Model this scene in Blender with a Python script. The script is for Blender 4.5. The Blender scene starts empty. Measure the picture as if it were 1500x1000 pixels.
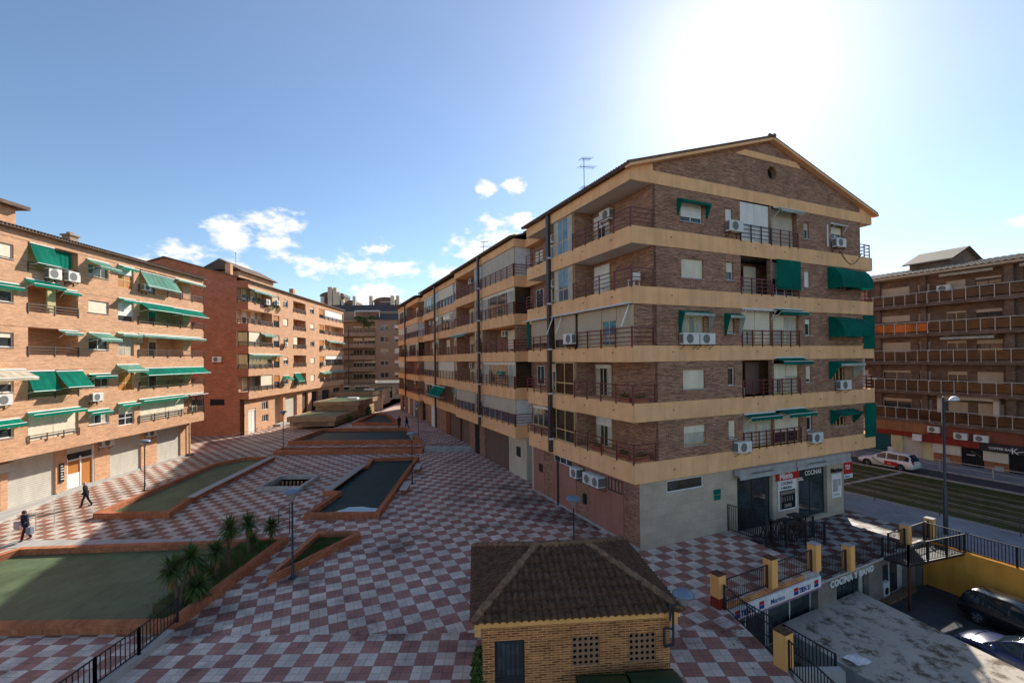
import bpy, bmesh, math, random
from mathutils import Vector, Matrix
from mathutils.geometry import tessellate_polygon
R = math.radians
random.seed(7)
SC = bpy.context.scene
COL = SC.collection
def V(*a): return Vector(a)

# ---------------------------------------------------------------- nodes
class NT:
    def __init__(s, name, rough=.8, spec=.3, metal=0.):
        s.mat = bpy.data.materials.new(name); s.mat.use_nodes = True
        s.nt = s.mat.node_tree; s.n = s.nt.nodes; s.l = s.nt.links
        s.b = s.n['Principled BSDF']
        s.b.inputs['Roughness'].default_value = rough
        s.b.inputs['Specular IOR Level'].default_value = spec
        s.b.inputs['Metallic'].default_value = metal
    def new(s, t, **k):
        n = s.n.new(t)
        for a, v in k.items(): setattr(n, a, v)
        return n
    def put(s, sock, v):
        if isinstance(v, bpy.types.NodeSocket): s.l.new(v, sock)
        elif v is not None:
            if isinstance(v, tuple) and len(v) == 3 and sock.type == 'RGBA': v = (*v, 1)
            sock.default_value = v
    def m(s, op, a, b=None, c=None):
        n = s.new('ShaderNodeMath', operation=op)
        s.put(n.inputs[0], a); s.put(n.inputs[1], b)
        if c is not None: s.put(n.inputs[2], c)
        return n.outputs[0]
    def mix(s, f, a, b, mode='MIX'):
        n = s.new('ShaderNodeMix', data_type='RGBA', blend_type=mode)
        s.put(n.inputs[0], f); s.put(n.inputs[6], a); s.put(n.inputs[7], b)
        return n.outputs[2]
    def noise(s, vec, scale, detail=4, rough=.6):
        n = s.new('ShaderNodeTexNoise'); s.put(n.inputs['Vector'], vec)
        n.inputs['Scale'].default_value = scale; n.inputs['Detail'].default_value = detail; n.inputs['Roughness'].default_value = rough
        return n.outputs['Fac']
    def ramp(s, v, lo, hi, a=0., b=1.):
        n = s.new('ShaderNodeMapRange'); s.put(n.inputs[0], v)
        n.inputs[1].default_value = lo; n.inputs[2].default_value = hi; n.inputs[3].default_value = a; n.inputs[4].default_value = b
        return n.outputs[0]
    def obj(s): return s.new('ShaderNodeTexCoord').outputs['Object']
    def mapv(s, v, scale=(1, 1, 1), rot=0, loc=(0, 0, 0)):
        n = s.new('ShaderNodeMapping'); s.put(n.inputs[0], v)
        n.inputs['Scale'].default_value = scale; n.inputs['Rotation'].default_value = (0, 0, rot); n.inputs['Location'].default_value = loc
        return n.outputs[0]
    def wallv(s):
        tc = s.new('ShaderNodeTexCoord')
        p = s.new('ShaderNodeSeparateXYZ'); s.l.new(tc.outputs['Object'], p.inputs[0])
        q = s.new('ShaderNodeSeparateXYZ'); s.l.new(tc.outputs['Normal'], q.inputs[0])
        f = s.m('GREATER_THAN', s.m('ABSOLUTE', q.outputs[0]), s.m('ABSOLUTE', q.outputs[1]))
        u = s.m('ADD', s.m('MULTIPLY', p.outputs[0], s.m('SUBTRACT', 1., f)), s.m('MULTIPLY', p.outputs[1], f))
        c = s.new('ShaderNodeCombineXYZ'); s.l.new(u, c.inputs[0]); s.l.new(p.outputs[2], c.inputs[1])
        return c.outputs[0]
    def col(s, v): s.put(s.b.inputs['Base Color'], v); return s.mat
    def bump(s, h, strength=.3, dist=.01):
        n = s.new('ShaderNodeBump'); s.put(n.inputs['Height'], h)
        n.inputs['Strength'].default_value = strength; n.inputs['Distance'].default_value = dist
        s.l.new(n.outputs[0], s.b.inputs['Normal'])

def plain(name, c, rough=.7, spec=.3, metal=0., var=.12, nscale=3.):
    t = NT(name, rough, spec, metal)
    f = t.ramp(t.noise(t.obj(), nscale), .3, .7, 1 - var, 1 + var)
    return t.col(t.mix(1., (*c, 1), t.rgb(f) if False else _g(t, f), 'MULTIPLY'))
def _g(t, f):
    c = t.new('ShaderNodeCombineColor')
    for i in range(3): t.put(c.inputs[i], f)
    return c.outputs[0]

def brick(name, c1, c2, mortar, bw=.25, rh=.068, ms=.007, stain=.25, vert=False, streak=.22):
    t = NT(name, .9, .2)
    uv = t.wallv()
    if vert: uv = t.mapv(uv, rot=math.pi / 2)
    b = t.new('ShaderNodeTexBrick'); t.put(b.inputs['Vector'], uv)
    t.put(b.inputs['Color1'], c1); t.put(b.inputs['Color2'], c2); t.put(b.inputs['Mortar'], mortar)
    b.inputs['Scale'].default_value = 1; b.inputs['Mortar Size'].default_value = ms; b.inputs['Mortar Smooth'].default_value = .2
    b.inputs['Brick Width'].default_value = bw; b.inputs['Row Height'].default_value = rh; b.inputs['Bias'].default_value = -.1
    f = t.ramp(t.noise(t.mapv(uv, (.5, .9, 1)), 1.3, 6), .3, .7, 1 - stain, 1 + stain * .6)
    f2 = t.m('MULTIPLY', t.ramp(t.noise(t.mapv(uv, (1, 2.5, 1)), 9, 3), .25, .75, .85, 1.15), t.ramp(t.noise(t.mapv(uv, (1.1, 7.5, 1)), 1.15, 3, .75), .3, .7, 1 - streak, 1 + streak))
    c = t.mix(1., b.outputs['Color'], _g(t, t.m('MULTIPLY', f, f2)), 'MULTIPLY')
    t.bump(t.m('SUBTRACT', 1., b.outputs['Fac']), .5, .008)
    return t.col(c)

def stucco(name, c, stain=.3, seam=0):
    t = NT(name, .92, .15)
    uv = t.wallv()
    streak = t.ramp(t.noise(t.mapv(uv, (1.3, .16, 1)), 1.6, 6, .55), .43, .74, 1.04, 1 - stain)
    blot = t.ramp(t.noise(uv, .7, 6), .3, .75, 1.1, .86)
    f = t.m('MULTIPLY', streak, blot)
    if seam:
        s = t.new('ShaderNodeSeparateXYZ'); t.put(s.inputs[0], uv)
        fr = t.m('FRACT', t.m('DIVIDE', s.outputs[0], seam))
        f = t.m('MULTIPLY', f, t.ramp(fr, 0, .012, .72, 1.))
    t.bump(t.noise(uv, 60, 3), .15, .004)
    return t.col(t.mix(1., (*c, 1), _g(t, f), 'MULTIPLY'))

def slats(name, c, pitch=.05, axis=1, dark=.6, rough=.6, frac=.16):
    t = NT(name, rough, .3)
    uv = t.wallv()
    s = t.new('ShaderNodeSeparateXYZ'); t.put(s.inputs[0], uv)
    fr = t.m('FRACT', t.m('DIVIDE', s.outputs[axis], pitch))
    ln = t.ramp(fr, 0, frac, dark, 1.)
    n = t.ramp(t.noise(t.mapv(uv, (1.2, .5, 1)), 1.5, 4), .3, .7, .88, 1.1)
    t.bump(fr, .4, .01)
    return t.col(t.mix(1., (*c, 1), _g(t, t.m('MULTIPLY', ln, n)), 'MULTIPLY'))

STAINS = [(2.0, 31.5, 5.5, .17), (4.4, 27.6, 3.5, .2), (-12.0, 18.0, 2.2, .18), (-3.5, 33, 5, .09), (-1, 17, 4, .06), (-11.5, 21.5, 2., .1), (-21, 26, 3, .08), (13, 24, 3, .07), (-6, 24, 3, .08)]
def checker(name, ang, ox, oy, red, white, s=.655, bump=True):
    t = NT(name, .62, .35)
    v = t.mapv(t.obj(), (1, 1, 1), 0, (-ox, -oy, 0))
    v = t.mapv(v, (1 / s, 1 / s, 1), ang)
    p = t.new('ShaderNodeSeparateXYZ'); t.put(p.inputs[0], v)
    x, y = p.outputs[0], p.outputs[1]
    par = t.m('MODULO', t.m('ABSOLUTE', t.m('ADD', t.m('FLOOR', x), t.m('FLOOR', y))), 2.)
    cell = t.new('ShaderNodeCombineXYZ'); t.put(cell.inputs[0], t.m('FLOOR', t.m('MULTIPLY', x, 2.))); t.put(cell.inputs[1], t.m('FLOOR', t.m('MULTIPLY', y, 2.)))
    wn = t.new('ShaderNodeTexWhiteNoise', noise_dimensions='2D'); t.put(wn.inputs['Vector'], cell.outputs[0])
    def groove(k, w):
        a = t.m('ABSOLUTE', t.m('SUBTRACT', t.m('FRACT', t.m('MULTIPLY', x, k)), .5))
        b = t.m('ABSOLUTE', t.m('SUBTRACT', t.m('FRACT', t.m('MULTIPLY', y, k)), .5))
        return t.ramp(t.m('MAXIMUM', a, b), .5 - w, .5 - w * .35, 0., 1.)
    g2 = groove(2., .05); g6 = groove(4., .07)
    o = t.obj()
    dirt = t.ramp(t.noise(o, .35, 7, .65), .35, .75, 1.12, .72)
    fine = t.ramp(t.noise(o, 14, 4), .3, .7, .9, 1.1)
    wet = t.ramp(t.noise(t.mapv(o, (1, 1, 1), 0, (3.1, 9.7, 0)), .16, 5, .6), .56, .66, 0., 1.)
    f = t.m('MULTIPLY', t.m('MULTIPLY', dirt, fine), t.ramp(wn.outputs[0], 0, 1, .82, 1.12))
    nb = t.noise(t.mapv(o, (1, 1, 1), 0, (7.7, 2.3, 0)), .3, 10, .75)
    sp3 = t.new('ShaderNodeSeparateXYZ'); t.put(sp3.inputs[0], o)
    for sx, sy, sr, am in STAINS:          # spilled and trodden-in dirt patches
        dx = t.m('SUBTRACT', sp3.outputs[0], sx); dy = t.m('SUBTRACT', sp3.outputs[1], sy)
        dd = t.m('SQRT', t.m('ADD', t.m('MULTIPLY', dx, dx), t.m('MULTIPLY', dy, dy)))
        nb = t.m('ADD', nb, t.ramp(dd, 0, sr, am, 0.))
    blot = t.ramp(nb, .53, .66, 1., .42)
    f = t.m('MULTIPLY', f, blot); f = t.m('MULTIPLY', f, t.ramp(g2, 0, 1, 1, .66)); f = t.m('MULTIPLY', f, t.ramp(g6, 0, 1, 1, .88))
    c = t.mix(par, (*red, 1), (*white, 1))
    c = t.mix(1., c, _g(t, f), 'MULTIPLY')
    t.put(t.b.inputs['Roughness'], t.ramp(wet, 0, 1, .66, .34))
    t.bump(t.m('SUBTRACT', 1., t.m('ADD', g2, t.m('MULTIPLY', g6, .5))), .35, .006)
    return t.col(c)

def glassy(name, c, rough=.04, spec=.8):
    t = NT(name, rough, spec)
    f = t.ramp(t.noise(t.obj(), .8, 2), .35, .65, .6, 1.5)
    t.bump(t.noise(t.obj(), .9, 1), .12, .02)
    return t.col(t.mix(1., (*c, 1), _g(t, f), 'MULTIPLY'))

def cloth(name, c, trans=.35, rough=.85):
    t = NT(name, rough, .2)
    uv = t.obj()
    f = t.m('MULTIPLY', t.ramp(t.noise(t.mapv(uv, (1, 1, .3)), 2.5, 5), .3, .7, .82, 1.1), t.ramp(t.noise(uv, .35, 4, .7), .35, .65, .72, 1.2))
    sp_u = t.new('ShaderNodeSeparateXYZ'); t.put(sp_u.inputs[0], t.wallv()); f = t.m('MULTIPLY', f, t.ramp(t.m('FRACT', t.m('DIVIDE', sp_u.outputs[0], 1.05)), 0, .03, .62, 1.))
    cc = t.mix(1., (*c, 1), _g(t, f), 'MULTIPLY')
    t.col(cc)
    tr = t.new('ShaderNodeBsdfTranslucent'); t.put(tr.inputs[0], cc)
    mx = t.new('ShaderNodeMixShader'); mx.inputs[0].default_value = trans
    out = t.n['Material Output']
    t.l.new(t.b.outputs[0], mx.inputs[1]); t.l.new(tr.outputs[0], mx.inputs[2]); t.l.new(mx.outputs[0], out.inputs[0])
    return t.mat

def rooftile(name, c1, c2, lich=.55):
    t = NT(name, .85, .25)
    o = t.obj()
    f = t.ramp(t.noise(o, 5., 6, .75), .36, .64, 0., 1.)
    c = t.mix(f, (*c1, 1), (*c2, 1))
    l = t.ramp(t.noise(o, 1.1, 6), .5, .7, 0., lich)
    return t.col(t.mix(l, c, (.16, .15, .10, 1)))

M = {}
M['brickA'] = brick('brown_brick', (.20, .078, .042), (.45, .205, .115), (.48, .33, .235), ms=.012, rh=.075, bw=.26, streak=.38)
M['brickB'] = brick('salmon_brick', (.54, .275, .145), (.72, .39, .215), (.72, .49, .33), ms=.01, stain=.14)
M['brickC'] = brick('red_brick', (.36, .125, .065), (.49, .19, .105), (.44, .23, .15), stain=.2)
M['brickK'] = brick('kiosk_brick', (.21, .065, .024), (.60, .235, .08), (.66, .345, .15), bw=.25, rh=.066, ms=.013, stain=.3)
M['brickD'] = brick('taupe_brick', (.33, .22, .15), (.40, .275, .19), (.42, .32, .24), stain=.12)
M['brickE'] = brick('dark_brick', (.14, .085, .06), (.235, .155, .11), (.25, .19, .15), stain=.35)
M['brickR'] = brick('rim_brick', (.40, .13, .06), (.50, .19, .09), (.42, .2, .12), bw=.12, rh=.25, ms=.006, stain=.3)
M['brickT'] = brick('tan_brick', (.34, .22, .13), (.42, .28, .17), (.4, .32, .22), stain=.3)
M['ochre'] = stucco('ochre_render', (.93, .52, .258), .14, 3.05)
M['ochre2'] = stucco('pillar_ochre', (.90, .45, .15), .2)
M['ochrewall'] = stucco('court_wall_ochre', (.90, .38, .065), .25)
M['soffit'] = stucco('soffit_plaster', (.60, .56, .50), .15)
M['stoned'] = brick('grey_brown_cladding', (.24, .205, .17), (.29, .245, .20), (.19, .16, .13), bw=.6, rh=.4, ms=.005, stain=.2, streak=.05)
M['vent'] = plain('vent_terracotta', (.42, .23, .13), .85)
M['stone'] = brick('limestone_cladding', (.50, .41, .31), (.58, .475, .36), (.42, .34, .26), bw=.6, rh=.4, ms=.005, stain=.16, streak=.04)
M['pink'] = stucco('pink_panel', (.40, .185, .14), .12)
M['redpaint'] = stucco('worn_red_paint', (.28, .04, .028), .35)
M['concrete'] = stucco('concrete', (.42, .40, .37), .3)
M['plaster'] = stucco('cream_plaster', (.62, .54, .42), .15)
M['whitewall'] = stucco('white_painted_wall', (.80, .79, .76), .08)
M['orangewall'] = stucco('orange_render', (.36, .16, .075), .3)
M['redwall'] = stucco('brick_red_render', (.25, .085, .05), .25)
M['yellowwall'] = stucco('pale_yellow_wall', (.62, .52, .28), .15)
M['shut'] = slats('cream_roller_slats', (.84, .74, .56), .09, dark=.5, frac=.22)
M['shutw'] = slats('white_roller_slats', (.86, .82, .76), .09, dark=.62, frac=.2)
M['shuttan'] = slats('tan_roller_slats', (.56, .45, .32), .09, dark=.5, frac=.22)
M['garage'] = slats('garage_shutter', (.58, .54, .46), .15, dark=.42, frac=.28)
M['garage2'] = slats('brown_garage_shutter', (.17, .11, .09), .11, dark=.6)
M['screen'] = slats('blind_panel', (.55, .47, .36), 1.3, 0, .7, frac=.03)
M['framew'] = plain('white_frame', (.78, .77, .74), .45)
M['framey'] = plain('yellow_frame', (.66, .48, .20), .5)
M['frameb'] = plain('brown_frame', (.13, .07, .045), .5)
M['framed'] = plain('dark_frame', (.03, .03, .032), .5)
M['wood'] = slats('varnished_wood', (.50, .20, .05), .14, 0, .7, .45, frac=.05)
M['glass'] = glassy('window_glass', (.035, .045, .05))
M['glassb'] = glassy('blue_window_glass', (.10, .17, .24), .03, 1.)
M['glassbr'] = glassy('bronze_glass', (.05, .03, .018), .05, .5)
M['curtain'] = cloth('curtain', (.62, .58, .50), .1)
M['green'] = cloth('green_awning', (.0, .35, .235), .6)
M['greend'] = cloth('dark_green_awning', (.0, .17, .12), .3)
M['greenf'] = cloth('faded_green_awning', (.20, .46, .36), .5)
M['fringe'] = cloth('patterned_awning', (.55, .60, .52), .3)
M['cream'] = cloth('cream_awning', (.70, .64, .50), .4)
M['rail'] = plain('dark_red_railing', (.17, .025, .028), .45, .5)
M['railb'] = plain('brown_railing', (.10, .07, .055), .45, .5)
M['black'] = plain('black_iron', (.015, .015, .018), .45, .5)
M['pipe'] = plain('brown_downpipe', (.05, .035, .04), .4, .5)
M['acw'] = plain('ac_casing', (.72, .70, .64), .5)
M['acg'] = slats('ac_grille', (.20, .20, .19), .035, 1, .35)
M['dark'] = plain('dark_void', (.012, .012, .013), .8)
M['inner'] = plain('interior_plaster', (.20, .17, .14), .9)
M['roof'] = rooftile('brown_roof_tile', (.08, .05, .04), (.22, .14, .10))
M['roofK'] = rooftile('kiosk_roof_tile', (.05, .025, .014), (.145, .076, .043), .08)
M['ridge'] = rooftile('ridge_tile', (.12, .065, .035), (.30, .17, .10))
M['roofE'] = rooftile('grey_roof_tile', (.15, .12, .09), (.30, .245, .19))
M['slate'] = plain('slate_roof', (.085, .075, .075), .7)
M['lampcap'] = plain('lamp_cap', (.16, .20, .27), .35, .5)
M['lampglass'] = plain('lamp_bowl', (.32, .30, .26), .25, .5)
M['lamppole'] = plain('lamp_pole', (.03, .035, .05), .4, .5)
M['leaf'] = cloth('yucca_leaf', (.10, .16, .045), .3, .4)
M['leaf2'] = cloth('light_leaf', (.09, .14, .03), .2, .5)
M['leafy'] = cloth('yellow_leaf', (.35, .33, .03), .2, .5)
M['dead'] = cloth('dry_leaf', (.34, .20, .09), .15)
M['trunk'] = plain('palm_trunk', (.12, .085, .06), .9)
M['grass'] = cloth('grass_blade', (.05, .085, .02), .2)
M['terracotta'] = plain('terracotta', (.36, .13, .07), .8)
M['pot'] = plain('white_planter', (.5, .48, .44), .8)
M['asphalt'] = plain('asphalt', (.055, .055, .058), .75, .4, var=.3, nscale=1.2)
M['kerb'] = plain('kerb_stone', (.34, .32, .30), .8, var=.25)
M['skin'] = plain('skin', (.50, .30, .22), .6)
M['amber'] = glassy('amber_glass', (.07, .03, .012), .25, .5)
M['amber2'] = glassy('bright_amber_glass', (.42, .10, .01), .25, .5)
M['railw'] = plain('pale_metal', (.55, .50, .43), .4, .5)
M['teal'] = slats('teal_shutter', (.01, .085, .09), .1, 1, .7)
M['rust'] = plain('rusty_steel', (.10, .035, .02), .8)

def attr(o, label=None, cat=None, group=None, kind=None):
    if label: o['label'] = label
    if cat: o['category'] = cat
    if group: o['group'] = group
    if kind: o['kind'] = kind
    return o
def empty(name, loc=(0, 0, 0), rz=0., **k):
    o = bpy.data.objects.new(name, None); COL.objects.link(o)
    o.location = loc; o.rotation_euler = (0, 0, rz); o.empty_display_size = .3
    return attr(o, **k)
def copy_tree(o, parent=None):
    c = o.copy(); COL.objects.link(c)
    if parent: c.parent = parent
    for ch in list(o.children): copy_tree(ch, c)
    return c

ID = lambda u, w, z: Vector((u, w, z))
SPLIT = {'lintel', 'pier', 'balcony_soffit', 'curtain', 'side_window', 'windscreen', 'loggia_wall', 'chimney', 'stair_house', 'window_slats', 'pipe_clamp', 'white_column', 'red_mark', 'bars', 'drain_spout', 'bracket', 'whitewashed_front', 'balcony_plants', 'kitchen_picture', 'picture', 'awning_arm', 'waste_pipe', 'leg', 'roof_dormer', 'shop_interior', 'pergola', 'side_wall', 'security_grille'}
class MB:
    def __init__(s, mp=ID): s.v = []; s.f = []; s.mi = []; s.mp = mp
    def face(s, pts, m=0):
        i = len(s.v); s.v += [s.mp(*p) for p in pts]; s.f.append(tuple(range(i, i + len(pts)))); s.mi.append(m)
    def grid(s, rows, m=0, close=False):
        i = len(s.v); n = len(rows[0])
        for r in rows: s.v += [s.mp(*p) for p in r]
        for a in range(len(rows) - 1):
            for b in range(n if close else n - 1):
                c = (b + 1) % n
                s.f.append((i + a * n + b, i + a * n + c, i + (a + 1) * n + c, i + (a + 1) * n + b)); s.mi.append(m)
    def box(s, u0, u1, w0, w1, z0, z1, m=0):
        i = len(s.v)
        for z in (z0, z1):
            for (a, b) in ((u0, w0), (u1, w0), (u1, w1), (u0, w1)): s.v.append(s.mp(a, b, z))
        for f in ((0, 3, 2, 1), (4, 5, 6, 7), (0, 1, 5, 4), (1, 2, 6, 5), (2, 3, 7, 6), (3, 0, 4, 7)):
            s.f.append(tuple(i + k for k in f)); s.mi.append(m)
        return s
    def prism(s, poly, z0, z1, m=0, mtop=None):
        i = len(s.v); n = len(poly)
        for z in (z0, z1): s.v += [s.mp(p[0], p[1], z) for p in poly]
        for k in range(n):
            j = (k + 1) % n; s.f.append((i + k, i + j, i + n + j, i + n + k)); s.mi.append(m)
        s.f.append(tuple(i + n + k for k in range(n))); s.mi.append(m if mtop is None else mtop)
        s.f.append(tuple(i + k for k in reversed(range(n)))); s.mi.append(m)
        return s
    def tube(s, p, q, r0, r1=None, n=8, m=0, cap=True):
        if r1 is None: r1 = r0
        p = Vector(p); q = Vector(q); d = (q - p).normalized()
        a = d.orthogonal().normalized(); b = d.cross(a)
        rows = []
        for c, r in ((p, r0), (q, r1)):
            rows.append([tuple(c + (a * math.cos(t * 2 * math.pi / n) + b * math.sin(t * 2 * math.pi / n)) * r) for t in range(n)])
        s.grid(rows, m, True)
        if cap: s.face(rows[1], m); s.face(rows[0][::-1], m)
        return s
    def bar(s, p, q, r, m=0, rz=None):
        p = Vector(p); q = Vector(q); d = (q - p).normalized()
        a = d.cross(Vector((0, 0, 1)))
        a = a.normalized() if a.length > 1e-4 else Vector((1, 0, 0))
        b = d.cross(a); rz = rz or r
        P = [[tuple(c + a * x * r + b * y * rz) for x, y in ((-1, -1), (1, -1), (1, 1), (-1, 1))] for c in (p, q)]
        s.grid(P, m, True); s.face(P[1], m); s.face(P[0][::-1], m)
        return s
    def lathe(s, prof, c=(0, 0, 0), n=16, m=0):
        s.grid([[(c[0] + r * math.cos(t * 2 * math.pi / n), c[1] + r * math.sin(t * 2 * math.pi / n), c[2] + z) for t in range(n)] for r, z in prof], m, True)
        return s
    def build(s, name, mats, parent=None, smooth=False, recalc=True):
        if name in SPLIT:
            ps = s.pieces()
            if len(ps) > 1:
                for q in ps: o = q._build(name, mats, parent, smooth, recalc)
                return o
        return s._build(name, mats, parent, smooth, recalc)
    def pieces(s):
        n = len(s.v); pa = list(range(n))
        def fd(i):
            while pa[i] != i: pa[i] = pa[pa[i]]; i = pa[i]
            return i
        for f in s.f:
            for k in f[1:]: pa[fd(k)] = fd(f[0])
        g = {}
        for i in range(n): g.setdefault(fd(i), []).append(i)
        L = [([min(s.v[i][c] for i in I) - .012 for c in range(3)], [max(s.v[i][c] for i in I) + .012 for c in range(3)], set(I)) for I in g.values()]
        ch = True
        while ch:
            ch = False; out = []
            for a in L:
                for j, b in enumerate(out):
                    if all(a[0][c] <= b[1][c] and b[0][c] <= a[1][c] for c in range(3)):
                        out[j] = ([min(a[0][c], b[0][c]) for c in range(3)], [max(a[1][c], b[1][c]) for c in range(3)], a[2] | b[2]); ch = True; break
                else: out.append(a)
            L = out
        res = []
        for _, _, I in L:
            q = MB(); mp = {}
            for i in sorted(I): mp[i] = len(q.v); q.v.append(s.v[i])
            for f, m in zip(s.f, s.mi):
                if f[0] in I: q.f.append(tuple(mp[k] for k in f)); q.mi.append(m)
            res.append(q)
        return res
    def _build(s, name, mats, parent=None, smooth=False, recalc=True):
        me = bpy.data.meshes.new(name); me.from_pydata([tuple(v) for v in s.v], [], s.f); me.update()
        if not isinstance(mats, (list, tuple)): mats = [mats]
        for m in mats: me.materials.append(M[m] if isinstance(m, str) else m)
        for p, k in zip(me.polygons, s.mi): p.material_index = min(k, len(mats) - 1); p.use_smooth = smooth
        if recalc:
            bm = bmesh.new(); bm.from_mesh(me)
            if smooth: bmesh.ops.remove_doubles(bm, verts=bm.verts, dist=1e-4)
            bmesh.ops.recalc_face_normals(bm, faces=bm.faces); bm.to_mesh(me); bm.free()
        o = bpy.data.objects.new(name, me); COL.objects.link(o)
        if parent: o.parent = parent
        return o

def text(name, s, size, mat, parent, mx, ext=.01, bold=0., spacing=1., al='LEFT', sx=1.):
    cu = bpy.data.curves.new(name, 'FONT'); cu.body = s; cu.size = size; cu.extrude = ext; cu.offset = bold; cu.space_character = spacing; cu.align_x = al
    cu.resolution_u = 3
    o = bpy.data.objects.new(name, cu); COL.objects.link(o)
    dg = bpy.context.evaluated_depsgraph_get(); dg.update()
    me = bpy.data.meshes.new_from_object(o.evaluated_get(dg)); bpy.data.objects.remove(o)
    me.transform(mx @ Matrix.Diagonal((sx, 1, 1, 1))); me.materials.clear(); me.materials.append(M[mat])
    for p in me.polygons: p.material_index = 0
    o = bpy.data.objects.new(name, me); COL.objects.link(o)
    if parent: o.parent = parent
    return o
def upright(u, w, z, rz=0.):            # text matrix: baseline along local x, facing -y
    return Matrix.Translation((u, w, z)) @ Matrix.Rotation(rz, 4, 'Z') @ Matrix.Rotation(math.pi / 2, 4, 'X')

# ---------------------------------------------------------------- facade kit
class Fac:
    def __init__(s, root, mp=ID): s.r = root; s.mp = mp
    def mb(s): return MB(s.mp)
    def wall(s, u0, u1, z0, z1, ops=(), w=0., mat='brickA', rev=.16, name='wall'):
        b = s.mb(); us = sorted({u0, u1, *[x for o in ops for x in o[:2]]}); zs = sorted({z0, z1, *[x for o in ops for x in o[2:4]]})
        us = [x for x in us if u0 <= x <= u1]; zs = [x for x in zs if z0 <= x <= z1]
        for a, c in zip(us, us[1:]):
            for d, e in zip(zs, zs[1:]):
                mu, mz = (a + c) / 2, (d + e) / 2
                if any(o[0] < mu < o[1] and o[2] < mz < o[3] for o in ops): continue
                b.face([(a, w, d), (c, w, d), (c, w, e), (a, w, e)])
        for o in ops:
            a, c, d, e = o[:4]; r = o[4] if len(o) > 4 else rev
            a, c = max(a, u0), min(c, u1); d, e = max(d, z0), min(e, z1)
            for p, q in (((a, d), (c, d)), ((c, d), (c, e)), ((c, e), (a, e)), ((a, e), (a, d))):
                b.face([(p[0], w, p[1]), (q[0], w, q[1]), (q[0], w + r, q[1]), (p[0], w + r, p[1])])
        return b.build(name, mat, s.r)
    def slab(s, u0, u1, w0, w1, z0, z1, mat, name='balcony_band'):
        return s.mb().box(u0, u1, w0, w1, z0, z1).build(name, mat, s.r)
    def win(s, u0, u1, z0, z1, w=.14, shut=0., fm='framew', sm='shut', gm='glass', n=2, mid=None, name='window', sill=True, fr=.05, curt=0.):
        b = s.mb(); f = fr
        top = z1 - (z1 - z0) * shut
        b.box(u0, u0 + f, w - .03, w + .03, z0, z1); b.box(u1 - f, u1, w - .03, w + .03, z0, z1)
        b.box(u0 + f, u1 - f, w - .03, w + .03, z0, z0 + f); b.box(u0 + f, u1 - f, w - .03, w + .03, z1 - f, z1)
        if shut < .97:
            for i in range(1, n): c = u0 + (u1 - u0) * i / n; b.box(c - f * .6, c + f * .6, w - .028, w + .028, z0 + f, z1 - f)
            if mid: zz = z0 + (z1 - z0) * mid; b.box(u0 + f, u1 - f, w - .026, w + .026, zz - f * .6, zz + f * .6)
        o = b.build(name, fm, s.r)
        if sill: s.mb().box(u0 - .06, u1 + .06, -.05, w - .032, z0 - .06, z0 - .003).build('sill', 'concrete', o)
        g = s.mb()
        g.box(u0 + .01, u1 - .01, w - .006, w + .006, z0 + .01, z1 - .01); g.build('pane', gm, o)
        if shut > 0:
            g = s.mb(); g.box(u0 + .012, u1 - .012, w - .055, w - .032, top, z1 - .004); g.build('roller_shutter', sm, o)
        if curt:
            g = s.mb()
            for (a, c) in ((u0 + .06, u0 + .06 + (u1 - u0) * curt * .5), (u1 - .06 - (u1 - u0) * curt * .5, u1 - .06)):
                k = 8; g.grid([[(a + (c - a) * i / k, w - .012 - .006 * (i % 2), z) for i in range(k + 1)] for z in (z0 + .06, z1 - .06)])
            g.build('curtain', 'curtain', o)
        return o
    def rail(s, pts, z, h=.95, mat='rail', bars=4, posts=1.2, inset=.0, r=.018, off=.08, name='balcony_railing'):
        b = s.mb()
        for (p, q) in zip(pts, pts[1:]):
            L = math.hypot(q[0] - p[0], q[1] - p[1]); n = max(1, round(L / posts))
            for i in range(n + 1):
                t = i / n; x, y = p[0] + (q[0] - p[0]) * t, p[1] + (q[1] - p[1]) * t
                b.bar((x, y, z - off), (x, y, z + h + .03), r * 1.5)
            for k in range(bars):
                zz = z + h * (k + 1) / bars - .02
                b.bar((*p, zz), (*q, zz), r, rz=r * (1.4 if k == bars - 1 else 1.))
        return b.build(name, mat, s.r)
    def vrail(s, pts, z, h=.95, mat='black', pitch=.12, r=.01, posts=1.9, pr=.03, root=None, name='balcony_railing', bot=.08):
        b = s.mb()
        for (p, q) in zip(pts, pts[1:]):
            L = math.hypot(q[0] - p[0], q[1] - p[1]); n = max(1, round(L / pitch)); zp = p[2] if len(p) > 2 else 0; zq = q[2] if len(q) > 2 else 0
            f = lambda t: (p[0] + (q[0] - p[0]) * t, p[1] + (q[1] - p[1]) * t, z + zp + (zq - zp) * t)
            for i in range(n + 1):
                x, y, zz = f(i / n); b.bar((x, y, zz + bot), (x, y, zz + h - .01), r)
            m = max(1, round(L / posts))
            for i in range(m + 1):
                x, y, zz = f(i / m); b.bar((x, y, zz), (x, y, zz + h + .02), pr)
            for a in (bot, h):
                P, Q = f(0), f(1); b.bar((P[0], P[1], P[2] + a), (Q[0], Q[1], Q[2] + a), r * 1.6)
        return b.build(name, mat, root or s.r)
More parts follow.
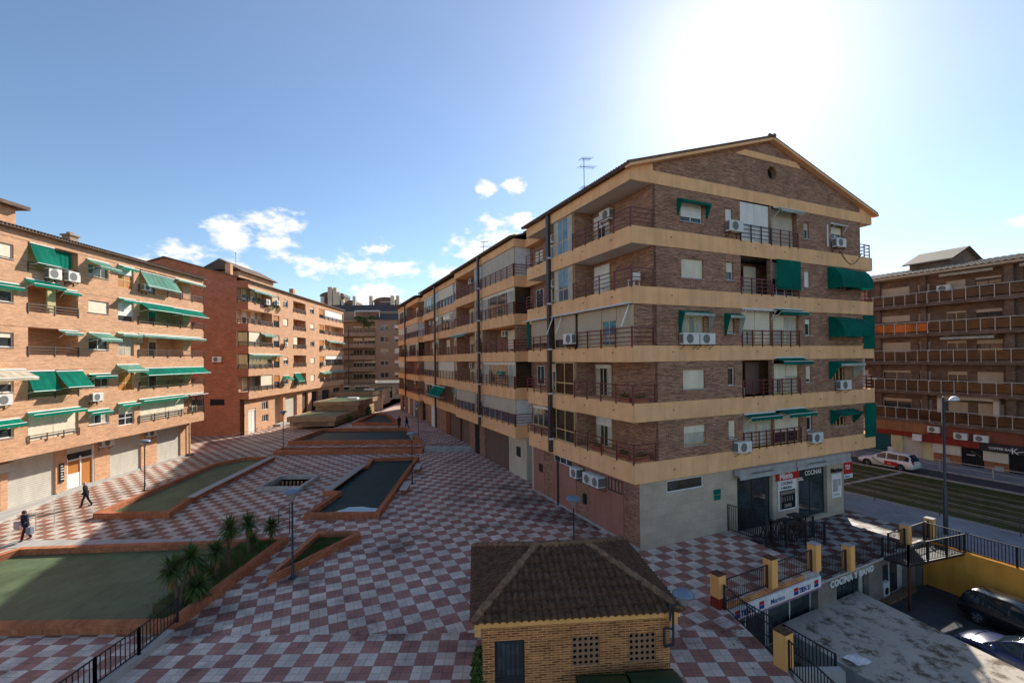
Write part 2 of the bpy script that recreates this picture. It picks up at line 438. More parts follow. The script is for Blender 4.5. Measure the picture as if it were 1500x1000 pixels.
    def ac(s, u, z, w=0., W=.85, H=.6, D=.32, fan=True):
        b = s.mb(); y1 = w - .08; y0 = y1 - D
        b.box(u, u + W, y0, y1, z, z + H)
        o = b.build('air_conditioner', 'acw', s.r)
        m = o.modifiers.new('b', 'BEVEL'); m.width = .02; m.segments = 2
        g = s.mb(); n = 20; cx, cz, r = u + W * .4, z + H * .5, H * .4
        g.face([(cx + r * math.cos(t * 2 * math.pi / n), y0 - .006, cz + r * math.sin(t * 2 * math.pi / n)) for t in range(n)])
        g.box(u - .008, u + .001, y0 + .04, y1 - .03, z + .08, z + H - .08)
        g.build('fan_grille', 'acg', o)
        g = s.mb()
        for a in (u + .12, u + W - .12):
            g.bar((a, w, z - .03), (a, y0, z - .03), .018); g.bar((a, w, z - .3), (a, w, z), .018); g.bar((a, w, z - .28), (a, y0 + .05, z - .04), .012)
        g.build('bracket', 'framed', o)
        return o
    def awn(s, u0, u1, z, out, drop, mat='green', w=0., val=.18, scal=True, arms=True, name='awning'):
        b = s.mb(); n = max(4, int((u1 - u0) / .18)); T = []
        for j in range(5):
            t = j / 4; sag = .04 * math.sin(math.pi * t)
            T.append([(u0 + (u1 - u0) * i / n, w - .02 - out * t, z - drop * t - sag * (1 + .8 * math.sin(i * 1.9 + u0)) - .012 * math.sin(i * .9 + u0 * 3)) for i in range(n + 1)])
        T.append([(u0 + (u1 - u0) * i / n, w - .02 - out - .01, z - drop - val - (.04 * (i % 2) if scal else 0)) for i in range(n + 1)])
        b.grid(T)
        o = b.build(name, mat, s.r)
        g = s.mb(); g.tube((u0, w - .04, z + .03), (u1, w - .04, z + .03), .05, n=6); g.tube((u0, w - .02 - out, z - drop), (u1, w - .02 - out, z - drop), .02, n=5)
        if arms:
            for a in (u0 + .06, u1 - .06): g.bar((a, w, z - max(drop, .35) * .9 - .25), (a, w - out, z - drop - .02), .014)
        g.build('awning_arm', 'framew', o)
        return o
    def canopy(s, u0, u1, z0, z1, out, mat='greend', w=0., fringe=False):
        b = s.mb(); n = 7; H = z1 - z0; sd = min(.35, (u1 - u0) * .25)
        rows = []
        for i in range(n + 1):
            a = math.pi / 2 * i / n
            rows.append([(u0 + sd * (1 - math.sin(a)) * 0, w - out * math.sin(a), z0 + H * math.cos(a)), (u1, w - out * math.sin(a), z0 + H * math.cos(a))])
        b.grid([[(u0 + (u1 - u0) * k / 8, w - out * math.sin(math.pi / 2 * i / n), z0 + H * math.cos(math.pi / 2 * i / n)) for k in range(9)] for i in range(n + 1)])
        b.grid([[(u0 + (u1 - u0) * k / 12, w - out, z0) for k in range(13)], [(u0 + (u1 - u0) * k / 12, w - out - .01, z0 - .12 - .04 * (k % 2)) for k in range(13)]], 1)
        for uu in (u0, u1):
            b.face([(uu, w, z0)] + [(uu, w - out * math.sin(math.pi / 2 * i / n), z0 + H * math.cos(math.pi / 2 * i / n)) for i in range(n, -1, -1)])
            b.face([(uu, w, z0), (uu, w - out, z0), (uu, w - out, z0 - .14), (uu, w, z0 - .14)], 1)
        return b.build('awning', [mat, 'fringe' if fringe else mat], s.r)
    def hood(s, u0, u1, z0, z1, out, w=0., top='greend', side='greend', drop=.45):
        # open frame hood: short sloping top, triangular side cheeks hanging down
        b = s.mb()
        b.grid([[(u0 + (u1 - u0) * k / 8, w - out * t, z1 - drop * .35 * t) for k in range(9)] for t in (0, .5, 1)])
        zz = z1 - drop * .35
        b.grid([[(u0 + (u1 - u0) * k / 12, w - out, zz) for k in range(13)], [(u0 + (u1 - u0) * k / 12, w - out - .01, zz - .14 - .04 * (k % 2)) for k in range(13)]], 1)
        for uu in (u0, u1): b.face([(uu, w, z1), (uu, w - out, zz), (uu, w - out * .9, zz - .2), (uu, w - .12, z0), (uu, w, z0)], 0 if uu == u0 else 1)
        o = b.build('awning', [top, side], s.r)
        return o

def tiled_slope(b, O, U, Vd, N, uL, uR, vmax, cw=.21, rl=.38, amp=.07, m=0, seg=6):
    """barrel tiles: O origin at eave, U along eave, Vd up the slope, N normal; uL(v), uR(v) bound each course"""
    O, U, Vd, N = map(Vector, (O, U, Vd, N)); k = 0; v = 0.
    while v < vmax - .02:
        v1 = min(v + rl, vmax); rows = []
        for t, lift in ((v - .03, .06), (v1, .008)):
            tt = max(t, 0 if v > 0 else -.03)
            a, c = uL(max(min(t, vmax), 0)), uR(max(min(t, vmax), 0)); row = []
            i0 = math.floor(min(uL(0), a) / cw); i1 = math.ceil(max(uR(0), c) / cw)
            for i in range(i0 * seg, i1 * seg + 1):
                u = i * cw / seg; uu = min(max(u, a), c)
                h = abs(math.sin(math.pi * uu / cw)) * amp
                row.append(tuple(O + U * uu + Vd * t + N * (h + lift)))
            rows.append(row)
        lo = [tuple(Vector(p) - N * .05) for p in rows[0]]
        b.grid([lo] + rows, m); v = v1
def pane_poly(O, ps, m=0): pass
# ================================================================ building A (gabled corner block, right of the plaza)
A_O = V(6.12, 22.9, 0); A_R = R(24.265)
A = empty('apartment_building', A_O, A_R, label='brown brick apartment block with ochre bands and a triangular gable wall', cat='building')
FF = Fac(A)                                     # gable front, x along, y inward
FL = Fac(A, lambda u, w, z: Vector((w, u, z)))  # plaza side, u = distance back
ZF = [4.5, 7.53, 10.5, 13.55, 16.62]; ZB = [3.46, 6.58, 9.66, 12.65, 15.73]; ZT = ZB[1:] + [18.95]
for k in range(5):
    MB().prism([(0, -.03), (20.95, -.03), (20.95, 12), (19.5, 12), (19.5, .28), (1.6, .28), (1.6, 12), (0, 12)], ZB[k], ZF[k]).build('balcony_band', 'ochre', A)
    MB().prism([(.03, 0), (20.92, 0), (20.92, 11.9), (.03, 11.9)], ZB[k] + .28, ZB[k] + .46).build('floor_slab', 'soffit', A)
MB().prism([(0, -.03), (20.95, -.03), (20.95, 12), (19.5, 12), (19.5, .28), (1.6, .28), (1.6, 12), (0, 12)], 18.95, 19.62).build('eave_beam', 'ochre', A)
for k in range(6): zq = (ZB + [18.95])[k]; b = MB(); b.box(.02, 1.4, .02, 11.9, zq - .012, zq - .002); b.box(19.65, 20.93, .02, 11.9, zq - .012, zq - .002); b.build('balcony_soffit', 'soffit', A)
MB().box(.02, 20.93, 0, 12, 18.99, 19.1).build('eave_soffit', 'soffit', A)
# front brick walls per storey
WA, WB_, LG1, LG2, WD, WE = (3.35, 4.95), (6.72, 7.29), (7.9, 10.45), (10.6, 12.95), (13.6, 14.15), (16.4, 17.6)
for k in range(5):
    z = ZF[k]; ops = [(*WA, z + .62, z + 1.66), (*WB_, z + .7, z + 1.72), (*LG1, z, ZT[k], .25), (*LG2, z, ZT[k], .25), (*WD, z + .66, z + 1.68), (*WE, z + .7, z + 1.75)]
    FF.wall(1.43, 19.62, z, ZT[k], ops, mat='brickA', name='front_wall')
    # soldier course lintels
    b = MB()
    for o in (WA, WB_, WD, WE): b.box(o[0] - .12, o[1] + .12, -.012, .1, z + 1.66 + (.06 if o in (WB_, WE) else .02) + .03, z + 1.95)
    b.build('lintel', 'brickA', A)
    # loggia interior
    b = MB(); b.face([(7.9, 1.5, z), (12.95, 1.5, z), (12.95, 1.5, ZT[k]), (7.9, 1.5, ZT[k])])
    b.face([(7.9, .25, z), (7.9, 1.5, z), (7.9, 1.5, ZT[k]), (7.9, .25, ZT[k])]); b.face([(12.95, .25, z), (12.95, 1.5, z), (12.95, 1.5, ZT[k]), (12.95, .25, ZT[k])])
    b.build('loggia_wall', 'brickA', A)
    MB().box(10.46, 10.59, .02, .2, z, ZT[k]).build('loggia_post', 'framey' if k != 4 else 'framew', A)
def wA(k, o, dz0, dz1, **a): return FF.win(o[0], o[1], ZF[k] + dz0, ZF[k] + dz1, **a)
wA(4, WA, .62, 1.66, shut=.75, sm='shutw', fm='framew'); FF.hood(3.1, 5.2, 17.5, 18.42, .4, top='greend', side='greend')
wA(4, WB_, .7, 1.72, shut=1, n=1, sm='shutw'); FF.ac(6.6, 16.95, 0, 1.1, .62)
wA(4, WD, .66, 1.68, shut=.45, n=1, sm='shuttan'); wA(4, WE, .7, 1.75, shut=.45); FF.ac(16.35, 16.95, 0, 1.0, .58)
FF.awn(16.3, 17.75, 18.5, .28, .08, 'fringe', val=.02)
MB().tube((15.93, -.06, 16.95), (15.93, -.06, 18.4), .05).build('waste_pipe', 'framew', A)
FF.win(7.93, 9.15, 16.66, 18.9, .12, 1, n=1, sm='shutw', sill=False); FF.win(9.17, 10.42, 16.66, 18.9, .12, .97, n=1, sm='shutw', sill=False)
FF.win(10.75, 12.9, 16.66, 18.9, .3, 1, n=2, sm='screen', fm='framew', sill=False); FF.awn(10.75, 13.0, 18.85, .5, .12, 'fringe')
FF.rail([(7.9, -.04), (10.5, -.04)], 16.62, .95, 'black', posts=.85); FF.rail([(10.55, -.04), (13.0, -.04)], 16.62, .95, posts=.85)
# S4
wA(3, WA, .62, 1.66, shut=1); wA(3, WB_, .7, 1.72, shut=.55, n=1); wA(3, WD, .66, 1.68, shut=1, n=1, sm='shutw')
wA(3, WE, .7, 1.75, shut=.4)
FF.canopy(15.95, 17.95, 14.35, 15.65, .95); FF.canopy(17.99, 19.6, 14.42, 15.6, .8)
FF.win(8.0, 8.9, 13.6, 15.3, 1.44, 0, n=1, fm='framey', sill=False); FF.win(9.3, 10.4, 13.6, 15.4, 1.0, 1, n=1, sm='screen', fm='rail', sill=False)
b = MB(); b.grid([[(10.85 + 2.25 * i / 10, -.12 - .01 * (i % 2), z) for i in range(11)] for z in (15.75, 15, 14.2, 13.95)]); b.tube((10.85, -.12, 14.05), (13.1, -.12, 14.05), .025); o = b.build('drop_blind', 'greend', A)
FF.win(10.65, 12.92, 13.6, 15.65, .35, .5, n=3, fm='framew', sill=False)
FF.rail([(7.9, -.04), (10.45, -.04)], 13.55, .9, posts=.85); FF.rail([(10.6, -.04), (13.0, -.04)], 13.55, .6, posts=1.2, bars=3)
# S3
wA(2, WA, .62, 1.66, shut=.12, n=3, fm='framey', curt=.7); FF.hood(3.1, 5.3, 11.05, 12.4, .45, top='greend', side='fringe')
FF.ac(3.05, 10.55, 0, 1.12, .62); FF.ac(4.24, 10.55, 0, 1.12, .62)
wA(2, WB_, .7, 1.72, shut=.9, n=1, sm='shuttan'); FF.hood(6.5, 7.7, 11.05, 12.35, .45, top='greend', side='fringe')
wA(2, WD, .66, 1.68, shut=.3, n=1, sm='shutw'); wA(2, WE, .7, 1.75, shut=.4)
FF.canopy(15.98, 17.9, 11.2, 12.4, .95); FF.canopy(17.94, 19.5, 11.25, 12.35, .8)
FF.win(7.93, 9.1, 10.54, 12.6, .15, .62, n=1, sm='shut', fm='framey', sill=False, curt=.8); FF.win(9.12, 10.42, 10.54, 12.6, .15, .97, n=1, sm='shut', fm='framey', sill=False)
FF.win(10.65, 11.7, 10.54, 12.4, .15, .5, n=1, sm='shut', fm='framey', sill=False, curt=.9); FF.win(11.72, 12.92, 10.54, 12.4, .15, .08, n=3, fm='framey', sill=False, curt=.9)
FF.rail([(7.9, -.04), (12.98, -.04)], 10.5, .9, posts=.85)
FF.awn(7.85, 10.5, 12.62, .3, .05, 'fringe', val=.03); FF.awn(10.6, 13.1, 12.72, .55, .18, 'greend')
# S2
wA(1, WA, .62, 1.66, shut=1); wA(1, WB_, .7, 1.72, shut=0, n=1, gm='glassbr'); wA(1, WD, .66, 1.68, shut=.8, n=1); wA(1, WE, .65, 1.6, shut=0, n=3, fm='framey', gm='glassbr')
FF.hood(15.95, 18.6, 8.35, 9.5, .75, side='fringe'); FF.ac(16.5, 7.62, 0, 1.15, .62)
FF.win(8.0, 8.7, 7.56, 9.2, 1.44, 0, n=1, fm='frameb', gm='glassbr', sill=False); FF.win(9.2, 10.42, 7.56, 9.5, .9, 1, n=1, sm='garage2', fm='frameb', sill=False)
FF.win(10.65, 11.78, 7.56, 9.4, .15, .5, n=2, sm='shut', fm='framey', sill=False, curt=.6); FF.win(11.8, 12.92, 7.56, 9.4, .15, .42, n=2, fm='framey', sill=False, curt=.9)
FF.rail([(7.9, -.04), (12.98, -.04)], 7.53, .95, posts=.85); FF.awn(10.65, 13.4, 9.75, .6, .2, 'greend', arms=False)
# S1
wA(0, WA, .62, 1.66, shut=.38, n=2, fm='framey', curt=1.); wA(0, WB_, .7, 1.72, shut=.9, n=1); wA(0, WD, .66, 1.68, n=1, shut=.2); wA(0, WE, .7, 1.35, n=3, fm='framey', gm='glassbr')
FF.hood(15.98, 18.4, 5.35, 6.3, .65); FF.ac(7.0, 4.42, 0, 1.1, .62); FF.ac(13.55, 4.42, 0, 1.05, .62)
FF.win(7.93, 9.15, 4.55, 6.5, .15, .32, n=2, sm='shuttan', fm='framey', sill=False, curt=1.); FF.win(9.17, 10.42, 4.55, 6.5, .15, .32, n=2, sm='shuttan', fm='framey', sill=False, curt=1.)
FF.win(10.65, 12.92, 4.55, 6.4, .15, .62, n=2, fm='framey', sill=False)
FF.rail([(7.9, -.04), (12.98, -.04)], 4.5, .95, posts=.6); FF.awn(7.95, 10.6, 6.5, .5, .12, 'greend'); FF.awn(10.7, 13.3, 6.6, .85, .16, 'greend')
for k in range(5):
    b = MB()
    for u in (2.6, 9.1, 11.7, 14.9, 18.6): b.tube((u, -.1, ZB[k] + .5), (u, -.02, ZB[k] + .52), .022, n=6)
    b.build('drain_spout', 'framed', A); b = FL.mb()
    for u in (1.6, 4.4, 6.9, 10.2): b.tube((u, -.08, ZB[k] + .5), (u, .02, ZB[k] + .52), .022, n=6)
    b.build('drain_spout', 'framed', A)
b = MB()
for i in range(10): t0, t1 = i / 10, (i + 1) / 10; q = lambda t: (17.3 + 2.3 * t, -.06, 16.75 - .75 * math.sin(math.pi * t)); b.bar(q(t0), q(t1), .016)
b.build('cable', 'framed', A)
# right-hand side balconies seen end-on
for k in range(5):
    FF.rail([(19.66, .1), (20.85, .1), (20.85, 6)], ZF[k], .92, posts=.6)
for k, m in ((2, 'greend'), (0, 'greend')):
    MB().box(19.68, 20.98, -.09, -.06, ZB[k + 1] - 2.35, ZB[k + 1] - .05).build('drop_blind', m, A)
FF.win(19.7, 20.8, 7.56, 9.6, .5, 0, n=3, sill=False, fm='framew', curt=.5)
MB().box(19.5, 19.7, .3, 12, 4.5, 18.95).build('side_wall', 'brickA', A)
# wall and floor behind the openings
b = MB()
for k in range(5):
    for x in (3.3, 6.6, 13.5, 16.3): pass
# gable
def gz(x): return 19.62 + (22.80 - 19.62) * (1 - abs(x - 10.5) / 10.9)
b = MB()
L = [(1.43, 19.6), (1.43, gz(1.43)), (10.5, 22.8), (19.62, gz(19.62)), (19.62, 19.6)]
ox, oz, orad, N = 10.7, 20.95, .40, 20
ring = [(ox + orad * math.cos(i * 2 * math.pi / N), oz + orad * math.sin(i * 2 * math.pi / N)) for i in range(N)]
tri = tessellate_polygon([[V(x, z, 0) for x, z in L], [V(x, z, 0) for x, z in ring]]); P = L + ring
for t in tri: b.face([(P[i][0], .0, P[i][1]) for i in t])
b.grid([[(x, y, z) for x, z in ring] for y in (0, .3)], 0, True)
b.build('gable_wall', 'brickA', A)
b = MB(); r2 = .52
b.grid([[(ox + r * math.cos(i * 2 * math.pi / N), y, oz + r * math.sin(i * 2 * math.pi / N)) for i in range(N)] for r, y in ((orad, .02), (orad, -.02), (r2, -.02), (r2, .02))], 0, True); b.build('oculus_surround', 'brickA', A)
MB().box(10.2, 11.2, .31, .34, 20.4, 21.5).build('oculus_void', 'dark', A)
b = MB(); b.mp = ID
for y in (-.04, .02): b.face([(7.55, y, 21.62), (8.4, y, 21.98), (13.0, y, 21.98), (13.38, y, 21.62)])
b.grid([[(x, y, z) for x, z in ((7.55, 21.62), (8.4, 21.98), (13.0, 21.98), (13.38, 21.62))] for y in (-.04, .02)], 0, True); b.build('gable_lintel', 'ochre', A)
# gable beam end blocks
for x0, x1 in ((0, 1.45), (19.6, 20.95)):
    b = MB(); zi = 19.98
    P4 = [(x0, 19.61), (x1, 19.61), (x1, zi if x0 < 1 else 19.63), (x0, 19.63 if x0 < 1 else zi)]
    b.grid([[(x, y, z) for x, z in P4] for y in (-.035, .26)], 0, True); b.face([(x, -.035, z) for x, z in P4]); b.build('beam_end', 'ochre', A)
# roof: two slopes with verge, eave tiles, ridge
ex, ez, rz_ = -.28, 19.58, 22.92
for sx in (0, 1):
    xe = ex if sx == 0 else 21.25
    for seg, (y0, y1, dx) in enumerate(((-.28, 12.2, 0.), (12.2, 14.6, 1.3), (14.6, 31.2, .12), (31.2, 49.2, .4), (49.2, 51.8, 1.3), (51.8, 70.2, .35))):
        x0 = xe + (dx if sx == 0 else 0); z0 = ez + (rz_ - ez) * abs(x0 - xe) / abs(10.5 - xe)
        b = MB(); b.grid([[(x0, y, z0), (10.5, y, rz_), (10.5, y, rz_ + .12), (x0, y, z0 + .12)] for y in (y0, y1)], 0, True)
        for y in (y0, y1): b.face([(x0, y, z0), (10.5, y, rz_), (10.5, y, rz_ + .12), (x0, y, z0 + .12)])
        b.build('roof_slope', 'ochre' if False else 'roof', A)
        b = MB(); y = y0 + .1                       # tile ends
        while y < y1:
            b.tube((x0 - .06 * (1 - 2 * sx), y, z0 + .1), (x0 + .5 * (1 - 2 * sx), y, z0 + .1 + .16), .085, n=6); y += .22
        b.build('eave_tiles', 'roof', A)
for xe in (-.28, 21.25):                           # verge mouldings on the gable
    b = MB(); b.grid([[(xe, y, ez - .1), (10.5, y, rz_ - .1), (10.5, y, rz_ + .04), (xe, y, ez + .04)] for y in (-.34, .05)], 0, True)
    b.face([(xe, -.34, ez - .1), (10.5, -.34, rz_ - .1), (10.5, -.34, rz_ + .04), (xe, -.34, ez + .04)]); b.build('verge', 'ochre', A)
    b = MB(); d = V(10.5 - xe, 0, rz_ - ez).normalized(); Ls = (V(10.5, 0, rz_) - V(xe, 0, ez)).length; t = 0
    while t < Ls: p = V(xe, -.2, ez + .12) + d * t; b.tube(p, p + d * .36 + V(0, 0, .02), .11, .09, n=8); t += .36
    b.build('verge_tiles', 'ridge', A)
b = MB(); b.tube((10.5, -.4, rz_ + .12), (10.5, 70, rz_ + .12), .13, n=8); b.build('ridge_tiles', 'ridge', A)
MB().box(1.5, 19.5, 12.0, 70, 19.2, 19.5).build('attic_floor', 'inner', A)
# --- ground floor
FF.wall(.4, 6.35, -.1, 3.5, [(2.2, 4.8, 2.72, 3.36)], w=.1, mat='stone', name='ground_floor_wall'); FF.win(2.2, 4.8, 2.72, 3.36, .16, 0, n=1, fm='framew', gm='glass', fr=.06, sill=False)
FF.wall(6.35, 17.5, -.75, 3.5, [(7.44, 10.45, -.3, 2.85, .3), (12.84, 15.7, -.35, 3.0, .3)], w=.1, mat='stone', name='ground_floor_wall')
MB().box(17.38, 17.5, .1, 12, -.8, 3.5).build('ground_floor_wall', 'stone', A)
FF.win(7.44, 10.45, -.3, 2.85, .35, 0, n=2, fm='framed', gm='glass', sill=False, name='shop_window'); FF.win(12.84, 15.7, -.35, 3.0, .35, 0, n=2, fm='framed', gm='glass', sill=False, name='shop_window')
for a, c in ((7.1, 12.0), (12.1, 17.5)):
    b = MB(); b.box(a, c, -.34, -.02, 3.1, 3.44); b.grid([[(a + (c - a) * i / 12, -.36, 3.12), ] for i in range(0)] or [[(a, -.36, 3.1), (c, -.36, 3.1)], [(a, -.4, 2.9), (c, -.4, 2.9)]]); b.build('folded_awning', 'concrete', A)
    for q in range(2): text('lettering', 'COCINAS Y ELECTRODOMESTICOS', .13, 'black', A, upright(a + .9 + q * 2.2, -.37 - .02, 3.15), .003, sx=.9) if q == 0 else None
MB().box(17.5, 20.9, 3.0, 12, 3.3, 3.44).build('soffit', 'soffit', A)
MB().box(5.58, 6.08, .05, .09, 2.18, 2.45).build('plate', 'green', A); MB().box(5.6, 6.06, .05, .09, 1.88, 2.14).build('plate', 'green', A)
text('glass_lettering', 'aba.', .42, 'shutw', A, upright(12.95, .28, 2.0), .004, .008)
text('glass_lettering', 'COCINAS', .42, 'shutw', A, upright(13.75, .28, 2.25, ), .004, .01, sx=.9)
# plaza-side ground floor, u = y
FL.wall(.1, 12, -.1, 3.5, [(6.55, 8.9, 2.85, 3.3, .2)], w=.4, mat='brickA', name='ground_floor_wall')
for a, c in ((1.4, 4.5), (6.1, 9.15), (10.36, 12.0)): FL.slab(a, c, .37, .42, .03, 3.4 if a != 6.1 else 2.82, 'pink', 'closed_shopfront')
FL.win(6.55, 8.9, 2.86, 3.3, .45, 0, n=3, gm='glass', sill=False); FL.win(1.45, 2.7, 2.5, 3.2, .38, 0, n=4, fm='framed', sill=False)
for u in (2.85, 3.65, 5.1): FL.ac(u, 2.55, .37, .75, .62, .55)
FL.slab(10.55, 11.0, .3, .37, 1.7, 2.25, 'black', 'mailbox'); FL.slab(4.95, 5.2, .25, .4, 1.0, 1.6, 'black', 'mailbox')
FL.slab(.15, 12, .34, .42, -.02, .14, 'concrete', 'plinth')
# --- plaza side upper floors
MB().box(1.43, 1.6, .0, 12, 4.5, 18.95).build('side_wall', 'brickA', A)
def unit_glazed(t0, t1, k, gm='glassb', x=.12, fm='framey', n=2, sm='shut', shut=0, curt=.4, mid=.36):
    FL.win(t0, t1, ZF[k] + .02, ZT[k] - .03, x, shut, n=n, fm=fm, gm=gm, sill=False, mid=mid, curt=curt, sm=sm, name='enclosed_balcony')
def unit_open(t0, t1, k, xw=1.43, x0=-.05, door=.5, shut=.5, wall=False, fm='framey', rail=True, gm='glass', ac=None, fins=(1, 1), dw=1.5, sm='shut'):
    z, zt = ZF[k], ZT[k]
    if wall: FL.slab(t0, t1, xw, xw + .12, z, zt, 'brickA', 'side_wall')
    for q, t in zip(fins, (t0, t1 - .15)):
        if q: FL.slab(t, t + .15, x0 + .2, xw, z, zt, 'brickA', 'fin_wall')
    if door is not None:
        c = t0 + (t1 - t0) * door; FL.win(c - dw / 2, c + dw / 2, z + .05, z + 1.95, xw - .06, shut, n=2, fm=fm, gm=gm, sill=False, sm=sm, curt=.5, name='balcony_door')
    if rail: FL.rail([(t0, x0), (t1, x0)], z, .92, posts=1.25)
    if ac: FL.ac(t0 + (t1 - t0) * ac, zt - .75, xw, .85, .6)
# A1
for k in range(5):
    if k != 2:
        FL.slab(5.5, 5.72, .12, 1.43, ZF[k], ZT[k], 'brickA', 'fin_wall')
        FL.rail([(0., -.04), (5.5, -.04)], ZF[k], .95, posts=1.35); FF.rail([(.0, -.0), (1.4, -.0)], ZF[k], .95, posts=1.35)
        unit_open(0, 5.5, k, door=.8 if k < 4 else .8, shut={0: .35, 1: .12, 3: .97, 4: .4}[k], rail=False, fins=(0, 0), dw=1.55, sm='shutw')
FL.ac(3.2, 18.0, 1.43, 1.0, .65)
for k, g in ((4, 'glassb'), (3, 'glassb'), (1, 'glassbr'), (0, 'glassbr')): unit_glazed(5.75, 8.05, k, g, curt=.45 if g == 'glassb' else 0)
# S3 closed with blinds
FL.win(.05, 1.35, 10.54, 12.6, .12, 1, n=1, sm='shuttan', fm='framey', sill=False); FL.win(1.38, 2.7, 10.54, 12.6, .12, .35, n=2, sm='shuttan', fm='framey', gm='glassb', sill=False)
FL.win(2.73, 5.2, 10.54, 12.6, .12, 1, n=2, sm='shuttan', fm='framey', sill=False); FL.win(5.5, 8.05, 10.54, 12.6, .12, .72, n=2, sm='shuttan', fm='framey', sill=False)
FL.rail([(.0, -.05), (5.3, -.05)], 10.5, .95, posts=1.3); FF.rail([(.0, -.0), (1.4, -.0)], 10.5, .95, posts=1.35); FL.ac(5.1, 10.75, -.05, 1.0, .65)
MB().box(.12, .3, .05, .06, 10.5, 12.65).build('end_wall', 'brickA', A); MB().box(.14, 1.43, .1, .22, 10.5, 12.65).build('end_wall', 'brickA', A)
FL.awn(.1, 7.9, 12.66, .28, .02, 'cream', val=.05, scal=False, arms=False); FL.awn(8.7, 12.2, 12.66, .28, .02, 'cream', val=.05, scal=False, arms=False)
b = FL.mb()
for t in (.25, 7.0, 8.2): b.bar((t, .0, 12.6), (t + .2, -.35, 11.5), .03)
b.build('awning_arm', 'framew', A)
# A1 beyond the pipe
for k, kind in ((4, 'o'), (3, 'o'), (2, 'b'), (1, 'o'), (0, 'w')):
    if kind == 'o': unit_open(8.85, 12, k, door=.45, shut=.3, ac=.2 if k > 2 else None, fins=(0, 0))
    elif kind == 'b': FL.win(8.9, 11.5, 10.54, 12.6, .12, .8, n=2, sm='shuttan', fm='framey', sill=False); FL.slab(11.55, 11.95, -.1, -.05, 10.7, 12.6, 'greend', 'drop_blind'); FL.rail([(8.85, -.05), (12, -.05)], 10.5, .95)
    else: FL.win(9.0, 11.4, 5.1, 6.5, .1, .12, n=3, fm='framey', sill=False); FL.slab(8.9, 12, .1, 1.43, 4.5, 5.1, 'brickA', 'side_wall'); FL.rail([(8.85, -.05), (12, -.05)], 4.5, .5, bars=2)
# end wall at t=12 and notch
for (t0, t1) in ((11.98, 14.8), (48.98, 52.1)):
    MB().box(1.75, 1.9, t0, t1, -.1, 19.2).build('notch_wall', 'brickA', A)
    for k in range(5): MB().box(1.3, 1.74, t0 + .05, t1 - .02, ZB[k], ZF[k]).build('balcony_band', 'ochre', A)
    MB().box(1.2, 1.9, t0 + .05, t1 - .02, 18.95, 19.6).build('eave_beam', 'ochre', A)
    for k in range(5): FL.win(t0 + .6, t0 + 1.8, ZF[k] + .3, ZF[k] + 1.8, 1.72, [.3, 0, .9, 0, .6][k], n=2, sill=False)
# further sections: (t0, t1, x)
secs = [(14.7, 22.3, .15), (22.3, 31.1, .22), (31.1, 40.6, .75), (40.6, 49.0, .8), (52.0, 61.0, .6), (61.0, 70.0, .8)]
for i, (t0, t1, x) in enumerate(secs):
    g = .0 if i in (0, 4) else .004
    for k in range(5): MB().box(x, 1.7, t0 + g, t1, ZB[k], ZF[k]).build('balcony_band', 'ochre', A)
    MB().box(x, 1.7, t0 + g, t1, 18.95, 19.6).build('eave_beam', 'ochre', A); MB().box(1.7, 1.85, t0 + g, t1, -.1, 19.2).build('side_wall', 'brickA', A)
layout = {
 0: [('b', .28), ('g', 0), ('o', .3), ('g', 0), ('b', .5)],
}
kinds = ['bgogb', 'oooob', 'bgobo', 'goobg', 'obgoo', 'gbobo']   # per section, top storey first
rnd = random.Random(3)
for i, (t0, t1, x) in enumerate(secs):
    for r_, c in enumerate(kinds[i]):
        k = 4 - r_; z, zt = ZF[k], ZT[k]; L = t1 - t0; sp = t0 + L * (.30 if i in (1,) else 0.)
        if i in (1, 2, 3, 5):
            gl = (t0 + .15, t0 + 2.4); FL.win(*gl, z + .02, zt - .03, x + .12, 0, n=2, fm='framey', gm='glassb' if k > 2 else 'glass', sill=False, mid=.36, curt=.3); a = t0 + 2.5
        else: a = t0 + .1
        if c == 'b': FL.win(a, t1 - .12, z + .02, zt - .03, x + .12, .97 if rnd.random() < .5 else .6, n=5, sm='screen' if rnd.random() < .6 else 'shut', fm='framey', sill=False, gm='glassb', name='enclosed_balcony')
        elif c == 'g': FL.win(a, t1 - .12, z + .02, zt - .03, x + .12, .12, n=4, fm='framey', gm='glass', sill=False, curt=.4, name='enclosed_balcony')
        else: unit_open(a, t1 - .05, k, 1.69, x - .05, door=rnd.choice([.3, .5, .7]), shut=rnd.choice([.2, .5, .9]), ac=rnd.choice([.25, .6, None]), rail=False, fins=(1, 1))
        FL.rail([(t0 + .02, x - .05), (t1 - .05, x - .05)], z, .92, posts=1.3)
        if i in (0, 4): FF.rail([(x, t0 - .04), (1.7, t0 - .04)], z, .92)
        if i in (0, 4): MB().box(x + .15, 1.74, t0 + .12, t0 + .24, z, zt).build('end_wall', 'framew' if c in 'b' else ('glassbr' if c == 'g' else 'brickA'), A)
FL.awn(34.5, 39.8, 6.5, .9, 1.05, 'green'); FL.awn(26, 30.6, 12.6, .5, .15, 'greenf')
# brown downpipes
for t in (8.45, 22.35, 40.6, 61.0):
    b = FL.mb(); x = -.16 if t < 30 else .32; b.box(t - .15, t + .15, x - .06, x + .14, 3.6 if t > 8 else 0, 19.75 if t < 30 else 19.9); b.build('downpipe_casing', 'pipe', A)
    if t < 40:
        b = FL.mb()
        for k in range(5): b.box(t + .2 - .5, t + .2 - .4 + .0, x - .2, x + .1, ZF[k] - .05, ZF[k] + .05)
        b.build('pipe_clamp', 'framew', A)
b = FL.mb(); b.tube((8.3, .3, 0), (8.3, .3, 3.5), .06); b.build('rainwater_pipe', 'pipe', A)
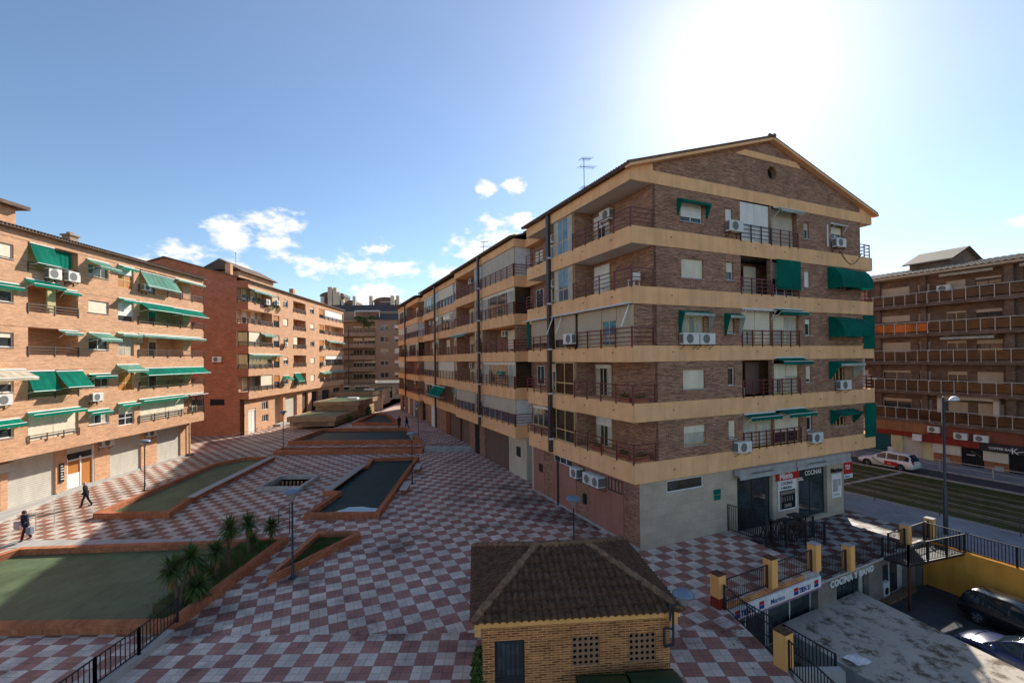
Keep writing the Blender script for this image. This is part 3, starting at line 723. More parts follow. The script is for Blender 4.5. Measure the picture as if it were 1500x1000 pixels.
# ground floor of the further sections
gf = [(14.9, 'plaster', 3.3), (18.2, 'garage2', 6.), (24.2, 'brickA', 1.5), (25.7, 'dark', 1.6), (27.3, 'brickA', 1.6), (28.9, 'garage2', 3.), (31.9, 'rust', .5), (32.4, 'garage2', 4), (36.4, 'redwall', 1.8), (38.2, 'brickA', 4.5), (42.7, 'dark', 1.5), (44.2, 'framew', 1.6), (45.8, 'brickA', 3.2), (52.1, 'brickA', 3), (55.1, 'glass', 2.4), (57.5, 'framew', .5), (58, 'brickA', 3), (61, 'shutw', 2.2), (63.2, 'brickA', 2.6), (65.8, 'glassbr', 2.), (67.8, 'brickA', 2.2)]
for t, m, L in gf: FL.slab(t + .002, t + L, 1.1 + (.12 if m in ('dark', 'glass', 'garage2', 'glassbr', 'shutw') else 0), 1.4, -.05, 3.5, m, 'shopfront')
MB().box(1.1, 1.9, 14.68, 14.88, -.05, 3.5).build('ground_floor_wall', 'plaster', A)
FL.slab(15.8, 16.5, 1.02, 1.1, 1.7, 2.5, 'black', 'mailbox')
b = FL.mb(); b.box(12.2, 12.5, .5, .8, 0, 3.5); b.build('column', 'plaster', A)
MB().box(1.5, 20.9, 69.7, 70, 0, 19.2).build('rear_wall', 'brickA', A); MB().box(20.5, 20.9, 12, 69.7, -1, 19.2).build('far_side_wall', 'brickA', A)
MB().box(-.15, 21, 11.9, 11.99, -.05, .0).build('plinth', 'concrete', A)
# chimney + antennas on roof
b = MB(); b.tube((4.0, 6.2, 20.2), (4.0, 6.2, 21.75), .42, n=14); b.lathe([(.42, 0), (.44, .05), (.3, .18), (0, .22)], (4.0, 6.2, 21.7)); b.build('chimney', 'brickA', A)
def antenna(x, y, z, h, nm='antenna'):
    b = MB(); b.tube((x, y, z), (x, y, z + h), .025, n=5)
    for j, (zz, L) in enumerate(((h - .1, .9), (h - .7, 1.3), (h * .45, .8))):
        b.bar((x - L * .3, y, z + zz), (x + L * .7, y, z + zz + .15), .012)
        for q in range(6): xx = x - L * .3 + L * q / 5; b.bar((xx, y - .35, z + zz + .03 * q), (xx, y + .35, z + zz + .03 * q), .009)
    return b.build(nm, 'framed', A)
antenna(3.6, 9.6, 20.6, 4.0); antenna(4.5, 33, 21, 3.2)
b = MB(); b.box(3.5, 5.2, 30.6, 32, 20.3, 21.1); b.build('chimney', 'plaster', A)
# ================================================================ building B (salmon brick, sunlit, left)
aB = R(1.793)
B = empty('apartment_building', (-33.48, 49, 0), R(90) + aB, label='sunlit salmon brick apartment block with green awnings at the left edge', cat='building')
FB = Fac(B)
zf = [4.6, 7.55, 10.5, 13.45, 16.3]; zb = [3.65, 6.55, 9.5, 12.45, 15.35]; zt = zb[1:] + [18.3]
U0 = -34.
W0, LO, W2, W3 = (-20.9, -19.2), (-18.3, -14.62), (-13.75, -11.9), (-11.0, -9.35)
MB().box(-34, -.02, 1.45, 14, 3.65, 19.3).build('inner_wall', 'brickB', B)
for k in range(5):
    z, t = zf[k], zt[k]
    ops = [(-24.8, -22.6, z, t, .3), (*W0, z + .55, z + 1.5), (*LO, z + .05, t - .02, .3), (*W2, z + .5, z + 1.45), (*W3, z + .03, t - .25 if k < 4 else t - .2)]
    FB.wall(U0, -8.9, z, t, ops, mat='brickB', rev=.2)
    MB().prism([(U0, -.02), (0, -.02), (0, 1.44), (U0, 1.44)], zb[k], z).build('balcony_band', 'brickB', B)
    b = MB(); b.box(-8.9, -8.7, 0, 1.45, z, t); b.box(-2.6, -2.4, .35, 1.45, z, t); b.box(-2.4, -1.5, .35, .5, z, t); b.build('loggia_wall', 'brickB', B)
    b = MB()
    for u in (-18.3, -14.62): b.box(u - .01, u + .01, .2, 1.45, z, t)
    b.build('loggia_wall', 'brickB', B)
    FB.win(-1.5, -.9, z + .05, z + 1.95, 1.3, 0, n=1, sill=False, fm='framew', name='balcony_door')
    if k != 0: FB.win(-5.9, -4.9, z + .05, z + 1.95, 1.4, .3, n=1, sill=False, name='balcony_door')
    FB.win(-8.2, -7.2, z + .6, z + 1.6, 1.4, .3, n=2, name='window', sill=False)
    FB.rail([(-8.85, -.06), (-.0, -.06), (.05, 1.3)], z, .62, 'railb', bars=3, posts=1.7, r=.022)
MB().prism([(U0, -.02), (0, -.02), (0, 1.44), (U0, 1.44)], 18.3, 19.).build('eave_beam', 'brickB', B)
def bw(k, o, d0, d1, **a): return FB.win(o[0], o[1], zf[k] + d0, zf[k] + d1, **a)
for k in range(5):
    bw(k, (-24.8, -22.6), .05, 2.0, w=.3, shut=.6, sill=False)
    bw(k, W0, .55, 1.5, shut=[.4, .45, .35, .3, .9][k], fm='framew')
    if k: FB.rail([(-18.3, -.02), (-14.62, -.02)], zf[k], .62, 'railb', bars=3, posts=1.8, r=.022)
# S5
FB.awn(-18.2, -16.5, 18.2, .55, 1.35, 'green', val=.05, scal=False); b = FB.mb(); b.grid([[(-16.3 + 1.4 * i / 8, .25 + .02 * (i % 2), z) for i in range(9)] for z in (18.2, 16.9)]); b.build('drop_blind', 'green', B)
FB.ac(-17.3, 15.95, -.05, .95, .75); FB.ac(-15.85, 16.0, -.05, .95, .75)
bw(4, W2, .5, 1.45, shut=0, n=3, fm='framey', gm='glass'); FB.awn(-13.9, -11.9, 18.05, 1.05, .55, 'greenf')
bw(4, W3, .03, 1.8, shut=.35, n=2, sm='shutw', fm='framey', mid=.4, gm='wood', sill=False); FB.awn(-11.0, -9.3, 18.2, .45, .15, 'green')
FB.awn(-8.6, -4.4, 18.1, .7, 1.25, 'greenf', val=.12, scal=False); FB.ac(-8.7, 16.4, -.05, .8, .6); FB.awn(-4.3, -.2, 18.25, .4, .1, 'greenf', scal=False)
# S4
FB.awn(-18.5, -16.2, 15.7, .6, .3, 'green'); FB.awn(-16.1, -14.7, 15.35, .35, .15, 'green')
MB().box(-16.8, -16.2, .15, .25, 13.5, 15.3).build('privacy_panel', 'yellowwall', B); FB.win(-18.0, -17.0, 13.5, 15.3, 1.4, 0, sill=False, n=1, name='balcony_door')
bw(3, W2, .5, 1.45, shut=1, n=1); bw(3, W3, .03, 1.75, shut=.72, n=1, mid=.3, sill=False, sm='shutw'); FB.awn(-11, -9.2, 15.4, .5, .15, 'green')
FB.awn(-8.75, -4.6, 15.35, .85, .65, 'green', val=.06, scal=False); FB.awn(-4.55, -.35, 15.3, .85, .65, 'green', val=.06, scal=False)
FB.awn(-21, -18.9, 15.2, .4, .22, 'green')
# S3
bw(2, W2, .5, 1.45, shut=0, n=2); FB.awn(-13.8, -11.8, 12.3, 1.0, .45, 'greenf')
bw(2, W3, .03, 1.85, shut=0, n=2, mid=.35, fm='framey', sill=False, curt=1.); FB.awn(-11.1, -9.0, 12.45, .5, .1, 'greenf')
FB.awn(-8.9, -.4, 12.5, .55, .12, 'greenf', scal=True); FB.ac(-7.9, 11.75, 1.35, .8, .5); FB.awn(-16.2, -14.7, 12.35, .5, .15, 'greenf')
FB.win(-18.1, -17.0, 10.6, 12.2, 1.4, 0, sill=False, n=1, fm='framey', name='balcony_door')
# S2
FB.awn(-21, -18.5, 9.55, .9, .5, 'cream', scal=False); FB.ac(-20.6, 7.3, -.05, .9, .7)
FB.awn(-18.4, -16.5, 9.4, .45, 1.35, 'green', val=.05, scal=False); FB.awn(-16.4, -14.3, 9.35, .9, 1.15, 'green', val=.05, scal=False)
bw(1, W2, .5, 1.3, shut=.1, n=3, fm='framey'); FB.awn(-13.8, -11.8, 9.05, .6, .15, 'green'); FB.ac(-13.9, 6.95, -.05, .95, .65)
bw(1, W3, .03, 1.85, shut=0, n=2, mid=.35, fm='framey', sill=False, gm='wood'); FB.awn(-11.2, -8.9, 9.75, .9, .45, 'greenf')
FB.awn(-8.8, -4.6, 9.4, .85, .6, 'green', val=.06, scal=False); FB.awn(-4.55, -.1, 9.4, .85, .6, 'green', val=.06, scal=False)
# S1
FB.win(-18.28, -16.5, 4.65, 6.5, .15, 1, n=1, fm='framey', sill=False, name='enclosed_balcony'); FB.win(-16.48, -14.65, 4.65, 6.5, .15, 1, n=1, fm='framey', sill=False, name='enclosed_balcony')
FB.awn(-18.4, -14.4, 6.6, .45, .12, 'green', arms=False); FB.rail([(-18.3, -.06), (-14.62, -.06)], 4.6, .45, 'railb', bars=2)
FB.awn(-21, -18.9, 6.3, .5, .25, 'green'); bw(0, W2, .5, 1.4, shut=.12, n=3, curt=.6); FB.awn(-13.9, -12.0, 6.2, .4, .15, 'green'); bw(0, W3, .03, 1.7, shut=.45, n=2, sill=False, mid=.35); FB.awn(-11.1, -9.2, 6.5, .45, .1, 'green')
FB.win(-8.65, -5.6, 4.65, 6.5, .12, 1, n=2, fm='framey', sill=False, name='enclosed_balcony'); FB.win(-5.55, -3.0, 4.65, 6.5, .12, 1, n=1, fm='framey', sill=False, name='enclosed_balcony')
FB.awn(-8.9, -3.2, 6.65, .5, .12, 'green', arms=False); FB.awn(-3.1, -.2, 6.6, .6, .05, 'framed', val=.03, scal=False); FB.ac(-1.7, 4.75, .5, .8, .6)
FB.vrail([(-1.3, .0), (0, 0), (0, 1.3)], 4.6, 1.7, 'framed', root=B, name='security_grille')
# roof
b = MB(); b.grid([[(u, -.35, 19.0), (u, 7, 20.8), (u, 14.3, 19.0), (u, 14.3, 18.9), (u, 7, 20.6), (u, -.35, 18.88)] for u in (U0, .3)], 0, True)
for u in (U0, .3): b.face([(u, -.35, 19.0), (u, 7, 20.8), (u, 14.3, 19.0), (u, 14.3, 18.9), (u, 7, 20.6), (u, -.35, 18.88)])
b.build('roof', 'roof', B)
b = MB(); u = U0
while u < .3: b.tube((u, -.40, 19.02), (u, .4, 19.22), .06, n=6); u += .23
b.build('eave_tiles', 'roof', B)
b = MB(); b.box(-9.6, -8.8, 5.2, 5.9, 20.0, 21.1); b.box(-9.7, -8.7, 5.1, 6.0, 21.1, 21.22); b.box(-9.4, -9.0, 5.4, 5.7, 21.22, 21.45); b.build('chimney', 'brickD', B)
b = MB(); b.box(-22, -15.6, 3.6, 8, 19.3, 21.4); b.build('stair_house', 'brickB', B); MB().box(-22.5, -15.1, 3.0, 8.6, 21.4, 21.65).build('stair_house', 'roof', B)
# ground floor (recessed)
MB().box(U0, -.25, 1.5, 13.8, -.1, 3.64).build('ground_floor_core', 'brickB', B)
for a, c, m, pr in ((-34, -26.2, 'garage', .1), (-26.2, -25.6, 'brickB', .0), (-25.6, -19.1, 'garage', .1), (-18.87, -18.4, 'brickB', .0), (-18.4, -15.1, 'garage', .12), (-15.1, -14.2, 'brickB', 0), (-11.85, -10.35, 'brickB', 0), (-10.35, -7.0, 'garage', .12), (-7.0, -5.05, 'brickB', 0), (-5.05, -1.8, 'garage', .12), (-1.8, -.25, 'brickB', 0)):
    MB().box(a + .004, c - .004, 1.25 + pr, 1.5, 0, 3.63).build('garage_shutter' if 'garage' in m else 'pillar', m, B)
MB().box(-15.05, -10.4, 1.22, 1.5, -.02, .25).build('plinth', 'concrete', B)
MB().box(-7, -.3, 1.22, 1.5, -.02, .2).build('plinth', 'concrete', B)
b = MB(); b.box(-14.2, -12.95, 1.33, 1.5, 0, 1.35); b.box(-14.2, -14.08, 1.3, 1.5, 0, 2.6); b.box(-13.05, -12.95, 1.3, 1.5, 0, 2.6); b.box(-14.2, -11.9, 1.29, 1.5, 2.35, 2.45); b.box(-11.95, -11.85, 1.28, 1.5, 0, 3.3); b.build('whitewashed_front', 'whitewall', B)
MB().box(-14.1, -13.05, 1.36, 1.5, 1.35, 2.35).build('shop_window', 'wood', B); MB().box(-12.95, -11.95, 1.38, 1.5, .1, 2.35).build('door', 'wood', B)
MB().box(-14.2, -11.9, 1.38, 1.5, 2.45, 2.95).build('transom', 'glass', B); MB().box(-14.2, -11.9, 1.3, 1.5, 2.95, 3.6).build('garage_shutter', 'garage', B)
o = MB().box(-14.85, -14.5, 1.18, 1.245, .95, 2.35).build('menu_board', 'framed', B)
for i, s_ in enumerate(('Carta', 'del', 'dia', 'Tapas', 'Vinos')): text('chalk_lettering', s_, .13, 'framew', o, upright(-14.82, 1.172, 2.15 - i * .25), .002) if False else None
b = MB()
for i in range(6): b.bar((-14.78, 1.17, 2.2 - i * .2), (-14.62 + .06 * ((i * 7) % 3), 1.17, 2.2 - i * .2 - .02), .012, rz=.03)
b.build('chalk_marks', 'framew', o)
FB.ac(-11.6, 2.95, 1.2, 1.2, .65); FB.ac(-6.7, 2.95, 1.2, 1.1, .65)
MB().box(-26, -18.2, .9, 1.25, 2.7, 3.3).build('shutter_box', 'garage', B); MB().box(-5.0, -1.2, 1.0, 1.25, 3.35, 3.6).build('shutter_box', 'framew', B)
b = MB(); b.tube((-.7, 1.1, .1), (-.7, 1.1, 3.6), .05); b.box(-1.0, -.4, .8, 1.3, 0, .2); b.build('rainwater_pipe', 'railb', B)

# ================================================================ building C (red brick gable behind B)
C_ = empty('apartment_building', (-35.6, 61, 0), R(90) + aB, label='apartment block with a bare red brick side wall, beyond the salmon block', cat='building')
FC = Fac(C_)
cf = [5.85, 8.95, 12.05, 15.1, 18.05]; cb = [4.85, 7.95, 11.0, 14.05, 17.0]; ct = cb[1:] + [20.0]; LC = 37.8
# side gable wall, faces the camera (x = 0 plane), with corner loggias cut away near the front
def cz(y): return 20.9 + 3.1 * (1 - abs(y - 11) / 11.3)
b = MB(); pts = [(1.5, -.1), (1.5, 4.85), (1.5, cz(1.5)), (11, cz(11)), (22, cz(22)), (22, -.1)]
b.face([(0, p[0], p[1]) for p in pts]); b.build('side_wall', 'brickC', C_)
b = MB()
for y, z in ((.2, 4.85),): b.box(.0, .02, 1.2, 1.5, -.1, 4.85)
b.build('side_wall', 'brickC', C_)
o = MB().box(-.02, .0, 3.2, 5.1, 4.1, 4.9).build('blocked_window', 'dark', C_); MB().box(-.02, .0, 6.2, 8.6, 4.0, 4.9).build('blocked_window', 'dark', C_)
for k in range(5):
    MB().prism([(0, 0), (LC, 0), (LC, 1.5), (0, 1.5)], cb[k], cf[k]).build('balcony_band', 'brickB', C_)
    MB().box(-.03, -.0, -.02, 1.5, cb[k] + .002, cf[k] - .002).build('side_band', 'brickC', C_)
    z, t = cf[k], ct[k]
    FC.rail([(-.02, 1.4), (-.02, 0), (6.6, -.02)], z, .6, 'railb', bars=3, posts=1.7, r=.03)
    ops = [(6.9, 8.7, z, t - .15), (10, 11.6, z + .5, z + 1.6), (13.5, 18.3, z + .02, t - .1, .4), (20.2, 22., z + .5, z + 1.6), (24.3, 26.6, z + .02, t - .2)]
    FC.wall(6.7, 26.8, z, t, ops, mat='brickB', rev=.25)
    for ww, dz, a in (((6.9, 8.7), (.02, 1.95), dict(shut=.5, sm='shuttan' if k in (2, 4) else 'wood', fm='frameb', sill=False)), ((10, 11.6), (.5, 1.6), dict(shut=[.3, .4, .2, 1, .2][k])), ((20.2, 22), (.5, 1.6), dict(shut=[1, .9, .2, .8, .3][k])), ((24.3, 26.6), (.02, 1.8), dict(shut=.6, sm='wood', fm='frameb', sill=False))):
        FC.win(ww[0], ww[1], z + dz[0], z + dz[1], **a)
    FC.rail([(13.5, -.03), (18.3, -.03)], z, .6, 'railb', bars=3, posts=1.7, r=.03); FC.rail([(26.8, -.03), (LC, -.03)], z, .6, 'railb', bars=3, posts=2, r=.03)
    b = MB(); b.face([(0.02, 1.5, z), (LC, 1.5, z), (LC, 1.5, t), (0.02, 1.5, t)]); b.build('inner_wall', 'brickB', C_)
    b = MB(); b.box(6.5, 6.7, 0, 1.5, z, t); b.box(26.8, 27., .0, 1.5, z, t); b.box(13.3, 13.5, .3, 1.5, z, t); b.box(18.3, 18.5, .3, 1.5, z, t); b.build('loggia_wall', 'brickB', C_)
    for u in (1., 3.2, 5., 14.6, 29, 33): FC.win(u, u + 1.1, z + .05, z + 1.9, 1.42, [.9, .3, .7, .5, .4][k], n=1, sill=False, name='balcony_door')
MB().prism([(0, 0), (LC, 0), (LC, 1.5), (0, 1.5)], 20.0, 20.85).build('eave_beam', 'brickB', C_)
MB().box(-.03, 0, -.02, 1.5, 20.0, 20.9).build('side_band', 'brickC', C_)
for k, u0, u1, m in ((0, 3.3, 6.4, 'shut'), (1, .4, 3.2, 'shutw'), (1, 3.3, 6.4, 'shut'), (2, .3, 3.0, 'shut'), (4, 27.5, 37, 'shutw'), (1, 27.5, 37, 'shutw'), (0, 13.6, 15, 'garage2'), (2, 13.6, 15, 'shut')):
    FC.win(u0, u1, cf[k] + .03, ct[k] - .1, .12, {1: .35}.get(k, .95), n=3, fm='framey', sm=m, sill=False, name='enclosed_balcony')
MB().box(.1, .16, .2, 1.4, 8.98, 10.9).build('side_screen', 'yellowwall', C_); MB().box(.1, .16, .2, 1.4, 12.1, 13.9).build('side_screen', 'yellowwall', C_)
FC.awn(.2, 6.4, 19.9, .8, .35, 'greenf'); FC.awn(3.2, 6.5, 13.9, .6, .25, 'greenf'); FC.awn(.2, 8.7, 10.95, .5, .1, 'greenf', scal=False); FC.awn(9.8, 11.6, 7.6, .9, .5, 'green'); FC.awn(13.6, 15.9, 7.9, .8, 1.3, 'green', scal=False); FC.awn(28, 37, 13.9, .6, .2, 'greenf'); FC.awn(24.5, 37, 7.8, .6, .2, 'greenf')
FC.ac(3.9, 18.1, -.1, 1.1, .8); FC.ac(7.1, 18.4, -.05, .9, .7); FC.ac(9.6, 12.2, -.1, .9, .7); FC.ac(9.3, 6.3, -.1, .9, .7); FC.ac(25, 12.2, -.1, .9, .7); FC.ac(25, 9.1, -.1, .9, .7)
Fs = Fac(C_, lambda u, w, z: Vector((w, -u, z))); Fs.ac(-4.6, 9.9, 0, 1.2, .75)
def shrub(b, c, rx, ry, rz, n, s, rr, m=0):
    for i in range(n):
        d = Vector((rr.gauss(0, 1), rr.gauss(0, 1), rr.gauss(0, 1))).normalized() * rr.uniform(.35, 1.) ** .6
        p = Vector(c) + Vector((d.x * rx, d.y * ry, d.z * rz)); a = Vector((rr.gauss(0, 1), rr.gauss(0, 1), rr.gauss(0, 1))).normalized(); e = a.orthogonal().normalized(); L = s * rr.uniform(.6, 1.4)
        b.face([p - e * L * .25, p + a * L * .5 - e * 0, p + e * L * .25, p - a * L * .5], m)
b = MB(); rr = random.Random(5)
for c, sx_ in (((1.8, .1, 18.3), .6), ((2.8, .1, 18.5), .7), ((4.6, -.1, 18.3), .6), ((5.6, -.25, 17.9), 1.), ((8.2, -.1, 17.9), .5)): shrub(b, c, sx_, .35, .5, 160, .18, rr)
b.build('balcony_plants', 'leaf2', C_)
# roof of C
b = MB(); P_ = [(-.35, 20.8), (11, cz(11) + .05), (22.3, 20.8), (22.3, 20.95), (11, cz(11) + .22), (-.35, 20.95)]
b.grid([[(u, y, z) for y, z in P_] for u in (-.2, LC + .2)], 0, True)
for u in (-.2, LC + .2): b.face([(u, y, z) for y, z in P_])
b.build('roof', 'roof', C_)
b = MB(); b.box(3.5, 13.5, 3.2, 8, 21.2, 23.0); b.build('stair_house', 'brickB', C_); b = MB(); b.grid([[(u, 2.7, 23.0), (u, 5.6, 24.6), (u, 8.5, 23.0), (u, 8.5, 22.9), (u, 2.7, 22.9)] for u in (3., 14.)], 0, True); b.face([(3, 2.7, 23.0), (3, 5.6, 24.6), (3, 8.5, 23.0)]); b.face([(14, 2.7, 23.0), (14, 5.6, 24.6), (14, 8.5, 23.0)]); b.build('stair_house_roof', 'roof', C_)
b = MB(); b.box(.3, .9, 2.5, 3.2, 21.6, 23.3); b.box(18, 18.8, 2., 2.7, 21.2, 22.6); b.build('chimney', 'brickB', C_)
b = MB(); b.tube((6, 5, 24), (6, 5, 26.2), .03, n=5); b.bar((5.6, 5, 26), (6.4, 5, 26), .015); b.build('antenna', 'framed', C_)
# ground floor of C
FC.wall(0.02, LC, -.1, 4.85, [(1.0, 2.9, 0, 3.4, .1), (4.6, 6.4, 1.1, 2.1), (4.6, 6.4, 2.9, 4.1), (8.3, 11.0, .2, 4.6, .8), (11.8, 16, .2, 4.2, .5), (18, 20.5, .2, 4.4, .3), (22, 25, .2, 4.3, .3), (27, 31, .2, 4.2, .3), (33, 37, .2, 4.2, .3)], w=.6, mat='brickB', name='ground_floor_wall')
FC.win(1.0, 2.9, 0, 3.4, .72, .1, n=2, mid=.8, sill=False, gm='shutw', name='shop_window'); FC.win(4.6, 6.4, 1.1, 2.1, .75, 0, n=3, sill=False); FC.win(4.6, 6.4, 2.9, 4.1, .75, 0, n=3, sill=False)
for a, c, m in ((8.3, 11., 'plaster'), (11.8, 16, 'garage'), (18, 20.5, 'frameb'), (22, 25, 'glass'), (27, 31, 'glass'), (33, 37, 'glassbr')): MB().box(a, c, .95 if m != 'plaster' else 1.3, 1.48, .0, 4.5).build('shopfront', m, C_)
MB().box(8, 11.2, -.4, .6, -.02, .35).build('step', 'concrete', C_); MB().box(.1, LC, 1.49, 1.6, 0, 5).build('inner_wall', 'brickB', C_)
MB().box(LC - .2, LC, 0, 22, 0, 20.8).build('rear_wall', 'brickB', C_)

M['taupeband'] = stucco('taupe_band', (.37, .27, .20), .2)
# ================================================================ building D (closing the far end) and the roofs behind it
D_ = empty('apartment_building', (-39.4, 110, .45), 0, label='taupe brick block with a dark mansard roof at the far end of the plaza', cat='building')
FD = Fac(D_)
df = [4.6, 7.55, 10.4, 13.3, 16.1]
for k in range(5):
    z = df[k]; zt_ = (df + [18.9])[k + 1]
    ops = [(7.3, 9.3, z + .6, z + 1.9), (10.8, 12.7, z + .6, z + 1.9), (15.5, 17, z + .6, z + 1.9), (19, 21, z + .6, z + 1.9)]
    if k < 5: FD.wall(6.1, 24, z, zt_, ops if k < 5 else [], mat='brickD')
    if k < 5:
        for i, (a, c) in enumerate(((7.3, 9.3), (10.8, 12.7), (15.5, 17), (19, 21))): FD.win(a, c, z + .6, z + 1.9, .14, [.1, .5, .2, .6, .8, .9][(k * 2 + i) % 6], n=2, sm='shutw' if i % 2 else 'shuttan')
    b = MB(); b.box(-8, 6.1, -.3, 1.4, z - .75, z + .25); b.build('balcony_band', 'taupeband', D_)
    FD.wall(-8, 6.1, z, zt_, [(.3, 2.6, z + .3, z + 1.7), (3.0, 5.8, z + .3, z + 1.7), (-6, -2, z + .3, z + 1.7)], w=1.2, mat='brickD')
    for a, c in ((.3, 2.6), (3., 5.8), (-6, -2)): FD.win(a, c, z + .3, z + 1.7, 1.3, [.1, .3, 0, .5, .2][k], n=3, sill=False, fm='framew' if k % 2 else 'framey')
    FD.rail([(-8, -.3), (6.1, -.3)], z + .25, .5, 'railb', bars=2, r=.03, posts=2)
b = MB(); b.tube((-.3, -.35, 3.5), (-.3, -.35, 18), .12); b.build('downpipe', 'railb', D_)
MB().box(-8, 26, -.05, 3, 18.9, 19.3).build('eave_beam', 'brickD', D_)
b = MB(); b.grid([[(x, -.3, 19.3), (x, 1.6, 20.9), (x, 1.6, 19)] for x in (6.3, 26)]); b.build('mansard', 'slate', D_)
MB().box(-14, 30, 3, 12, 19, 21.6).build('attic_wall', 'brickD', D_); b = MB(); b.grid([[(x, 2.9, 21.6), (x, 4.5, 23.5), (x, 12, 23.6)] for x in (-14.2, 30)]); b.face([(-14.2, 2.9, 21.6), (-14.2, 4.5, 23.5), (-14.2, 12, 23.6), (-14.2, 12, 21.6)]); b.build('mansard', 'slate', D_)
FD.win(-8, -4, 19.3, 20.8, 2.9, 0, n=3, sill=False); pass
b = MB()
for x in (1, 7): b.box(x - .08, x + .08, .6, .75, 18.9, 21.6)
b.box(.9, 7.1, .6, .75, 21.5, 21.65); b.box(.9, 7.1, .6, 2.6, 21.66, 21.7); b.build('pergola', 'framew', D_)
b = MB()
for c in ((2, 0, 19.6), (3.4, 0, 19.3), (-3, 0, 19.2), (5.3, .2, 19.6), (4.2, -.2, 18.2)): shrub(b, c, 1.1, .5, .8, 160, .4, rr)
for c in ((.6, -.1, 10.7), (5, -.1, 7.2), (1, 0, 7.4), (1.2, 0, 4.9)): shrub(b, c, .8, .3, .5, 60, .35, rr)
b.build('balcony_plants', 'leaf', D_)
FD.wall(-10, 26, -.5, 4.0, [(-7, -.5, 0, 3.2, .6), (.8, 4.3, 0, 3.2, .6), (6.5, 10, .2, 2.9, .3), (13, 16, 0, 3, .4)], w=.6, mat='plaster', name='ground_floor_wall')
for a, c, m in ((-7, -.5, 'glass'), (.8, 4.3, 'glassbr'), (6.5, 10, 'glass'), (13, 16, 'glass')): FD.win(a, c, 0, 3.1, .9, 0, n=4, mid=.7, fm='framew', gm=m, sill=False, name='shop_window')
MB().box(-10, 26, -.3, .6, 3.7, 4.0).build('canopy_edge', 'concrete', D_)
b = MB()
for i in range(9): x = 10.6 + i * .12; b.bar((x, .55, 1 + (i * 37 % 13) * .1), (x + .3, .55, 1.4 + (i * 53 % 11) * .1), .04)
b.build('graffiti', 'framed', D_)
for j, (x, w_, z0, z1) in enumerate(((-7.2, 1.1, 23.6, 28.2), (-5.9, .9, 23.6, 28), (-5., .8, 23.6, 26.9), (-.9, .7, 23.5, 25.8), (3.3, .8, 23.5, 25.8), (8.7, .9, 23.5, 25.8), (10.1, .8, 23.5, 25.8), (-3.8, .6, 23.5, 25), (-9, .8, 23.6, 25.8))):
    MB().box(x, x + w_, 4.5, 5.4, z0, z1).build('chimney', 'plaster', D_)
for x, w_, z in ((-9.5, 6, 27.2), (4.2, 5.6, 25.6), (-3.2, 3., 24.9)):
    b = MB(); b.box(x, x + w_, 5.6, 10, 23.6, z - 1.2); b.grid([[(x - .2 + (w_ + .4) * (1 - math.cos(math.pi * i / 8)) / 2, y, z - 1.2 + 1.2 * math.sin(math.pi * i / 8)) for i in range(9)] for y in (5.4, 10.2)]); b.face([(x - .2 + (w_ + .4) * (1 - math.cos(math.pi * i / 8)) / 2, 5.4, z - 1.2 + 1.2 * math.sin(math.pi * i / 8)) for i in range(9)]); b.build('roof_dormer', 'brickE', D_)

# ================================================================ building E (across the tram street)
E_ = empty('apartment_building', (42.4, 45.2, 0), R(24.3 - 90), label='dark brick block with long amber glass balconies across the tram street', cat='building')
FE = Fac(E_)
er = [4.2, 7.2, 10.25, 13.15, 16.2]                      # balustrade tops
EL, ER = -34., 34.
for k, t in enumerate(er):
    jog = [(EL, -.62, -.28), (-.62, 40, 0.)]
    for a, c, y in ((EL, -.62, .28), (-.6, ER, 0.)):
        MB().box(a, c, y, 2.2, t - 1.45, t - 1.02).build('balcony_slab', 'brickE', E_)
        n = max(1, round((c - a) / .98)); b = MB(); g = MB(); g2 = MB()
        for i in range(n + 1):
            x = a + (c - a) * i / n
            if k == 4 and i % 2 == 0 or True: b.box(x - .025, x + .025, y - .06, y - .0, t - 1.2, t)
            if i < n:
                tgt = g2 if (k == 3 and -7 < x < -1.2 and a < -1) or (k == 4 and 0 < x < 2 and False) else g
                tgt.box(x + .04, x + (c - a) / n - .04, y - .04, y - .02, t - .93, t - .12)
        b.box(a, c, y - .075, y - .005, t, t + .05); o = b.build('balustrade', 'railw', E_)
        g.build('amber_panels', 'amber', o)
        if g2.v: g2.build('bright_amber_panels', 'amber2', o)
zz = [2.95] + [t + .0 for t in er]
wins = [(-11.2, -9.2), (-8.4, -6.6), (-5.2, -2.6), (-6.9, -5.9), (-1.9, -.9), (.4, 1.9), (2.6, 4.4), (6.3, 8.0), (9.5, 11.5), (13.5, 15.5), (-14.5, -12.5), (-18, -16)]
for k in range(5):
    z0 = er[k] - 1.02; z1 = (er[k + 1] - 1.45) if k < 4 else 17.95
    ops = [(a, c, z0 + (.05 if (c - a) > 1.7 else .3), z0 + 1.95) for a, c in wins if not (a < -6.5 and c > -6.9 and (a, c) == (-6.9, -5.9))]
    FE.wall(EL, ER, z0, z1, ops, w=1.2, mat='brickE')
    b = MB()
    for u in (-12, -5.7, -1.6, 4.6, 5.4, 9, 12.5): b.box(u, u + .5, .9, 1.19, z0, z1)
    b.build('pier', 'brickE', E_)
    for i, o in enumerate(ops): FE.win(*o, w=1.3, shut=[.55, .2, .8, .1, .6, .35, .15, .7][(i * 3 + k * 5) % 8], n=2, fm='framey' if i % 2 == 0 else 'frameb', sm='shuttan', sill=False, curt=.5 if i % 3 == 0 else 0)
    b = MB(); b.box(4.8, 5.4, .5, 1.19, z0, z1); b.build('partition', 'brickE', E_)
    if k in (2, 4): FE.awn(.3, 4.2, z1, .75, .22, 'cream', w=.9, arms=False)
    if k == 4: FE.awn(5.9, 12, z1, .75, .22, 'cream', w=.9, arms=False); FE.awn(-9, -6, z1, .7, .2, 'cream', w=.9, arms=False)
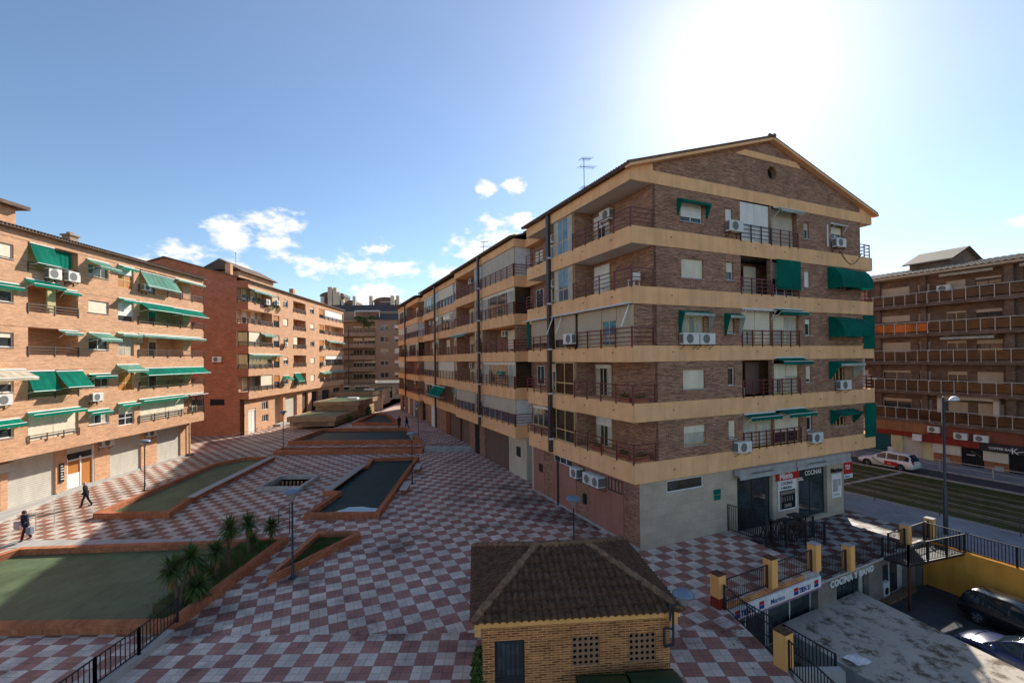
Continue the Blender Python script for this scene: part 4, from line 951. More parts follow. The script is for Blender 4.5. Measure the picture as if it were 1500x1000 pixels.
FE.ac(-.1, 16.0, 1.0, 1.1, .75); FE.ac(-6.6, 6.6, 1.0, 1.0, .7)
for a, c in ((-.2, .15), (3.9, 4.3)): MB().box(a, c, .55, .85, 3.2, 5.7).build('white_column', 'plaster', E_)
MB().box(-.2, 4.3, .55, .85, 5.4, 5.72).build('white_beam', 'plaster', E_)
MB().box(EL, ER, -.25, 1.3, 17.95, 18.15).build('eave', 'plaster', E_)
b = MB(); sl = 13.5
tiled_slope(b, (0, -.4, 18.1), (1, 0, 0), V(0, math.cos(R(sl)), math.sin(R(sl))), V(0, -math.sin(R(sl)), math.cos(R(sl))), lambda v: EL, lambda v: ER, 4.6, cw=.5, rl=.6, amp=.09, seg=4)
b.build('roof', 'roofE', E_)
b = MB(); b.box(EL, ER, 4.0, 12, 18, 18.9); b.build('attic', 'brickE', E_)
b = MB(); b.box(-3.6, -.1, 3.5, 10, 18.3, 19.75); b.face([(-.1, 3.5, 19.75), (-.1, 10, 19.75), (-.1, 6.7, 21.1)]); b.face([(-3.6, 3.5, 19.75), (-3.6, 10, 19.75), (-3.6, 6.7, 21.1)]); b.build('stair_house', 'brickE', E_)
b = MB(); b.grid([[(x, 3.1, 19.75), (x, 6.7, 21.3), (x, 10.4, 19.75), (x, 10.4, 19.62), (x, 6.7, 21.15), (x, 3.1, 19.6)] for x in (-4.1, .25)], 0, True); b.build('stair_house_roof', 'roofE', E_)
# ground floor shops
MB().box(EL, ER, .3, 1.0, 1.25, 2.76).build('fascia_wall', 'redwall', E_); MB().box(-7, -.7, .25, .295, 1.75, 2.7).build('fascia_wall', 'orangewall', E_)
MB().box(-7, -1.9, .2, .29, 1.25, 1.74).build('fascia', 'redpaint', E_); MB().box(-1.85, 3.1, -.05, .29, .95, 1.6).build('fascia', 'redpaint', E_); MB().box(3.12, 9, -.05, .29, .85, 1.6).build('fascia', 'framed', E_)
for a, c, m, z1 in ((-12, -7, 'plaster', 1.2), (-7, -4.1, 'teal', 1.24), (-4.1, -3.05, 'yellowwall', 1.24), (-3.05, -1.3, 'garage', 1.24), (-1.3, -.45, 'yellowwall', 1.2), (-.45, 1.7, 'orangewall', -.0), (1.7, 3.3, 'dark', .94), (3.3, 4.95, 'orangewall', -.1), (4.95, 9, 'dark', .84), (9, 20, 'plaster', .9)):
    MB().box(a + .003, c - .003, .3 if m != 'garage' else .5, .98, -1.25, z1).build('shopfront', m, E_)
for a, c, z0 in ((-.45, 1.7, .0), (3.3, 4.95, -.1)): MB().box(a, c, .1, .6, z0 + .003, .94).build('shop_shutter', 'plaster', E_); MB().box(a + .7, a + 1.3, .27, .3, z0 - 1.0, z0 - .35).build('poster', 'concrete', E_)
text('shop_lettering', 'COFFEE BAR', .28, 'framew', E_, upright(3.75, -.06, 1.1), .005, .004); text('shop_lettering', 'K', .75, 'framew', E_, upright(5.2, -.07, .9), .005)
b = MB(); b.grid([[(5.6 + .28 * i, -.06, 1.05 + .12 * math.sin(i * .7) + q) for i in range(12)] for q in (0, .05)]); b.build('shop_lettering', 'framew', E_)
b = MB(); n = 14; b.grid([[(2.75 + r * math.cos(t * 5 / n), .28, .35 + r * .8 * math.sin(t * 5 / n - 1.2)) for t in range(n)] for r in (.3, .34)]); b.bar((2.1, .28, .22), (2.7, .28, .24), .04); b.build('shop_emblem', 'railw', E_)
FE.ac(-.75, 2.0, .25, .95, .6); FE.ac(1.3, 1.62, .2, 1., .62); FE.ac(2.75, 1.62, .2, 1., .62)
MB().box(-1.95, -1.2, -.25, -.1, 1.0, 1.65).build('light_box_sign', 'framew', E_)
MB().box(EL, ER, 1.6, 12, 1.0, 18).build('building_core', 'brickE', E_); MB().box(EL, ER, 1.0, 12, -1.3, 1.2).build('building_core', 'brickE', E_)
# ================================================================ ground levels
def struct(o, k='structure'): o['kind'] = k; return o
def poly_mesh(name, mat, rings, z, parent=None, thick=None, matside=None):
    P = [p for r in rings for p in r]; tri = tessellate_polygon([[V(p[0], p[1], 0) for p in r] for r in rings])
    b = MB()
    for t in tri: b.face([(P[i][0], P[i][1], z) for i in t])
    if thick:
        for r in rings: b.grid([[(p[0], p[1], zz) for p in r] for zz in (z - thick, z)], 1, True)
    o = b.build(name, [mat, matside or mat], parent, recalc=False)
    bm = bmesh.new(); bm.from_mesh(o.data)
    for f in bm.faces:
        if abs(f.normal.z) > .5 and f.normal.z < 0: f.normal_flip()
    bm.to_mesh(o.data); bm.free()
    return o
WT, RT = (.68, .57, .47), (.40, .185, .14)
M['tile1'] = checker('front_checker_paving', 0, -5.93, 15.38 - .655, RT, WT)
M['tile2'] = checker('plaza_checker_paving', -R(24.265), -5.23, 17.88, RT, WT)
M['tile3'] = checker('west_checker_paving', -R(1.8), -22.1, 27.2, (.30, .135, .09), (.56, .49, .42))
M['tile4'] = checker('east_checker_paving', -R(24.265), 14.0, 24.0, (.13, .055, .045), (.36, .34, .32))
t = NT('terrain_soil', .9, .2); M['soil'] = t.col(t.mix(t.noise(t.obj(), .3), (.12, .10, .08, 1), (.2, .17, .13, 1)))
b = MB(); n = 16; b.grid([[(-1500 + 3000 * i / n, -1500 + 3000 * j / n, -3.45) for i in range(n + 1)] for j in range(n + 1)]); struct(b.build('ground', 'soil'))
# plaza upper level (z = 0), in three paving fields that butt together
hole = [(-19.48, 35.28), (-16.39, 34.31), (-16.93, 37.61), (-19.72, 38.06)]
hole = [(-19.4, 34.9), (-16.5, 34.9), (-16.6, 38.), (-19.5, 38.)]
E1, E2, E3 = (8.15, 18.05), (14.1, 20.98), (12.15, 25.6)
struct(poly_mesh('paving', 'tile1', [[(-60, 2), (8.9, 2), (8.45, 16.45), (-60, 16.45)]], 0, thick=3.4, matside='concrete'))
struct(poly_mesh('paving', 'tile2', [[(-12.7, 16.45), (8.45, 16.45), E1, E2, E3, (12.3, 26), (-8, 71), (-8, 48.6), (-9.6, 48.6), (-10.9, 28.4), (-10.9, 19.8), (-12.7, 19.8)]], 0, thick=.45, matside='concrete'))
struct(poly_mesh('paving', 'tile3', [[(-60, 16.45), (-12.7, 16.45), (-12.7, 19.8), (-10.9, 19.8), (-10.9, 28.4), (-9.6, 48.6), (-25.2, 48.6), (-25.2, 130), (-60, 130)], hole], 0, thick=3.4, matside='concrete'))
# raised far plaza (z = .45) reached by three steps
struct(poly_mesh('paving', 'tile2', [[(-25.2, 49.6), (-8., 49.6), (-3., 49.6), (2, 51), (-8, 71), (-30, 125), (-25.2, 130)]], .45, thick=.45, matside='brickR'))
st = MB()
for i in range(3): st.box(-9.6, 1.5, 48.6 + .34 * i, 49.7, .15 * i - .1, .15 * (i + 1) - (.004 if i == 2 else 0))
struct(st.build('steps', 'concrete')); 
# east terrace (z = -.6)
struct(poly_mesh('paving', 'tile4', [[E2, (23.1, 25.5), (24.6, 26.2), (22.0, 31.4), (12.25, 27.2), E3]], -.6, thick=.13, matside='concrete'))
# sidewalk, street slab, tram lawn, lane
S_O, S_X, S_Y = V(25.2, 28.3, 0), V(.411, -.911, 0), V(.911, .411, 0)
def sp_(x, y, z): return S_O + S_X * x + S_Y * y + V(0, 0, z)
def strip(name, mat, y0, y1, z, x0=-90, x1=26, thick=None, kind='structure', n=1):
    b = MB(lambda x, y, z: sp_(x, y, z))
    if thick: b.box(x0, x1, y0, y1, z - thick, z)
    else: b.face([(x0, y0, z), (x1, y0, z), (x1, y1, z), (x0, y1, z)])
    o = b.build(name, mat); o['kind'] = kind; return o
t = NT('sidewalk_slabs', .75, .3); vv = t.mapv(t.obj(), (1, 1, 1), R(24)); s_ = t.new('ShaderNodeSeparateXYZ'); t.put(s_.inputs[0], vv)
g = t.m('MAXIMUM', t.m('ABSOLUTE', t.m('SUBTRACT', t.m('FRACT', t.m('MULTIPLY', s_.outputs[0], 2.)), .5)), t.m('ABSOLUTE', t.m('SUBTRACT', t.m('FRACT', t.m('MULTIPLY', s_.outputs[1], 2.)), .5)))
f = t.m('MULTIPLY', t.ramp(g, .47, .5, 1, .6), t.ramp(t.noise(t.obj(), .5, 6), .3, .7, 1.2, .7)); M['walk'] = t.col(t.mix(1., (.27, .265, .28, 1), _g(t, f), 'MULTIPLY'))
b = MB(lambda x, y, z: sp_(x, y, z)); b.box(-90, 3., -1.3, 2.9, -3.4, -.62); b.box(3., 26, -2.6, 2.9, -3.4, -.625); b.box(-2.2, 3., -2.6, -1.3, -3.4, -.628); struct(b.build('sidewalk', 'walk'))
strip('kerb', 'kerb', 2.9, 3.1, -.60, thick=2.6)
M['kerbd'] = plain('track_concrete', (.40, .34, .25), .9, var=.6, nscale=1.4)
t = NT('tram_lawn', .95, .1); f = t.ramp(t.noise(t.obj(), 1.2, 7, .7), .35, .7); c = t.mix(f, (.038, .054, .015, 1), (.10, .10, .034, 1)); c = t.mix(t.ramp(t.noise(t.obj(), .35, 4), .5, .75), c, (.10, .08, .05, 1)); t.bump(t.noise(t.obj(), 30, 4), .8, .05); M['lawn'] = t.col(c)
strip('lawn', 'lawn', 3.1, 15.0, -.98, thick=2.2)
o = []
for y in (4.6, 6.05, 6.5, 7.95, 9.4, 10.85, 11.3, 12.75):
    strip('tram_track_bed', 'kerbd', y - .12, y + .12, -.965)
    b = MB(lambda x, y, z: sp_(x, y, z)); b.box(-90, 26, y - .03, y + .03, -.98, -.94); struct(b.build('tram_rail', 'railb'))
strip('kerb', 'kerb', 15.0, 15.2, -.86, thick=2.4)
strip('road', 'asphalt', 15.2, 18.6, -1.0, thick=2.3)
strip('kerb', 'kerb', 18.6, 18.8, -.87, thick=2.4)
strip('sidewalk', 'walk', 18.8, 24.4, -.885, thick=2.3)
# crossing slabs over the lawn
b = MB(lambda x, y, z: sp_(x, y, z)); b.box(-8.0, -7.65, 3.1, 15, -1.2, -.95); struct(b.build('crossing', 'kerb'))

# ================================================================ basins and planters
def inset(pts, d):
    n = len(pts); out = []; area = sum(pts[i][0] * pts[(i + 1) % n][1] - pts[(i + 1) % n][0] * pts[i][1] for i in range(n)); s = 1 if area > 0 else -1
    for i in range(n):
        p0, p1, p2 = Vector(pts[i - 1]), Vector(pts[i]), Vector(pts[(i + 1) % n])
        e1 = (p1 - p0).normalized(); e2 = (p2 - p1).normalized(); n1 = Vector((-e1.y, e1.x)) * s; n2 = Vector((-e2.y, e2.x)) * s
        bis = (n1 + n2); k = d / max(.35, bis.length_squared / 2 / 1.0) if bis.length > 1e-3 else d
        out.append(tuple(p1 + bis * (d / max(.4, 1 + n1.dot(n2)))))
    return out
t = NT('green_membrane', .55, .35); o_ = t.obj(); s_ = t.new('ShaderNodeSeparateXYZ'); t.put(s_.inputs[0], t.mapv(o_, (1, 1, 1), R(-8)))
ln = t.ramp(t.m('FRACT', s_.outputs[0]), 0, .05, .45, 1.); f = t.m('MULTIPLY', ln, t.ramp(t.noise(o_, .45, 9, .75), .33, .7, 1.3, .55)); M['membrane'] = t.col(t.mix(1., (.092, .135, .068, 1), _g(t, f), 'MULTIPLY'))
def wetfloor(name, c, lo=.42, hi=.56, sp=.3, ro=.45):
    t = NT(name, .5, sp); o_ = t.obj(); w = t.ramp(t.noise(o_, .16, 3), lo, hi); t.put(t.b.inputs['Roughness'], t.ramp(w, 0, 1, ro, .05))
    s_ = t.new('ShaderNodeSeparateXYZ'); t.put(s_.inputs[0], o_); ln = t.ramp(t.m('FRACT', t.m('MULTIPLY', s_.outputs[1], .95)), 0, .04, .6, 1.)
    f = t.m('MULTIPLY', ln, t.ramp(t.noise(o_, .8, 5), .3, .7, 1.2, .75)); t.bump(t.noise(o_, 2.5, 2), .05, .01)
    return t.col(t.mix(1., (*c, 1), _g(t, f), 'MULTIPLY'))
M['wet'] = wetfloor('wet_teal_floor', (.018, .042, .036), .9, 1., .12, .6); M['wet2'] = wetfloor('damp_teal_floor', (.02, .045, .036), .62, .8, .15, .5)
t = NT('bed_soil', .95, .1); M['bed'] = t.col(t.mix(t.ramp(t.noise(t.obj(), 2., 6), .35, .65), (.05, .06, .02, 1), (.11, .085, .05, 1)))
def basin(name, pts, h, label, cat, floor='membrane', zf_=.07, wdt=.32, z0=0., group=None, fl='basin_floor'):
    cx = sum(p[0] for p in pts) / len(pts); cy = sum(p[1] for p in pts) / len(pts)
    root = empty(name, (cx, cy, z0), label=label, cat=cat, group=group); L = [(p[0] - cx, p[1] - cy) for p in pts]; I = inset(L, wdt); n = len(L)
    b = MB(); b.grid([[(*p, 0 - .02) for p in L], [(*p, h) for p in L], [(*p, h) for p in I], [(*p, -.02) for p in I]], 0, True); o = b.build('rim_wall', 'brickR', root)
    q = poly_mesh(fl, floor, [inset(L, wdt * .9)], zf_, root)
    return root
basin('basin', [(-25.77, 23.68), (-27.8, 16.6), (-12.95, 16.6), (-12.55, 17.2), (-12.3, 24.7), (-16.0, 24.25)], .38, 'large drained basin with a pale green floor behind the black railing at the lower left', 'basin')
basin('basin', [(-26.81, 28.84), (-21.91, 28.8), (-22.7, 31.96), (-22.9, 34.), (-23.9, 45.4), (-26.79, 45.56), (-28.3, 42.67)], .38, 'green floored basin beside the sunlit paving in front of the salmon block', 'basin', 'membrane')
basin('basin', [(-13.12, 28.25), (-8.4, 28.27), (-9.27, 44.61), (-13.9, 44.2), (-13.5, 41.35), (-14.0, 41.2), (-14.0, 33.2), (-12.9, 32.9)], .38, 'long narrow wet basin with a bright puddle in the middle of the plaza', 'basin', 'wet')
basin('basin', [(-25.3, 50.9), (-10.1, 50.6), (-14.0, 60.2), (-25.3, 60.2)], .5, 'wide dark wet basin above the brick step in the far plaza', 'basin', 'wet2', z0=.45 - .0)
basin('basin', [(-23.3, 65.5), (-16.1, 65.2), (-21.5, 77.), (-23.6, 77)], .45, 'small tapering basin near the stepped flat roofs', 'basin', 'wet2', z0=.45)
basin('planter', [(-10.95, 20.0), (-8.5, 25.1), (-8.75, 25.5), (-11.1, 25.4)], .36, 'triangular brick planter with sparse grass beside the nearest lamp', 'planter', 'bed', .12, .3, fl='soil')
tag_ = attr
b = MB(); b.box(-25.4, -9.6, 47.9, 48.6, -.02, .42); b.box(-25.4, -25.2, 48.6, 60, -.02, .452); attr(b.build('retaining_step', 'brickR'), 'low red brick retaining step in front of the wide far basin', 'wall')
b = MB(); b.prism([(-13.0, 16.65), (-12.62, 17.2), (-12.62, 24.3), (-14.6, 24.3), (-14.3, 17.9)], .05, .3); attr(b.build('planting_bed', 'bed'), kind='stuff')
# square sky opening with a low concrete kerb
for lab_, Pq in (('pale concrete coping along the inner side of the basin by the sunlit paving', [(-23.05, 32.0), (-22.5, 31.9), (-22.75, 34.0), (-23.75, 45.2), (-24.35, 45.2), (-23.35, 34.0)]), ('pale concrete coping along the stepped left side of the long basin', [(-13.95, 33.3), (-13.35, 33.3), (-13.35, 41.1), (-13.95, 41.1)])):
    b = MB(); b.prism(Pq, .383, .43); attr(b.build('coping', 'concrete'), lab_, 'coping')
M['puddle'] = NT('puddle_water', .02, .8).col((.02, .03, .03, 1))
b = MB(); cx_, cy_q = -10.2, 29.6
b.face([(cx_ + 1.5 * math.cos(i * .524) * (1 + .18 * math.sin(i * 2.1)), cy_q + .85 * math.sin(i * .524) * (1 + .15 * math.cos(i * 1.7)), .078) for i in range(12)]); attr(b.build('puddle', 'puddle'), kind='structure')
hr = empty('light_well', (-18, 36.4, 0), label='square opening in the paving with a low concrete kerb', cat='light well')
L = [(p[0] + 18, p[1] - 36.4) for p in hole]; O_ = inset(L, -.28)
b = MB(); b.grid([[(*p, -.02) for p in O_], [(*p, .3) for p in O_], [(*p, .3) for p in L], [(*p, -3.3) for p in L]], 0, True); b.build('kerb', 'concrete', hr)
b = MB(); b.face([(*p, -3.2) for p in L]); b.build('well_floor', 'plaster', hr)
b = MB()
for i in range(9): b.box(-1.3 + i * .32, -1.22 + i * .32, 1.3, 1.5, -3.2, -.1)
b.build('bars', 'brickB', hr)
# concrete benches
def bench(x, y, rz, lab):
    r_ = empty('bench', (x, y, 0), rz, label=lab, cat='bench', group='concrete benches beside the long basin')
    b = MB(); b.box(-.28, .28, -1.0, 1.0, .36, .46); b.build('seat', 'concrete', r_)
    for s in (-.75, .55): MB().box(-.2, .2, s, s + .2, 0, .36).build('leg', 'brickR', r_)
bench(-8.15, 34.2, R(3), 'nearer of the two concrete benches beside the long basin'); bench(-8.5, 40.5, R(3), 'farther of the two concrete benches beside the long basin')

# stepped brick kiosks with green flat roofs
def block(x0, x1, y0, y1, z0, z1, lab, skew=0.):
    r_ = empty('flat_roof_building', ((x0 + x1) / 2, y0, z0), label=lab, cat='kiosk', group='stepped flat roofed blocks')
    a, c = x0 - (x0 + x1) / 2, x1 - (x0 + x1) / 2; D = y1 - y0; H = z1 - z0
    b = MB(); b.prism([(a + .3, .3), (c - .3, .3), (c - .3 + skew * D, D), (a + .3 + skew * D, D)], 0, H - .7); b.build('wall', 'brickT', r_)
    b = MB(); O2 = [(a, 0), (c, 0), (c + skew * D, D), (a + skew * D, D)]; I2 = inset(O2, .3)
    b.grid([[(*p, H - .7) for p in I2], [(*p, H - .7) for p in O2], [(*p, H) for p in O2], [(*p, H) for p in I2], [(*p, H - .12) for p in I2]], 0, True); b.build('parapet', 'brickT', r_)
    b = MB(); b.face([(*p, H - .1) for p in inset(O2, .2)]); b.build('roof', 'membrane', r_)
    if H < 1.6: b = MB(); [b.box(a + .9 + i * .16, a + .98 + i * .16, .27, .33, .1, H - .72) for i in range(int((c - a - 2) / .16))]; b.build('window_slats', 'brickE', r_)
    return r_
block(-32.6, -25.5, 65.2, 74.2, .45, 1.85, 'lowest and nearest of the stepped green roofed blocks', .02)
block(-32.8, -25.2, 74.3, 88, .45, 3.2, 'middle one of the stepped green roofed blocks', .02)
block(-35, -27.2, 88.1, 101, .45, 3.75, 'tallest and farthest of the stepped green roofed blocks', .01)
for (x, y, z, l_) in ((-28.2, 80, 3.1, 'white roof hatch on the middle stepped block'), (-29.5, 93, 3.8, 'white roof hatch on the tallest stepped block')):
    r_ = MB().box(-.9, .9, -.6, .6, 0, .3); o = r_.build('roof_hatch', 'framew'); o.location = (x, y, z); attr(o, l_, 'roof hatch')
# ================================================================ kiosk in front
KR = empty('brick_kiosk', (1.75, 12.75, 0), R(4.7), label='small brick hut with a hipped tile roof in the foreground', cat='hut')
FK = Fac(KR); hw, dp = 2.67, 4.5
kops = [(-2.33, -1.5, -.0, 2.1, .12), (-.16, .63, 1.26, 2.08, .12), (1.47, 2.26, 1.26, 2.08, .12)]
FK.wall(-hw, hw, 0, 2.62, kops, mat='brickK', name='front_wall')
b = MB(); b.face([(-hw, 0, 0), (-hw, dp, 0), (-hw, dp, 2.62), (-hw, 0, 2.62)]); b.face([(hw, 0, 0), (hw, dp, 0), (hw, dp, 2.62), (hw, 0, 2.62)]); b.face([(-hw, dp, 0), (hw, dp, 0), (hw, dp, 2.62), (-hw, dp, 2.62)]); b.build('side_wall', 'brickK', KR)
b = MB(); b.box(-hw - .22, hw + .22, -.22, -.1, 2.6, 2.74); b.box(-hw - .22, -hw - .1, -.1, dp + .2, 2.6, 2.74); b.box(hw + .1, hw + .22, -.1, dp + .2, 2.6, 2.74); b.box(-hw - .1, hw + .1, dp + .1, dp + .2, 2.6, 2.74); b.box(-hw - .21, -hw - .05, -.09, .05, 2.3, 2.6); b.box(hw + .0, hw + .2, -.09, .05, 2.3, 2.6); b.build('eave_beam', 'ochre2', KR)
MB().box(-hw, hw, .03, dp - .02, 2.63, 2.66).build('ceiling', 'inner', KR)
o = MB().box(-2.32, -1.51, .06, .11, 0, 2.09).build('door', 'framed', KR)
b = MB(); [b.box(-2.27, -1.56, .045, .058, z, z + .02) for z in (.95, 1.02)]; b.box(-2.25, -1.58, .05, .058, 1.1, 2.03); b.build('door_pane', 'glass', o)
b = MB(); [b.bar((-2.15 + i * .13, .04, 1.1), (-2.15 + i * .13, .04, 2.0), .008) for i in range(5)]; b.build('door_bars', 'black', o)
for a in (-.16, 1.47):                     # breeze block grilles
    b = MB(); n = 5; d = .79 / n; dz = .82 / n
    for i in range(n):
        for j in range(n):
            cx, cz_ = a + d * (i + .5), 1.26 + dz * (j + .5)
            for k in range(10):
                t0, t1 = k * 2 * math.pi / 10, (k + 1) * 2 * math.pi / 10
                b.box(0, 0, 0, 0, 0, 0) if False else b.bar((cx + .06 * math.cos(t0), .03, cz_ + .06 * math.sin(t0)), (cx + .06 * math.cos(t1), .03, cz_ + .06 * math.sin(t1)), .008, rz=.008)
    for i in range(n + 1): b.bar((a + d * i, .03, 1.26), (a + d * i, .03, 2.08), .008, rz=.008)
    for j in range(n + 1): b.bar((a, .03, 1.26 + dz * j), (a + .79, .03, 1.26 + dz * j), .008)
    for i in range(n):
        for j in range(n):
            x, z = a + d * i, 1.26 + dz * j; b.bar((x, .03, z), (x + d * .22, .03, z + dz * .22), .009); b.bar((x + d, .03, z + dz), (x + d * .78, .03, z + dz * .78), .009); b.bar((x + d, .03, z), (x + d * .78, .03, z + dz * .22), .009); b.bar((x, .03, z + dz), (x + d * .22, .03, z + dz * .78), .009)
    b.build('vent_block', 'vent', KR)
MB().box(-2.3, 2.4, .14, .2, .0, 2.5).build('dark_interior', 'dark', KR)
# kiosk roof: front, left, right, back slopes
ze, zr, ov = 2.74, 3.72, .27; Ws, Ds = hw + ov, dp / 2 + ov; cyk = dp / 2; rx = .85
sf = math.hypot(Ds, zr - ze); ss = math.hypot(Ws - rx, zr - ze)
b = MB()
tiled_slope(b, (0, -ov, ze), (1, 0, 0), (0, Ds / sf, (zr - ze) / sf), (0, -(zr - ze) / sf, Ds / sf), lambda v: -Ws + (Ws - rx) * v / sf, lambda v: Ws - (Ws - rx) * v / sf, sf, cw=.20, rl=.33)
tiled_slope(b, (0, dp + ov, ze), (-1, 0, 0), (0, -Ds / sf, (zr - ze) / sf), (0, (zr - ze) / sf, Ds / sf), lambda v: -Ws + (Ws - rx) * v / sf, lambda v: Ws - (Ws - rx) * v / sf, sf, cw=.20, rl=.33)
tiled_slope(b, (Ws, cyk, ze), (0, 1, 0), (-(Ws - rx) / ss, 0, (zr - ze) / ss), ((zr - ze) / ss, 0, (Ws - rx) / ss), lambda v: -Ds + Ds * v / ss, lambda v: Ds - Ds * v / ss, ss, cw=.20, rl=.33)
tiled_slope(b, (-Ws, cyk, ze), (0, -1, 0), ((Ws - rx) / ss, 0, (zr - ze) / ss), (-(zr - ze) / ss, 0, (Ws - rx) / ss), lambda v: -Ds + Ds * v / ss, lambda v: Ds - Ds * v / ss, ss, cw=.20, rl=.33)
b.build('roof', 'roofK', KR, smooth=True)
b = MB(); rr = random.Random(2)
def ridge_run(p, q):
    p, q = Vector(p), Vector(q); L = (q - p).length; n = int(L / .3); d = (q - p) / n
    for i in range(n):
        j = Vector((rr.uniform(-.012, .012), rr.uniform(-.012, .012), rr.uniform(-.008, .012))); b.tube(p + d * i + j, p + d * (i + 1.12) + j + V(0, 0, .015), .10, .125, 8)
A1, A2 = (-rx, cyk, zr + .03), (rx, cyk, zr + .03)
for q in ((-Ws, -ov, ze + .06), (-Ws, dp + ov, ze + .06)): ridge_run(q, A1)
for q in ((Ws, -ov, ze + .06), (Ws, dp + ov, ze + .06)): ridge_run(q, A2)
ridge_run(A1, A2); b.build('ridge_tiles', 'ridge', KR, smooth=False)
b = MB(); b.bar((2.45, -.14, 1.75), (2.45, -.14, 2.25), .03); b.bar((2.45, -.14, 1.75), (2.65, -.25, 1.85), .03); b.bar((2.66, -.26, 1.85), (2.66, -.26, 2.95), .025); b.bar((2.45, -.14, 2.25), (2.66, -.26, 2.3), .02); b.build('bracket', 'lamppole', KR)
# waste containers
def container(x, y, rz, lab, lid_dark=0):
    r_ = empty('waste_container', (x, y, 0), rz, label=lab, cat='waste container', group='green waste containers by the hut')
    b = MB(); rows = []
    for z, a, d in ((.2, .52, .36), (.9, .62, .44), (1.12, .66, .48)): rows.append([(-a, -d, z), (a, -d, z), (a, d, z), (-a, d, z)])
    b.grid(rows, 0, True); b.face(rows[0]); b.build('body', 'greenbin', r_)
    b = MB(); b.grid([[(-.68 + 1.36 * i / 8, -.5 + 1.0 * j / 6, 1.14 + .16 * math.sin(math.pi * (j + .5) / 7)) for i in range(9)] for j in range(7)]); b.grid([[(-.68, -.5, 1.1), (.68, -.5, 1.1), (.68, .5, 1.1), (-.68, .5, 1.1)], [(-.68, -.5, 1.2), (.68, -.5, 1.2), (.68, .5, 1.2), (-.68, .5, 1.2)]], 0, True); b.build('lid', 'greenbin', r_)
    for sx in (-.45, .45):
        for sy in (-.3, .3): b = MB(); b.tube((sx - .03, sy, .1), (sx + .03, sy, .1), .1, n=10); b.build('wheel', 'black', r_)
M['greenbin'] = plain('green_plastic', (.012, .05, .02), .4, .5)
container(3.75, 12.15, R(4.7), 'right green waste container against the hut wall'); container(2.33, 12.0, R(2), 'left green waste container against the hut wall')

# ================================================================ plaza edge, shop front below, court
EO = V(8.05, 17.97, 0); EY = R(90 - 63.3)
ER_ = empty('sunken_shop', EO, EY, label='grey fronted shop below the plaza edge with glass bays and white lettering', cat='shop')
FS = Fac(ER_)
bays = [(.9, 6.9, -2.9, -.85, .5), (8.4, 11.3, -3.3, -1.2, .35), (12.6, 15.3, -3.1, -1.15, .35), (15.9, 16.7, -3.4, -1.1, .35)]
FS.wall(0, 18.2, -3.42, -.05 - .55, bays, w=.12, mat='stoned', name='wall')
MB().box(-.1, 6.75, -.02, .3, -.6, -.02).build('plaza_edge_beam', 'brickK', ER_); MB().box(6.75, 12.2, -.02, .3, -.76, -.62).build('plaza_edge_beam', 'brickK', ER_)
FS.win(.9, 3.6, -2.9, -.85, .5, 0, n=2, fm='framew', sill=False, name='shop_window'); FS.win(3.7, 6.9, -2.9, -.85, .5, 0, n=2, fm='framew', sill=False, name='shop_window', gm='glass'); FS.win(8.4, 11.3, -3.3, -1.2, .4, 0, n=3, fm='framed', sill=False, name='shop_window', curt=.25)
FS.win(12.6, 15.3, -3.1, -1.15, .45, 0, n=2, fm='framew', sill=False, name='shop_window', curt=.3); MB().box(15.9, 16.7, .4, .46, -3.4, -1.1).build('shutter_door', 'shuttan', ER_)
b = MB(); b.box(12.9, 13.5, .2, .4, -3.05, -2.2); o = b.build('washing_machine_display', 'framew', ER_); b = MB(); b.face([(13.2 + .2 * math.cos(i * .628), .195, -2.65 + .2 * math.sin(i * .628)) for i in range(10)]); b.build('drum_door', 'dark', o)
MB().box(12.3, 15.4, -.25, .1, -3.2, -2.85).build('step', 'ridge', ER_); b = MB(); b.box(.1, 18, 3.6, 3.8, -3.4, -.78); b.box(.1, .3, .6, 3.6, -3.4, -.78); b.box(17.9, 18.1, .6, 3.6, -3.4, -.78); b.box(.3, 17.9, .65, 3.6, -3.1, -3.0); b.build('shop_interior', 'soffit', ER_)
b = MB(); b.prism([(7.8, 2), (8.9, 2), (8.42, 14.5), (8.2, 17.9), (7.8, 17.9)], -3.4, -.003); o = b.build('stairwell_wall', 'concrete'); attr(o, 'grey side wall of the stair well under the plaza paving', 'wall')
for c, s_, u in ((0, 'COCINA Y BAÑO', 7.75),): text('sign_lettering', s_, .45, 'shutw', ER_, upright(u, .06, -1.15), .03, .014, 1.1, sx=1.0)
SG = empty('shop_sign', EO + V(0, 0, 0), EY, label='white shop banner with blue lettering and red and blue marks under the plaza edge', cat='sign')
MB().box(.35, 6.65, -.16, -.06, -.78, -.22).build('panel', 'framew', SG)
M['signblue'] = plain('sign_blue', (.01, .04, .25), .5, var=0); M['signred'] = plain('sign_red', (.5, .02, .02), .5, var=0)
for u in (.75, 4.6):
    text('lettering', 'TIEN 21', .30, 'signblue', SG, upright(u + .38, -.165, -.60), .006, .012, sx=.85)
    for q in (u + .02, u + 1.52): MB().box(q, q + .3, -.175, -.16, -.46, -.32).build('red_mark', 'signred', SG); MB().box(q, q + .3, -.175, -.16, -.62, -.48).build('blue_mark', 'signblue', SG)
text('lettering', 'Merino', .30, 'signblue', SG, upright(3.0, -.165, -.60), .006, .002, sx=1.1)
MB().box(.36, 6.64, -.175, -.162, -.72, -.70).build('red_line', 'signred', SG); MB().box(.36, 6.64, -.175, -.162, -.76, -.74).build('blue_line', 'signblue', SG)
